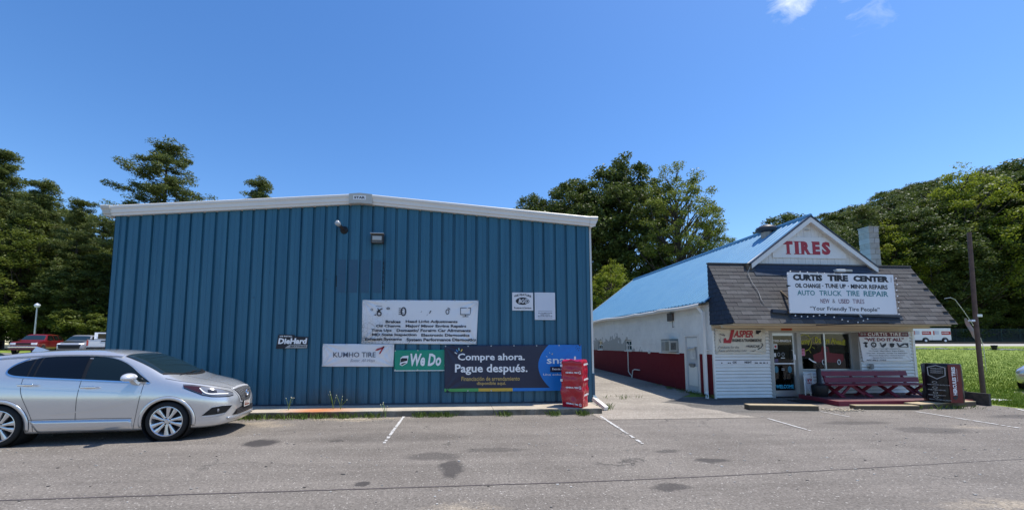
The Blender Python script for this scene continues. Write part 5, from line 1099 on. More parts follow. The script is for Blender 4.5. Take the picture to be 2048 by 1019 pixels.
for i in range(12):
    s = i / 11; cx_ = .42 - .6 * s; cz_ = 1.2 + .95 * s; wd_ = .16 * math.sin(math.pi * (.15 + .8 * s)) + .04; P.append([(cx_ - wd_, .03 * math.sin(s * 9), cz_ - wd_ * .8), (cx_ - wd_ * .4, .05 * math.sin(s * 7 + 1), cz_ - wd_ * .3), (cx_ + .01, 0, cz_)])
m.grid(P); m.build('cloth', mat('faded_flag', (.26, .22, .22), .8, noise=(4, (.42, .20, .15), 4, .12)), t, True)

# ------------------------------------------------------------------ vehicles
def catmull(xs, ys_, x): return float(np.interp(x, xs, ys_))
def body_mesh(T, rows_fn, name, m_, sub=2):
    """T: list of stations; rows_fn(i) -> half-section [(y,z)...] from underside centre to roof centre"""
    secs = []
    for i in range(len(T['x'])):
        h = rows_fn(i); full = [(-y, z) for y, z in h[::-1]] + [(y, z) for y, z in h[1:-1]]
        # order: roof centre down the right (-y) side to underside centre and up the left side
        secs.append([(T['x'][i], y, z) for y, z in full])
    k = len(secs[0]); vs = [p for s_ in secs for p in s_]; fs = [(i * k + j, i * k + (j + 1) % k, (i + 1) * k + (j + 1) % k, (i + 1) * k + j) for i in range(len(secs) - 1) for j in range(k)]
    fs += [tuple(range(k))[::-1], tuple(range((len(secs) - 1) * k, len(secs) * k))]
    mb = MB().add(vs, fs); me = mb.mesh(name, m_, True); o = bpy.data.objects.new(name, me); sc.collection.objects.link(o)
    md = o.modifiers.new('s', 'SUBSURF'); md.levels = sub; md.render_levels = sub
    return o
def apply_mods(o):
    dg = bpy.context.evaluated_depsgraph_get(); me = bpy.data.meshes.new_from_object(o.evaluated_get(dg)); o.modifiers.clear(); old = o.data; o.data = me; bpy.data.meshes.remove(old); return o
def bvh_of(o):
    bm = bmesh.new(); bm.from_mesh(o.data); t_ = BVHTree.FromBMesh(bm); bm.free(); return t_
def resample(pl, n):
    pl = [Vector(p) for p in pl]; d = [0]
    for a, b in zip(pl, pl[1:]): d.append(d[-1] + (b - a).length)
    out = []
    for i in range(n + 1):
        s = d[-1] * i / n; k = 0
        while k < len(d) - 2 and d[k + 1] < s: k += 1
        out.append(pl[k].lerp(pl[k + 1], (s - d[k]) / max(1e-9, d[k + 1] - d[k])))
    return out
def smooth_pl(pl, it=2):
    pl = [Vector(p) for p in pl]
    for _ in range(it):
        q = [pl[0]]
        for a, b in zip(pl, pl[1:]): q += [a.lerp(b, .25), a.lerp(b, .75)]
        q.append(pl[-1]); pl = q
    return pl
def caster(T_, mode, far=5):
    """mode 'side-': (u,v)->(x,z) cast from -y; 'side+' from +y; 'top': (x,y); 'front': (y,z) cast from +x; ('dir',o,ax,ay,d)"""
    def f(u, v):
        if mode == 'side-': o_, d_ = Vector((u, -far, v)), Vector((0, 1, 0))
        elif mode == 'side+': o_, d_ = Vector((u, far, v)), Vector((0, -1, 0))
        elif mode == 'top': o_, d_ = Vector((u, v, far)), Vector((0, 0, -1))
        elif mode == 'front': o_, d_ = Vector((far, u, v)), Vector((-1, 0, 0))
        elif mode == 'rear': o_, d_ = Vector((-far - 3, u, v)), Vector((1, 0, 0))
        h = T_.ray_cast(o_, d_)
        return h[0], (h[1] if h[0] is not None else None), d_
    return f
def patch(parent, name, mm, cast, A, B, off=.004, nu=16, nv=6, smooth=True, sm=0, thick=None):
    if sm: A = smooth_pl(A, sm); B = smooth_pl(B, sm)
    A = resample(A, nu); B = resample(B, nu); P = []; ok = True; last = None
    for j in range(nv + 1):
        row = []
        for i in range(nu + 1):
            q = A[i].lerp(B[i], j / nv); h, nn, d_ = cast(q.x, q.y)
            if h is None:
                h, nn = (last if last else (Vector((0, 0, 0)), Vector((0, 0, 1)))); row.append(tuple(h)); continue
            if nn.dot(d_) > 0: nn = -nn
            row.append(tuple(h + nn * off)); last = (h + nn * off, nn)
        P.append(row)
    m = MB().grid(P)
    o = m.build(name, mm, parent, smooth)
    if thick: md = o.modifiers.new('s', 'SOLIDIFY'); md.thickness = thick; md.offset = 1
    return o
def stripe(parent, name, mm, cast, pl, w_, off=.004, n=40, sm=2, closed=False):
    pl = smooth_pl(pl, sm) if sm else [Vector(p) for p in pl]; pl = resample(pl, n); A = []; B = []
    for i, p in enumerate(pl):
        d_ = (pl[min(i + 1, n)] - pl[max(i - 1, 0)]); d_.normalize(); s = Vector((-d_.y, d_.x)); A.append(p + s * w_ / 2); B.append(p - s * w_ / 2)
    return patch(parent, name, mm, cast, A, B, off, n, 1)
def make_wheel(parent, c, r, rr, wdt, side, rimm, spokes=10, name='wheel', rot=0):
    """side -1: outer face towards -y"""
    wq = bpy.data.objects.new(name, None)
    m = MB(); s = side; n = 40
    prof_ = [(rr, -.5), (rr + .02, -.52), (r - .03, -.5), (r - .008, -.42), (r, -.3), (r, .3), (r - .008, .42), (r - .03, .5), (rr, .5)]
    m.lathe([(a, b * wdt) for a, b in prof_], n, (0, 0, 0), 'y'); wq = m.build(name, M_RUB, parent, 40, loc=c)
    m = MB(); m.lathe([(rr, -.49 * wdt * 1), (rr - .012, -.50 * wdt), (rr - .025, -.44 * wdt), (rr - .035, -.1 * wdt), (rr - .035, .45 * wdt), (.0, .46 * wdt)] if s < 0 else [(rr, .49 * wdt), (rr - .012, .50 * wdt), (rr - .025, .44 * wdt), (rr - .035, .1 * wdt), (rr - .035, -.45 * wdt), (0, -.46 * wdt)], n, (0, 0, 0), 'y')
    yo = s * wdt * .43
    m.lathe([(.0, yo + s * .0), (.035, yo), (.045, yo - s * .008), (.085, yo - s * .012), (.095, yo - s * .04)], 20, (0, 0, 0), 'y')
    for k in range(spokes):
        a = 2 * math.pi * k / spokes + rot; pair = .07 * (1 if k % 2 else -1)
        a1 = a + pair
        d0 = Vector((math.cos(a), 0, math.sin(a))); d1 = Vector((math.cos(a1), 0, math.sin(a1))); t0 = Vector((-math.sin(a), 0, math.cos(a))); t1 = Vector((-math.sin(a1), 0, math.cos(a1)))
        p = []
        for (dd, tt, rad, hw, yy_) in ((d0, t0, .05, .020, yo - s * .012), (d0.lerp(d1, .5), t0, rr * .55, .024, yo - s * .004), (d1, t1, rr - .02, .042, yo + s * .0)):
            q = dd.normalized() * rad; p += [q - tt * hw + Vector((0, yy_, 0)), q - tt * hw * .4 + Vector((0, yy_ + s * .006, 0)), q + tt * hw * .4 + Vector((0, yy_ + s * .006, 0)), q + tt * hw + Vector((0, yy_, 0)), q + tt * hw + Vector((0, yy_ - s * .035, 0)), q - tt * hw + Vector((0, yy_ - s * .035, 0))]
        m.add(p, [(g_ * 6 + j, g_ * 6 + (j + 1) % 6, g_ * 6 + 6 + (j + 1) % 6, g_ * 6 + 6 + j) for g_ in range(2) for j in range(6)])
    m.build('rim', rimm, wq, 35)
    m = MB(); yb = s * wdt * .05; m.lathe([(0, yb), (rr - .03, yb)], 24, (0, 0, 0), 'y'); m.lathe([(0.0, yo - s * .02), (.0, yo - s * .02)], 3, (0, 0, 0), 'y'); m.build('brake_shadow_plate', M_BLACK, wq)
    m = MB()
    for k in range(5):
        a = 2 * math.pi * k / 5 + rot + .3; m.lathe([(0, yo + s * .006), (.010, yo + s * .004), (.012, yo - s * .02)], 8, (.062 * math.cos(a), 0, .062 * math.sin(a)), 'y')
    m.build('wheel_nut', M_BLACK, wq)
    return wq

def silver_suv():
    S = .92; root = thing('silver_suv', 'silver crossover parked side-on at the left, nose to the right', 'car', (-5.177, 8.452, .006), R_(6.3)); root.scale = (S, S, S)
    T = dict(x=[-3.72, -3.66, -3.48, -3.2, -2.8, -2.3, -1.7, -1.2, -.8, -.45, -.15, .15, .42, .66, .84, .96, 1.02, 1.035])
    Wd = [.70, .80, .88, .915, .925, .93, .93, .93, .93, .93, .93, .925, .905, .86, .76, .60, .46, .38]
    zbv = [.50, .40, .30, .25, .22, .22, .22, .22, .22, .22, .22, .22, .22, .23, .25, .28, .33, .40]
    zsh = [.90, .97, 1.02, 1.04, 1.03, 1.01, .99, .98, .97, .96, .95, .93, .89, .84, .78, .72, .68, .64]
    zbe = [1.02, 1.14, 1.24, 1.28, 1.28, 1.26, 1.22, 1.19, 1.17, 1.15, 1.12, 1.09, 1.04, .98, .91, .84, .78, .72]
    ybe = [.62, .74, .80, .84, .855, .86, .86, .86, .86, .865, .86, .84, .80, .72, .60, .44, .32, .26]
    zre = [1.04, 1.2, 1.42, 1.57, 1.63, 1.67, 1.69, 1.67, 1.58, 1.42, 1.23, 1.13, 1.08, 1.02, .95, .88, .81, .74]
    yre = [.55, .66, .64, .63, .64, .65, .66, .66, .68, .73, .775, .76, .70, .62, .50, .36, .25, .2]
    ztp = [1.05, 1.24, 1.50, 1.65, 1.71, 1.745, 1.755, 1.735, 1.655, 1.50, 1.32, 1.185, 1.13, 1.07, 1.0, .93, .86, .77]
    def rows(i):
        W = Wd[i]; zb = zbv[i] - .045; zs = zsh[i]
        return [(0, zb), (W * .80, zb), (W * .965, zb + .05), (W * .975, zb + (zs - zb) * .33), (W * 1.004, zb + (zs - zb) * .80), (W * .968, zs + .015), (ybe[i], zbe[i]), (yre[i], zre[i]), (yre[i] * .62, zre[i] + (ztp[i] - zre[i]) * .75), (0, ztp[i])]
    body = apply_mods(body_mesh(T, rows, 'body', M_SILVER, 3)); tree = bvh_of(body); body.parent = root
    # wheel arches
    for x in (0, -2.69):
        cm = MB().prism([(x + .415 * math.cos(2 * math.pi * q / 64), .37 + .415 * math.sin(2 * math.pi * q / 64)) for q in range(64)], 'y', -1.3, 1.3).build('c', M_BLACK)
        md = body.modifiers.new('b', 'BOOLEAN'); md.operation = 'DIFFERENCE'; md.object = cm; md.solver = 'EXACT'; cm['tmp'] = 1; cm.parent = root
    apply_mods(body); 
    for o_ in [o_ for o_ in sc.objects if o_.get('tmp')]: bpy.data.objects.remove(o_)
    body.data.shade_smooth(); body.data.set_sharp_from_angle(angle=R_(35))
    MB().box(-3.3, .7, -.60, .60, .25, .8).build('underbody', M_BLACK, root)
    for x in (0, -2.69):
        m = MB(); m.lathe([(.412, -.93 if 1 else 0), (.412, -.5)], 40, (x, 0, .37), 'y'); m.lathe([(.412, .5), (.412, .9)], 40, (x, 0, .37), 'y'); m.lathe([(0, -.5), (.412, -.5)], 40, (x, 0, .37), 'y'); m.build('wheel_well', M_DARK, root)
        for s in (-1, 1): make_wheel(root, (x, s * .80, .372), .372, .284, .235, s, mat('alloy_rim', (.66, .66, .67), .25, .75), 10, rot=.28)
    sd_ = caster(tree, 'side-'); sp_ = caster(tree, 'side+'); tp_ = caster(tree, 'top'); fr_ = caster(tree, 'front')
    for cst in (sd_, sp_):
        # glass
        topg = [(-2.70, 1.36), (-2.62, 1.46), (-2.45, 1.55), (-2.15, 1.605), (-1.5, 1.615), (-1.1, 1.58), (-.8, 1.46), (-.55, 1.26), (-.355, 1.12)]
        botg = [(-2.70, 1.33), (-2.60, 1.275), (-2.4, 1.25), (-1.5, 1.19), (-.9, 1.15), (-.36, 1.105)]
        tg = smooth_pl(topg, 2); bgl = smooth_pl(botg, 2)
        def seg(xa, xb, nm, mm, sh=0.):
            def at(pl, x):
                xs_ = [p.x for p in pl]; return float(np.interp(x, xs_, [p.y for p in pl]))
            xs_ = np.linspace(xa, xb, 24); patch(root, nm, mm, cst, [(x + sh * 0, at(tg, x)) for x in xs_], [(x, at(bgl, x)) for x in xs_], .004, 24, 6)
        seg(-2.70, -2.36, 'quarter_window', M_GLASS); seg(-2.33, -2.26, 'vent_window', M_GLASS); seg(-2.23, -1.49, 'rear_door_window', M_GLASS); seg(-1.43, -.375, 'front_door_window', M_FRONTG)
        seg(-2.71, -.405, 'pillar_trim', M_BLACK) if False else None
        patch(root, 'pillar_trim', M_BLACK, cst, [(p.x, p.y) for p in tg], [(p.x, p.y) for p in bgl], .0015, 60, 6)
        stripe(root, 'window_chrome', M_CHROME, cst, [(-.34, 1.10), (-.9, 1.138), (-1.5, 1.178), (-2.4, 1.238), (-2.62, 1.265), (-2.73, 1.335), (-2.64, 1.47), (-2.46, 1.565)], .022, .006, 60)
        stripe(root, 'roof_line', M_SILVER, cst, [(-2.46, 1.57), (-2.15, 1.622), (-1.5, 1.632), (-1.08, 1.595), (-.78, 1.475), (-.52, 1.28), (-.33, 1.115)], .02, .006, 50)
        stripe(root, 'door_seam', M_BLACK, cst, [(-.44, 1.09), (-.46, .9), (-.51, .55), (-.57, .20)], .008, .002, 20); stripe(root, 'door_seam', M_BLACK, cst, [(-1.48, 1.17), (-1.49, .9), (-1.50, .22)], .008, .002, 20)
        stripe(root, 'door_seam', M_BLACK, cst, [(-2.40, 1.22), (-2.40, 1.0), (-2.26, .7), (-2.16, .45), (-2.16, .22)], .008, .002, 24)
        stripe(root, 'sill_crease', M_BLACK, cst, [(-2.25, .475), (-1.5, .47), (-.58, .455)], .008, .002, 20)
        patch(root, 'sill_panel', M_SILVER, cst, [(-2.20, .455), (-.6, .435)], [(-2.08, .225), (-.56, .20)], .012, 30, 4, thick=-.012)
        stripe(root, 'sill_trim', M_BLACK, cst, [(-2.14, .205), (-.56, .19)], .03, .006, 20, 0)
        # arch lips
        for x in (0, -2.69):
            A = []; B = []
            for k in range(41):
                a = R_(-12 + 204 * k / 40); A.append((x + .412 * math.cos(a), .37 + .412 * math.sin(a))); B.append((x + .475 * math.cos(a), .37 + .475 * math.sin(a)))
            patch(root, 'wheel_arch_lip', M_SILVER, cst, A, B, .014, 40, 2, thick=-.014)
            A2 = [((x + .478 * math.cos(R_(-8 + 196 * k / 40))), .37 + .478 * math.sin(R_(-8 + 196 * k / 40))) for k in range(41)]; stripe(root, 'arch_seam', M_BLACK, cst, A2, .006, .003, 40, 0)
        # shoulder crease highlights are real folds
        stripe(root, 'body_crease', M_SILVER, cst, [(-2.9, 1.11), (-2.2, 1.06), (-1.2, 1.0), (-.5, .94)], .02, .007, 40)
        stripe(root, 'lower_crease', M_SILVER, cst, [(-1.9, .56), (-1.2, .62), (-.6, .78), (-.45, .9)], .03, .006, 30)
    # handles, mirror (both sides)
    for s in (-1, 1):
        for x, z in ((-1.30, 1.045), (-2.28, 1.105)):
            h = MB().bbox(x - .12, x + .12, -.018, .018, z - .018, z + .02, .012); yy_ = -.955 if s < 0 else .955; h.build('door_handle', M_CHROME, root, True, loc=(0, yy_, 0))
        m = MB(); bm = bmesh.new(); bmesh.ops.create_icosphere(bm, subdivisions=3, radius=1)
        for v_ in bm.verts:
            c = v_.co; c.x *= .125; c.y *= .15; c.z *= .085
            if c.z < 0: c.z *= .75
            c.z += .02 * (c.y / .15) * -s * .5; c.x *= 1 - .25 * (1 if c.y * s > 0 else 0) * abs(c.y) / .15
        bm.verts.index_update(); m.add([v_.co for v_ in bm.verts], [[q.index for q in f.verts] for f in bm.faces]); bm.free()
        mir = m.build('wing_mirror', mat('pale_silver', (.68, .68, .70), .25, .3, coat=1), root, True, loc=(-.62, s * 1.02, 1.215))
        MB().obox((.02, -s * .05, -.03), (.05, -s * .15, -.13), .12, .05).build('mirror_foot', M_SILVER, mir)
    # windscreen
    A = [(-.865 - .06 * (abs(y) / .6) ** 2, y) for y in np.linspace(-.585, .585, 21)]; B = [(.03 - .27 * (abs(y) / .74) ** 2.2, y) for y in np.linspace(-.735, .735, 21)]
    patch(root, 'windscreen_surround', M_BLACK, tp_, [(a - .03, y * 1.02) for a, y in A], [(b + .05, y * 1.01) for b, y in B], .002, 30, 14)
    ws = patch(root, 'windscreen', M_WSG, tp_, A, B, .006, 30, 14)
    patch(root, 'sun_band', mat('glass_band', (.02, .035, .045), .05, spec=.6), tp_, [(a - .0, y) for a, y in A], [(a + .10, y * 1.02) for a, y in A], .0075, 30, 3)
    patch(root, 'cowl', M_BLACK, tp_, [(b + .0, y) for b, y in B], [(b + .075, y * .98) for b, y in B], .007, 30, 2)
    stripe(root, 'wiper', M_BLACK, tp_, [(-.0, -.55), (.0, -.1), (-.03, .1)], .018, .02, 16, 0); stripe(root, 'wiper', M_BLACK, tp_, [(-.03, -.05), (-.02, .3), (-.1, .55)], .018, .02, 16, 0)
    # hood seams and folds
    for s in (-1, 1):
        stripe(root, 'bonnet_seam', M_BLACK, tp_, [(-.12, s * .80), (.2, s * .775), (.5, s * .70), (.75, s * .56), (.9, s * .38)], .008, .003, 30)
        stripe(root, 'bonnet_fold', M_SILVER, tp_, [(.0, s * .42), (.4, s * .38), (.75, s * .3), (.93, s * .22)], .03, .006, 24)
        stripe(root, 'roof_rail', mat('satin_rail', (.6, .6, .63), .3, .6), tp_, [(-.98, s * .60), (-1.3, s * .62), (-2.2, s * .62), (-3.0, s * .6)], .045, .035, 40)
    m = MB().add([(-2.62, 0, 1.7), (-2.95, .03, 1.69), (-2.95, -.03, 1.69), (-2.9, 0, 1.80), (-2.8, 0, 1.77)], [(0, 1, 3, 4), (0, 4, 3, 2), (0, 2, 1)]); m.build('roof_fin', M_SILVER, root)
    # front fascia
    G0 = [(-.38, .90), (-.19, .925), (0, .93), (.19, .925), (.38, .90)]; G1 = [(-.24, .66), (-.12, .64), (0, .635), (.12, .64), (.24, .66)]
    GG0 = [(y * 1.08, z + .02) for y, z in G0]; GG1 = [(y * 1.15, z - .03) for y, z in G1]
    patch(root, 'grille_surround', mat('satin_bar', (.62, .62, .63), .35, .3), fr_, GG0, GG1, .007, 24, 8); gr = patch(root, 'grille', M_BLACK, fr_, G0, G1, .012, 24, 8)
    for k in range(13):
        u = -.9 + 1.8 * k / 12
        a = (.38 * u, .925 - .025 * u * u); b = (.24 * u, .637 + .025 * u * u)
        o_ = patch(root, 'grille_bar', mat('satin_bar', (.62, .62, .63), .35, .3), fr_, [(a[0] - .0055, a[1]), (a[0] + .0055, a[1])], [(b[0] - .004, b[1]), (b[0] + .004, b[1])], .02, 1, 8)
    patch(root, 'grille_brow', MATS['satin_bar'], fr_, [(y, z + .02) for y, z in G0], [(y, z - .008) for y, z in G0], .022, 24, 1, thick=-.015)
    h, nn, _ = fr_(0, .80)
    MB().lathe([(.0, .0), (.05, .0), (.055, .012), (.07, .014), (.075, .0)], 24, (h.x + .035, 0, .80), 'x').build('badge', M_CHROME, root, 40)
    for s in (-1, 1):
        cst = sd_ if s < 0 else sp_
        # headlight: cast obliquely from the front corner
        base = Vector((1, s * 1.0, 0)).normalized()
        ax = Vector((-base.y, base.x, 0)) * 1.0
        def cst2(u, v, base=base, ax=ax):
            o_ = base * 6 + ax * u + Vector((0, 0, v)); h_ = tree.ray_cast(o_, -base); return h_[0], h_[1], -base
        def uv(x, y): q = Vector((x, y, 0)); return q.dot(ax)
        H = [((.24, s * .86), 1.045, 1.00), ((.38, s * .84), 1.035, .93), ((.50, s * .78), 1.01, .855), ((.62, s * .70), .975, .815), ((.74, s * .62), .935, .80), ((.86, s * .50), .88, .79), ((.93, s * .42), .83, .80)]
        A = [(uv(*p), a) for p, a, b in H]; B = [(uv(*p), b) for p, a, b in H]
        A3 = [(uv(*p), a + .016) for p, a, b in H]; B3 = [(uv(*p), b - .016) for p, a, b in H]
        patch(root, 'headlight_seal', M_BLACK, cst2, A3, B3, .004, 24, 6)
        hl = patch(root, 'headlight', mat('lamp_glass', (.20, .21, .235), .08, .2, coat=1), cst2, A, B, .010, 24, 6)
        Hm = [(uv(*p), (a + b) / 2 + .45 * (a - b) / 1) for p, a, b in H]
        patch(hl, 'amber_reflector', mat('dark_amber', (.05, .012, .008), .1, coat=1), cst2, [(uv(*p), a - .012) for p, a, b in H[:3]], [(uv(*p), b + .012) for p, a, b in H[:3]], .016, 8, 4)
        patch(hl, 'projector', mat('lamp_dark', (.03, .03, .035), .05, .3, coat=1), cst2, [(uv(.58, s * .73), .935), (uv(.70, s * .65), .915)], [(uv(.58, s * .73), .872), (uv(.70, s * .65), .862)], .018, 8, 4)
        stripe(hl, 'light_strip', M_LWHT, cst2, [(uv(.48, s * .79), .975), (uv(.52, s * .77), .90), (uv(.58, s * .73), .855), (uv(.72, s * .63), .845), (uv(.85, s * .51), .83)], .018, .022, 24, 2)
        # fog lamp pocket with bright frame
        F = [(uv(.72, s * .80), .60), (uv(.82, s * .66), .615), (uv(.93, s * .48), .60)]; F1 = [(uv(.60, s * .88), .45), (uv(.74, s * .76), .455), (uv(.86, s * .60), .47)]
        patch(root, 'fog_frame', MATS['satin_bar'], cst2, [(F[0][0] - s * .0, F[0][1] + .015), (F[1][0], F[1][1] + .015), (F[2][0], F[2][1] + .01)], [(F1[0][0] + 0, F1[0][1] - .03), (F1[1][0], F1[1][1] - .03), (F1[2][0], F1[2][1] - .02)], .006, 16, 6)
        fg = patch(root, 'fog_pocket', M_BLACK, cst2, F, F1, .011, 16, 6)
        hq, nq, _ = cst2((F[1][0] + F1[1][0]) / 2, .53)
        if hq: MB().lathe([(0, .02), (.03, .018), (.04, .0)], 14, (0, 0, 0), 'x').build('fog_lamp', mat('fog_glass', (.15, .15, .16), .1, coat=1), root, True, loc=hq + nq * .005 if nq.dot(base) > 0 else hq - nq * .005)
    patch(root, 'lower_intake', M_BLACK, fr_, [(-.42, .505), (-.2, .53), (0, .535), (.2, .53), (.42, .505)], [(-.52, .40), (-.2, .395), (0, .39), (.2, .395), (.52, .40)], .008, 24, 4)
    for z in (.43, .46, .49): stripe(root, 'intake_bar', mat('grey_bar', (.12, .12, .13), .4), fr_, [(-.42, z), (0, z - .005), (.42, z)], .008, .016, 24, 0)
    patch(root, 'chin_trim', mat('satin_silver', (.62, .63, .65), .22, .7), fr_, [(-.62, .375), (-.2, .37), (.2, .37), (.62, .375)], [(-.60, .325), (-.2, .315), (.2, .315), (.60, .325)], .02, 30, 3, thick=-.02)
    h, nn, _ = fr_(0, .57)
    m = MB().bbox(0, .02, -.16, .16, .50, .64, .006); pl_ = m.build('number_plate_holder', M_BLACK, root, loc=(h.x + .012, 0, 0)); m = MB().box(.0215, .0235, -.148, .148, .51, .632); m.build('number_plate', mat('plate_white', (.72, .70, .66), .4), pl_)
    me = MB()
    vs, fs = text_mesh('3CF 4821', .02) if False else text_mesh('MARYLAND', .02); a_, b_ = min(v[0] for v in vs), max(v[0] for v in vs)
    me.add([(.025, -.11 + .22 * (v[0] - a_) / (b_ - a_), .61 + v[1] * .02) for v in vs], fs); me.box(.0245, .0255, -.12, .12, .53, .56)
    me.box(.0245, .0255, -.12, -.08, .56, .60); me.box(.0245, .0255, -.05, -.02, .56, .60); me.box(.0245, .0255, .03, .06, .56, .60)
    me.build('plate_print', mat('plate_brown', (.22, .07, .04), .5), pl_)
    return root
silver_suv()

def simple_car(name, label, loc, rz, paint, T, Wd, zbv, zbe, ybe, ztp, yre, glass_side, ws, wheels=(.36, .22), rear=None, extra=None, cat='car'):
    root = thing(name, label, cat, loc, rz)
    def rows(i):
        W = Wd[i]; zb = zbv[i]; zs = zbe[i]
        return [(0, zb), (W * .9, zb), (W, zb + .08), (W, zb + (zs - zb) * .5), (W, zs - .06), (ybe[i], zs), (yre[i], ztp[i] - .05 if ztp[i] - zs > .1 else ztp[i]), (yre[i] * .8, ztp[i]), (0, ztp[i] + .01)]
    Td = dict(x=T); body = apply_mods(body_mesh(Td, rows, 'body', paint, 2)); tree = bvh_of(body); body.parent = root
    for x in (wheels[2], wheels[3]):
        for s in (-1, 1):
            w_ = make_wheel(root, (x, s * (max(Wd) - .10), wheels[0]), wheels[0], wheels[1], .22, s, MATS['alloy_rim'], 6)
            MB().lathe([(0, s * .02), (wheels[0] + .06, s * .02)], 24, (x, s * (max(Wd) - .015), wheels[0] + .01), 'y').build('wheel_arch', M_DARK, root)
    for mode in ('side-', 'side+'):
        c = caster(tree, mode)
        for A, B in glass_side: patch(root, 'side_window', M_GLASS, c, A, B, .008, 12, 4)
    tp = caster(tree, 'top')
    (xa, ha), (xb, hb) = ws; patch(root, 'windscreen', M_WSG, tp, [(xa, -ha), (xa, ha)], [(xb, -hb), (xb, hb)], .01, 12, 8)
    if extra: extra(root, tree)
    return root
# red 1990s four-by-four
def red_extra(root, tree):
    f = caster(tree, 'front')
    patch(root, 'grille', M_BLACK, f, [(-.42, .93), (.42, .93)], [(-.42, .80), (.42, .80)], .02, 8, 2)
    for s in (-1, 1): patch(root, 'headlight', M_LWHT, f, [(s * .46, .94), (s * .80, .93)], [(s * .46, .78), (s * .80, .78)], .02, 6, 2)
    m = MB().bbox(2.18, 2.34, -.88, .88, .52, .66, .03); m.build('bumper', M_CHROME, root); MB().bbox(2.16, 2.30, -.84, .84, .34, .50, .03).build('valance', MATS['red_truck_paint'], root)
    for s in (-1, 1): MB().bbox(.45, .6, s * .98 - .08, s * .98 + .08, 1.12, 1.26, .03).build('wing_mirror', M_BLACK, root)
red = mat('red_truck_paint', (.15, .006, .012), .3, coat=.8)
simple_car('red_suv', 'older dark red four-by-four facing forward at the edge of the far trees', (-36.9, 38.6, gz(-36.9, 38.6) + .01), R_(-68), red,
    [-2.3, -2.25, -1.6, -.5, .1, .35, .95, 1.1, 1.9, 2.2, 2.26], [.80, .86, .88, .88, .88, .88, .88, .88, .87, .84, .78], [.5, .42, .4, .4, .4, .4, .4, .4, .4, .42, .5],
    [1.08, 1.12, 1.13, 1.13, 1.12, 1.12, 1.10, 1.09, 1.04, 1.0, .9], [.78, .84, .86, .86, .86, .86, .85, .85, .84, .80, .7], [1.14, 1.6, 1.72, 1.73, 1.72, 1.66, 1.2, 1.12, 1.06, 1.01, .92], [.7, .68, .68, .68, .68, .68, .76, .78, .78, .74, .64],
    [([(-2.0, 1.6), (-1.35, 1.62)], [(-2.05, 1.2), (-1.35, 1.18)]), ([(-1.28, 1.62), (-.5, 1.62)], [(-1.28, 1.18), (-.5, 1.18)]), ([(-.42, 1.62), (.28, 1.58)], [(-.42, 1.17), (.72, 1.17)])], ((.42, .62), (.95, .72)), (.36, .2, -1.45, 1.4), extra=red_extra)
# modern dark-nosed crossover
def suv2_extra(root, tree):
    f = caster(tree, 'front')
    patch(root, 'grille', M_BLACK, f, [(-.7, .82), (.7, .82)], [(-.62, .52), (.62, .52)], .02, 10, 4); patch(root, 'lower_grille', M_BLACK, f, [(-.75, .47), (.75, .47)], [(-.7, .3), (.7, .3)], .02, 10, 3)
    for s in (-1, 1): patch(root, 'headlight', M_LWHT, f, [(s * .55, .92), (s * .82, .93)], [(s * .55, .86), (s * .80, .85)], .025, 6, 2)
    tp = caster(tree, 'top'); patch(root, 'black_bonnet', M_GLASS, tp, [(1.15, -.66), (1.15, .66)], [(1.9, -.62), (1.9, .62)], .01, 8, 5)
simple_car('grey_crossover', 'grey crossover with black bonnet and grille between the red four-by-four and pickup', (-32.0, 37.2, gz(-32, 37.2) + .01), R_(-70), mat('grey_car_paint', (.42, .43, .46), .3, .5, coat=.8),
    [-2.25, -2.2, -1.7, -.6, .1, .4, 1.05, 1.2, 1.9, 2.2, 2.3], [.7, .86, .93, .93, .93, .93, .93, .93, .90, .80, .6], [.5, .36, .3, .28, .28, .28, .28, .28, .3, .34, .5],
    [1.0, 1.08, 1.1, 1.08, 1.07, 1.06, 1.04, 1.03, .97, .88, .75], [.64, .8, .86, .87, .87, .87, .86, .86, .82, .7, .5], [1.06, 1.4, 1.6, 1.68, 1.67, 1.6, 1.18, 1.1, 1.02, .93, .78], [.58, .62, .66, .68, .68, .68, .76, .78, .74, .6, .42],
    [([(-1.9, 1.5), (-.5, 1.58)], [(-1.95, 1.2), (-.5, 1.14)]), ([(-.42, 1.58), (.3, 1.5)], [(-.42, 1.14), (.8, 1.12)])], ((.42, .62), (1.05, .74)), (.36, .23, -1.4, 1.4), extra=suv2_extra)
# white pickup seen from behind
pk = thing('white_pickup', 'white pickup seen from behind, half hidden by the blue building corner', 'pickup', (-28.6, 35.6, gz(-28.6, 35.6) + .01), R_(122))
wp = mat('white_car_paint', (.72, .73, .74), .3, coat=.8)
m = MB().bbox(-2.6, -.2, -.98, -.90, .55, 1.28, .03); m.bbox(-2.6, -.2, .90, .98, .55, 1.28, .03); m.bbox(-2.55, 2.6, -.9, .9, .5, .75, .02); m.build('bed', wp, pk)
m = MB().bbox(-2.68, -2.6, -.86, .86, .72, 1.26, .02); tg = m.build('tailgate', wp, pk); MB().bbox(-2.70, -2.68, -.18, .18, 1.12, 1.2, .006).build('tailgate_handle', M_BLACK, tg); MB().bbox(-2.70, -2.6, -.98, .98, 1.285, 1.33, .01).build('tailgate_cap', M_BLACK, tg)
MB().bbox(-2.85, -2.62, -.96, .96, .5, .68, .04).build('bumper', M_BLACK, pk)
for s in (-1, 1): MB().bbox(-2.69, -2.56, s * .925 - .055, s * .925 + .055, .82, 1.24, .01).build('tail_light', mat('tail_lamp_red', (.45, .01, .02), .2, coat=1), pk)
m = MB(); m.prism([(-.2, .6), (2.7, .6), (2.75, 1.05), (1.4, 1.22), (.85, 1.85), (-.1, 1.88), (-.2, 1.3)], 'y', -.92, .92); m.build('cab', wp, pk)
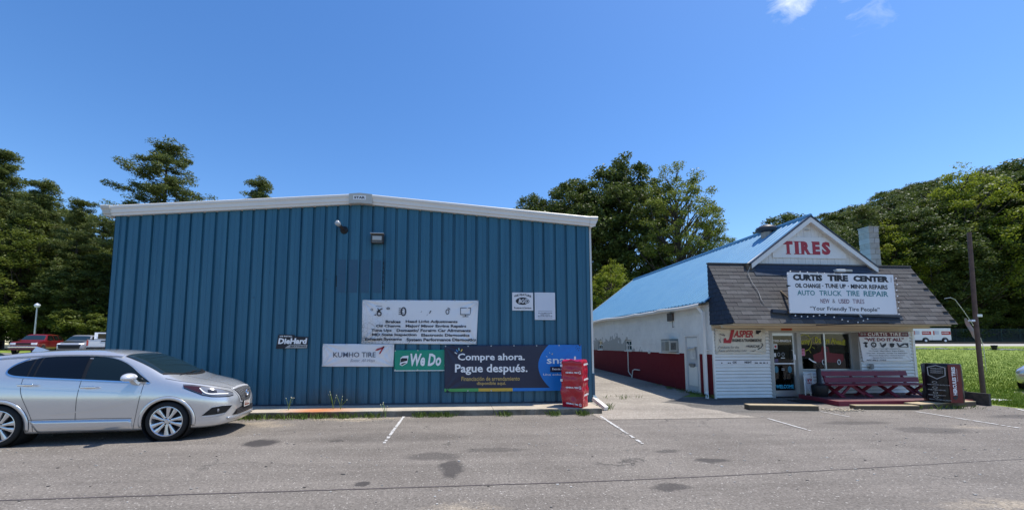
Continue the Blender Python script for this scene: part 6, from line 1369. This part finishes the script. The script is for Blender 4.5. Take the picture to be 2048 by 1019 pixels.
m = MB(); m.prism([(-.05, 1.28), (1.1, 1.28), (.78, 1.76), (-.02, 1.78)], 'y', -.928, .928); m.build('side_window', M_GLASS, pk); MB().box(-.206, -.201, -.7, .7, 1.38, 1.78).build('rear_window', M_GLASS, pk)
MB().tube([(-2.0, -.85, 1.3), (.1, -.8, 1.85)], .03, 6).build('rail', M_CHROME, pk)
for x in (-1.75, 1.75):
    for s in (-1, 1): make_wheel(pk, (x, s * .88, .4), .4, .24, .25, s, MATS['alloy_rim'], 6)
# bright red car just behind the silver one, only its top shows
rc = mat('bright_red_paint', (.50, .012, .02), .22, coat=1)
simple_car('red_hatchback', 'bright red car of which only the roof shows beyond the silver crossover', (-20.7, 19.0, -.12), R_(0), rc,
    [-2.1, -2.05, -1.6, -1.1, -.3, .4, 1.05, 1.25, 1.9, 2.15, 2.2], [.7, .84, .88, .88, .88, .88, .88, .88, .86, .78, .66], [.5, .34, .28, .26, .26, .26, .26, .26, .28, .34, .46],
    [.9, .98, 1.02, 1.01, 1.0, .99, .96, .95, .88, .78, .66], [.64, .78, .82, .83, .83, .83, .82, .82, .78, .68, .5], [.94, 1.14, 1.5, 1.58, 1.6, 1.57, 1.08, 1.02, .93, .82, .7], [.6, .62, .62, .63, .64, .64, .74, .75, .7, .58, .4],
    [([(-1.4, 1.45), (-.1, 1.5)], [(-1.6, 1.1), (-.1, 1.06)]), ([(0, 1.5), (.45, 1.46)], [(0, 1.06), (.9, 1.04)])], ((.45, .6), (1.05, .72)), (.32, .2, -1.3, 1.35))
# silver car at right edge of the lot, nose just in frame
simple_car('silver_sedan', 'silver car whose nose just shows at the right edge by the lawn', (21.9, 12.2, .02), R_(184), M_SILVER,
    [-2.3, -2.2, -1.7, -1.1, -.3, .4, 1.05, 1.25, 1.85, 2.15, 2.25], [.7, .86, .9, .9, .9, .9, .9, .9, .87, .74, .5], [.5, .34, .28, .24, .24, .24, .24, .24, .26, .32, .44],
    [.95, 1.02, 1.05, 1.03, 1.02, 1.0, .97, .96, .90, .80, .68], [.64, .78, .82, .83, .83, .83, .82, .82, .76, .62, .4], [.99, 1.14, 1.4, 1.48, 1.5, 1.47, 1.08, 1.04, .97, .86, .72], [.6, .62, .62, .63, .64, .64, .74, .75, .68, .5, .34],
    [([(-1.2, 1.38), (-.1, 1.42)], [(-1.5, 1.1), (-.1, 1.06)]), ([(0, 1.42), (.45, 1.36)], [(0, 1.06), (.9, 1.04)])], ((.45, .6), (1.05, .72)), (.34, .22, -1.35, 1.38))
# cargo trailers
def trailer(x, label):
    y = 45.2; t = thing('cargo_trailer', label, 'trailer', (x, y, gz(x, y) + .02), R_(-6), group='box trailers on the upper lot')
    MB().bbox(-1.15, 1.15, 0, 1.6, .35, 1.80, .04).build('box', wp, t); MB().bbox(-1.17, 1.17, -.01, 1.61, 1.805, 1.85, .02).build('roof_rim', M_ALU, t)
    MB().box(.0, 1.1, -.012, -.002, 1.02, 1.45).build('red_stripe', mat('stripe_red', (.45, .02, .02), .4), t); letters(t, 'U-HAUL', .05, .9, 1.18, 1.34, -.016, M_LWHT, .04)
    m = MB(); m.box(-.95, -.3, -.012, -.002, 1.05, 1.5); m.build('print', mat('print_grey_blue', (.42, .45, .52), .5, noise=(9, (.65, .6, .6), 5, .2)), t); MB().box(-1.0, -.85, -.014, -.002, 1.0, 1.5).build('print', mat('stripe_red', (.45, .02, .02), .4), t)
    MB().lathe([(0, -.03), (.14, -.03), (.15, 0)], 14, (.35, -.05, .30), 'y').build('hub', M_LWHT, t); MB().lathe([(.14, -.04), (.30, -.05), (.31, .1), (.14, .12)], 20, (.35, 0, .30), 'y').build('tyre', M_RUB, t); MB().lathe([(.33, -.03), (.40, -.03), (.40, .02)], 24, (.35, 0, .30), 'y').build('wheel_arch', M_BLACK, t)
    MB().obox((-1.1, .8, .4), (-1.9, .8, .4), .1, .08).build('drawbar', M_BLACK, t); return t
trailer(57.5, 'left white box trailer with red stripe on the upper lot'); trailer(60.15, 'right white box trailer with red stripe nearest the fence')
t = thing('guard_rail', 'long low dark timber rail along the upper road', 'guard rail'); MB().obox((40, 43.6, gz(40, 43.6) + .13), (100, 43.6, gz(100, 43.6) + .13), .15, .2).build('rail', M_WOODD, t)
# chain link fence
fz = gz(70, 51.5)
t = thing('chain_link_fence', 'green chain link fence running before the wood', 'fence')
MB().tube([(45, 51.5, fz + 1.85), (110, 51.5, fz + 1.85)], .035, 6).build('top_rail', mat('green_steel', (.05, .09, .07), .5), t)
pm = MB().tube([(0, 0, -.1), (0, 0, 1.87)], .04, 6).mesh('post', MATS['green_steel'])
for k in range(22): link('post', pm, t, (45 + k * 3.0, 51.5, fz))
def chainlink():
    m = mat('chain_link', (.06, .09, .08), .6); t_, add = chain(m); b = t_.nodes['Principled BSDF']; P = add('TexCoord').outputs['Object']
    s = add('SeparateXYZ', ('Vector', P)); a = add('Math', (0, s.outputs['X']), (1, s.outputs['Z']), operation='ADD').outputs[0]; c = add('Math', (0, s.outputs['X']), (1, s.outputs['Z']), operation='SUBTRACT').outputs[0]
    def st(v): return add('Math', (0, add('Math', (0, add('Math', (0, v), (1, 11.), operation='MULTIPLY').outputs[0]), operation='FRACT').outputs[0]), (1, .12), operation='LESS_THAN').outputs[0]
    t_.links.new(add('Math', (0, st(a)), (1, st(c)), operation='MAXIMUM').outputs[0], b.inputs['Alpha']); return m
MB().add([(45, 51.5, fz), (110, 51.5, fz), (110, 51.5, fz + 1.83), (45, 51.5, fz + 1.83)], [(0, 1, 2, 3)]).build('mesh_panel', chainlink(), t)
# street lamp far left
t = thing('post_lamp', 'slim grey post lamp with round white head among the far left cars', 'street lamp', (-42.5, 44, gz(-42, 44)))
MB().tube([(0, 0, 0), (.0, 0, 4.4)], [.09, .06], 8).build('post', M_ALU, t); MB().lathe([(.001, 4.85), (.2, 4.7), (.26, 4.6), (.18, 4.4), (.001, 4.38)], 12).build('lamp_head', M_LWHT, t, True)
# bucket and stones on the lawn
t = thing('black_bucket', 'small black bucket standing on the lawn near the stones', 'bucket', (49.1, 33, gz(49.1, 33))); MB().lathe([(.001, 0), (.15, 0), (.22, .42), (.24, .44), (.2, .40)], 16).build('body', M_BLACK, t); MB().tube([(-.22, 0, .4), (0, 0, .46), (.22, 0, .4)], .012, 5).build('handle', M_ALU, t)
m = MB(); rr = random.Random(2)
for k in range(90):
    x = 37 + k * .17 + rr.uniform(-.4, .4); y = 36.2 - max(0, k - 10) * .045 + rr.uniform(-.4, .4); s = rr.uniform(.08, .28)
    m.bbox(x - s, x + s, y - s * .6, y + s * .6, gz(x, y) - .03, gz(x, y) + s * .35, s * .12)
tag(m.build('loose_stones', mat('pale_stone', (.45, .43, .40), .9, noise=(3, (.25, .24, .22)))), 'broken line of pale stones in the lawn', 'stones', kind='stuff')
t = thing('litter', 'crumpled white litter on the grass edge near the rusty pole', 'litter', (16.2, 10.9, .03)); m = MB(); P = [[(.12 * i - .18, .1 * j - .1, .035 * abs(math.sin(i * 2.1 + j * 3.3))) for i in range(5)] for j in range(4)]; m.grid(P); m.build('paper', M_LWHT, t)

# ------------------------------------------------------------------ vegetation
def fastmesh(name, V, F, mm, nside=4):
    me = bpy.data.meshes.new(name); V = np.asarray(V, dtype=np.float32); F = np.asarray(F, dtype=np.int32); me.vertices.add(len(V)); me.vertices.foreach_set('co', V.ravel())
    me.loops.add(F.size); me.loops.foreach_set('vertex_index', F.ravel()); me.polygons.add(len(F)); me.polygons.foreach_set('loop_start', np.arange(0, F.size, nside, dtype=np.int32)); me.polygons.foreach_set('loop_total', np.full(len(F), nside, dtype=np.int32))
    me.materials.append(mm); me.update(calc_edges=True); return me
def leaf_quads(C, size, r, flatness=.5, aspect=.55):
    """C: Nx3 centres -> leaf shaped quads"""
    n = len(C); a = r.normal(size=(n, 3)); a[:, 2] *= .5; a /= np.linalg.norm(a, axis=1)[:, None]
    nrm = r.normal(size=(n, 3)); nrm[:, 2] = np.abs(nrm[:, 2]) + flatness; b = np.cross(nrm, a); b /= np.linalg.norm(b, axis=1)[:, None] + 1e-9
    s = size * r.uniform(.6, 1.3, n)[:, None]; V = np.empty((n, 4, 3)); V[:, 0] = C - a * s * .5; V[:, 1] = C + b * s * aspect * .5; V[:, 2] = C + a * s * .5; V[:, 3] = C - b * s * aspect * .5
    return V.reshape(-1, 3), np.arange(4 * n).reshape(-1, 4)
def branch_path(p0, p1, r, bend=.12, n=5):
    p0 = np.array(p0); p1 = np.array(p1); L0 = np.linalg.norm(p1 - p0); o = r.normal(size=3) * bend * L0
    return [tuple(p0 + (p1 - p0) * t + o * math.sin(math.pi * t) * .5) for t in np.linspace(0, 1, n)]
def broadleaf(seed, Hh, Rr, base=.25, lobes=14, clumps=110, leaves=170, size=.26, cr=.75, lean=0, open_=.0):
    """lobes = number of bulges in the crown outline"""
    r = np.random.default_rng(seed); wood = MB(); wood.tube(branch_path((0, 0, -.3), (lean * .3, 0, Hh * .7), r, .03, 7), list(np.linspace(.018 * Hh, .006 * Hh, 7)), 8)
    zc = Hh * (base + 1) / 2; rz_ = Hh * (1 - base) / 2
    bd = r.normal(size=(lobes, 3)); bd /= np.linalg.norm(bd, axis=1)[:, None]; ba = r.uniform(.08, .26, lobes); bd = np.vstack([bd, [[.1, 0, 1]]]); ba = np.append(ba, .15)
    C = []
    for q in range(clumps):
        d = r.normal(size=3); d /= np.linalg.norm(d); bump = .80 + sum(a * max(0, (float(d @ b) - .72) / .28) for a, b in zip(ba, bd)); bump = min(bump, 1.04)
        if open_ and r.random() < open_: continue
        f = r.uniform(.25, 1) ** .45; wz = 1 - .28 * max(0, d[2]) ** 2
        p = np.array([lean * .5 + d[0] * Rr * bump * f * wz, d[1] * Rr * bump * f * wz, zc + d[2] * rz_ * min(1.0, bump) * f])
        if r.random() < .30: 
            s0 = np.array([lean * .2, 0, max(Hh * .15, p[2] - np.hypot(p[0], p[1]) * .9 - 1)]); wood.tube(branch_path(tuple(s0), tuple(p), r, .12, 4), [.006 * Hh, .0045 * Hh, .003 * Hh, .001 * Hh], 4)
        nn = int(leaves * r.uniform(.5, 1.4)); g = r.normal(size=(nn, 3)); g /= np.linalg.norm(g, axis=1)[:, None]; g *= (r.uniform(0, 1, nn) ** .45)[:, None]; C.append(p + g * np.array([1, 1, .62]) * cr * r.uniform(.6, 1.25))
    C = np.concatenate(C); V, F = leaf_quads(C, size, r); return wood, V, F
def pine(seed, Hh, Rr, base=.4, whorls=9, leaves=150, size=.34, dense=1.):
    r = np.random.default_rng(seed); wood = MB(); wood.tube([(0, 0, -.3), (.1, 0, Hh * .5), (.0, .1, Hh * .96)], [.016 * Hh, .011 * Hh, .004 * Hh], 8); C = []
    for k in range(whorls):
        t = k / (whorls - 1); z = Hh * (base + (1 - base) * t); z0_ = z; L_b = Rr * (1 - .72 * t ** 1.6) * r.uniform(.75, 1.1); nb = int(5 + r.integers(0, 3))
        for q in range(nb):
            z = z0_ + r.uniform(-.5, .45) * Hh * (1 - base) / whorls if t < 1 else z0_
            an = q * 2 * math.pi / nb + k * .9 + r.uniform(-.3, .3); Lb = L_b * r.uniform(.55, 1.1); tip = np.array([math.cos(an) * Lb, math.sin(an) * Lb, z + Lb * r.uniform(.02, .28)])
            wood.tube([(0, 0, z), tuple(tip * [.6, .6, 1] - [0, 0, (tip[2] - z) * .6]), tuple(tip)], [.05, .035, .015], 4)
            for s in np.arange(.35, 1.01, .65 / max(2, Lb / .75)):
                p = np.array([tip[0] * s, tip[1] * s, z + (tip[2] - z) * s]) + r.normal(size=3) * [.3, .3, .1]
                nn = int(leaves * dense * r.uniform(.4, 1.2)); g = r.normal(size=(nn, 3)); g /= np.linalg.norm(g, axis=1)[:, None]; g *= (r.uniform(0, 1, nn) ** .5)[:, None]; C.append(p + g * np.array([.8, .8, .42]) * r.uniform(.7, 1.25))
    nn = int(leaves * 2); g = r.normal(size=(nn, 3)) * .3; C.append(np.array([0, 0, Hh * .97]) + g)
    C = np.concatenate(C); V, F = leaf_quads(C, size, r, .2, .28); return wood, V, F
PROTO = {}
def proto(key, kind, mm, **kw):
    wood, V, F = (broadleaf if kind == 'b' else pine)(**kw); PROTO[key] = (wood.mesh('trunk', M_BARK), fastmesh('crown', V, F, mm), kind)
proto('oakA', 'b', M_LEAFD, seed=1, Hh=20, Rr=6.2, lobes=24, clumps=620, leaves=120, size=.32, cr=.95, base=.05)
proto('oakB', 'b', M_LEAFM, seed=2, Hh=20, Rr=6.2, lobes=20, clumps=420, leaves=110, size=.26, cr=1.0, base=.03)
proto('oakC', 'b', M_LEAFD, seed=3, Hh=20, Rr=6.6, lobes=26, clumps=460, leaves=110, size=.26, cr=1.05, base=.03)
proto('locust', 'b', M_LEAFL, seed=14, Hh=17.5, Rr=4.6, base=.1, lobes=22, clumps=430, leaves=100, size=.19, cr=.66, open_=.06)
proto('bright', 'b', M_LEAFB, seed=5, Hh=18, Rr=4.6, base=.1, lobes=18, clumps=300, leaves=100, size=.23, cr=.85)
proto('bush', 'b', M_LEAFM, seed=6, Hh=6, Rr=3.4, base=.05, lobes=12, clumps=70, leaves=110, size=.24, cr=.7)
proto('pineA', 'p', M_NEEDLE, seed=7, Hh=24, Rr=7.2, base=.42, whorls=12, leaves=150)
proto('pineB', 'p', M_NEEDLE, seed=8, Hh=22, Rr=5.0, base=.34, whorls=13, leaves=140)
proto('pineC', 'p', M_NEEDLE, seed=9, Hh=22, Rr=5.0, base=.2, whorls=12, leaves=130)
H0 = dict(oakA=20, oakB=20, oakC=20, locust=17.5, bright=18, bush=6, pineA=24, pineB=22, pineC=22)
def tree(key, x, y, h, rz, label, group=None, wide=1., name=None, z=None):
    tr_, cr_, kind = PROTO[key]; s = h / H0[key]; nm = name or ('pine_tree' if kind == 'p' else ('bush' if key == 'bush' else 'broadleaf_tree'))
    o = thing(nm, label, 'bush' if nm == 'bush' else 'tree', (x, y, gz(x, y) if z is None else z), rz, group); o.scale = (s * wide, s * wide, s); link('trunk', tr_, o); link('crown', cr_, o); return o
# middle group behind the driveway
tree('oakA', 17.2, 40, 20.3, .4, 'tallest dark broadleaf tree rising behind the gap between the buildings', wide=.92)
tree('oakA', 12.9, 41, 18.9, 2.2, 'dark broadleaf tree standing left of the tallest, over the blue roof end', wide=.85)
tree('oakA', 8.4, 43, 17.6, 4.2, 'lower dark tree whose crown just clears the right end of the blue roof', wide=.72)
tree('locust', 19.9, 34, 17.0, 1.0, 'airy light green locust tree behind the blue shop roof', wide=.92)
tree('locust', 23.6, 35, 13.2, 3.0, 'small thin locust at the right flank of the taller light green one', wide=.62)
tree('bright', 12.4, 31, 8.0, .3, 'bright leafy sapling at the end of the driveway', wide=1.0)
tree('oakB', 26.5, 46, 11.5, 1.2, 'low mid green tree peeping over the blue shop roof', wide=.9)
for k, (x, y, h) in enumerate(((8, 48, 11), (14, 47, 10), (20, 47, 10), (26, 48, 9), (9.5, 33.5, 6), (16, 35, 7), (30, 50, 10))):
    tree('oakB' if k < 4 else 'bush', x, y, h, k * 1.3, 'undergrowth tree filling in low behind the driveway end', group='undergrowth behind the driveway', name='undergrowth_tree', wide=1.2)
# left group
tree('pineA', -36.0, 51, 24.8, .5, 'large layered pine standing above the left roof of the blue building', wide=.95)
tree('pineB', -22.3, 46, 18.6, 1.5, 'pine whose rounded top just clears the blue building roof', wide=.95)
tree('pineB', -58, 54, 24.5, .2, 'tall pine at the far left edge of the photo'); tree('pineB', -49.8, 51, 19.6, 2.0, 'tall thin pine second from the left edge', wide=1.0); tree('pineB', -44.5, 50, 17.2, 3.3, 'open crowned pine leaning toward the blue building', wide=.9)
tree('oakC', -56, 49, 15, .2, 'broad dark tree low at the far left'); 
rr = random.Random(21)
for k in range(30):
    row = k % 3; x = -76 + (k // 3) * 4.9 + rr.uniform(-1.5, 1.5); y = 51 + row * 6 + rr.uniform(-1.5, 1.5); h = (10.5 + row * 1.8 + max(0, (-40 - x)) * .42) * rr.uniform(.9, 1.1)
    if x > -36 and row == 2: h *= .8
    tree(rr.choice(['oakC', 'pineC', 'oakB', 'oakA']), x, y, h, rr.uniform(0, 6), 'dark forest tree in the wood behind the far left cars', group='wood behind the far left cars', name='forest_tree', wide=1.25)
for k in range(12): tree('bush', -70 + k * 3.6 + rr.uniform(-1, 1), 47.5 + rr.uniform(-1, 1), rr.uniform(3.5, 6), rr.uniform(0, 6), 'shrub along the edge of the left wood', group='shrubs along the left wood', name='bush', wide=1.3)
# right hillside wood
for k in range(44):
    row = k % 4; i = k // 4; x = 50 + i * 6.2 + row * 2.2 + rr.uniform(-1.5, 1.5); y = 57 + row * 8 + rr.uniform(-2, 2)
    h = (18.5 + 5.5 * sstep(62, 80, x) + .22 * max(0, x - 80) - row * 1.6) * rr.uniform(.92, 1.08)
    tree(rr.choice(['oakA', 'oakC', 'oakA', 'pineC', 'oakC']), x, y, h, rr.uniform(0, 6), 'dark tree in the hillside wood behind the trailers', group='hillside wood behind the trailers', name='forest_tree', wide=1.15)
for k in range(16): tree('bush', 48 + k * 4.2 + rr.uniform(-1, 1), 54 + rr.uniform(-.8, .8), rr.uniform(4, 7), rr.uniform(0, 6), 'shrub behind the chain link fence', group='shrubs behind the fence', name='bush', wide=1.2)
tree('bright', 78.5, 54.5, 27.5, .7, 'tall bright green tree rising above the rusty pole', wide=.9); tree('bright', 65.5, 54.5, 18.2, 2.1, 'bright green tree right of the block chimney', wide=1.0); tree('bright', 59.5, 54, 12.5, 3.1, 'lower yellow green tree close behind the chimney', wide=.9); tree('bright', 88, 54.5, 15.5, 4.0, 'bright leaning tree at the right edge behind the lawn', wide=1.1)

# grass
def tufts(name, pts, hmin, hmax, wd_, mm, per=5, seed=1, spread=.05):
    r = np.random.default_rng(seed); pts = np.asarray(pts, dtype=float); P = np.repeat(pts, per, axis=0); n = len(P); P[:, :2] += r.normal(size=(n, 2)) * spread
    an = r.uniform(0, 6.283, n); h = r.uniform(hmin, hmax, n); d = np.stack([np.cos(an), np.sin(an), np.zeros(n)], 1); ln = r.uniform(.1, .9, n)[:, None] * h[:, None]; s = np.stack([-np.sin(an), np.cos(an), np.zeros(n)], 1) * wd_
    top = P + d * ln + np.array([0, 0, 1]) * h[:, None]; mid = P + d * ln * .35 + np.array([0, 0, .6]) * h[:, None]
    V = np.stack([P - s, P + s, mid + s * .7, top, mid - s * .7], 1).reshape(-1, 3); F = np.stack([np.arange(n) * 5 + k for k in range(5)], 1); return link(name, fastmesh(name, V, F, mm, 5))
pts = []
r = np.random.default_rng(5)
for k in range(26000):
    y = 9.62 + 27 * r.random() ** 1.8; x = r.uniform(15.0, 15.0 + (y * 1.75 - 13)) if y < 40 else 0
    if x - 15.8 > (y - 9.4) * 1.2 - .2 and y < 12.6: continue
    if y < 10.9 and x < 15.25: continue
    pts.append((x, y, gz(x, y)))
o = tufts('lawn_grass', pts, .035, .10, .009, M_BLADE, 3, 3, .08); tag(o, 'sunlit green grass covering the sloping lawn', 'grass', kind='stuff')
r2 = random.Random(9); pts = []
for (x0, x1, y0, dens) in ((-5.1, -2.3, 9.66, 95), (-2.3, -1.7, 9.66, 12), (-1.05, .0, 9.67, 40), (1.0, 1.3, 9.66, 10), (2.2, 2.5, 9.62, 12), (2.95, 3.2, 9.62, 14)):
    for k in range(dens): x = r2.uniform(x0, x1); pts.append((x, y0 - abs(r2.gauss(0, .06)), .01))
o = tufts('kerb_weeds', pts, .04, .15, .006, mat('weed_green', (.13, .20, .03), .6), 7, 4, .05); tag(o, 'green weeds growing along the foot of the concrete kerb', 'weeds', kind='stuff')
pts = [(7.98 - abs(r2.gauss(0, .1)), r2.uniform(11.9, 16), .05) for k in range(36)] + [(7.9 + r2.uniform(0, .8), r2.uniform(10.1, 10.4), .01) for k in range(12)] + [(5.3 + r2.gauss(0, .5), 12.4 + r2.gauss(0, .25), .01) for k in range(7)] + [(3.9 + r2.uniform(-.1, .25), 10.5 + r2.uniform(-.2, .2), .01) for k in range(14)] + [(12.6 + r2.uniform(-.9, 1.2), 9.72 + r2.uniform(-.05, .05), .01) for k in range(14)]
o = tufts('wall_weeds', pts, .05, .14, .006, MATS['weed_green'], 6, 6, .06); tag(o, 'scattered weeds at the shop wall and paving cracks', 'weeds', kind='stuff')
for k, (x, h) in enumerate(((-3.95, .34), (-2.92, .42), (-2.75, .34), (-1.62, .40))):
    t = thing('wild_flower', ('tall thin weed nearest the silver car', 'tallest seeding weed in front of the stained wall', 'shorter weed right beside the tallest one', 'thin weed left of the parking line')[k], 'weed', (x, 10.0 if k < 3 else 9.66, .15 if k < 3 else 0), group='tall weeds at the blue wall')
    m = MB(); fl = MB(); r3 = random.Random(k)
    for q in range(4):
        tip = (r3.uniform(-.14, .14), r3.uniform(-.08, .08), h * r3.uniform(.6, 1.1)); m.tube([(0, 0, 0), (tip[0] * .3, tip[1] * .3, tip[2] * .5), tip], .004, 4); fl.lathe([(.001, -.01), (.012, 0), (.001, .012)], 6, tip)
    m.build('stem', MATS['weed_green'], t); fl.build('flower', mat('flower_pale', (.6, .6, .42), .7), t)
# small debris on the asphalt
m = MB(); r3 = random.Random(33)
for k in range(420):
    y = 3.2 + 7 * r3.random() ** .8; x = r3.uniform(-1.15 * y, 1.75 * y); s = r3.uniform(.006, .016); m.box(x - s, x + s, y - s * .6, y + s * .6, .007, .007 + s * .6)
tag(m.build('gravel_bits', mat('grit', (.6, .57, .52), .9, noise=(1.2, (.1, .09, .08), 2, .1))), 'loose grit scattered over the parking lot asphalt', 'grit', kind='stuff')
m = MB()
for k in range(500):
    x = -2.2 + r3.gauss(0, .55); y = 9.5 - abs(r3.gauss(0, .09)); s = r3.uniform(.004, .012); m.box(x - s, x + s, y - s, y + s, .007, .007 + s)
for k in range(160):
    x = 9.95 + r3.gauss(0, .25); y = 9.75 + r3.gauss(0, .12); s = r3.uniform(.006, .022); m.box(x - s, x + s, y - s, y + s, .01, .01 + s)
tag(m.build('sand_crumbs', mat('sand_pale', (.55, .46, .33), .9)), 'pale sand and crumbled wood washed against kerb and timber stop', 'sand', kind='stuff')
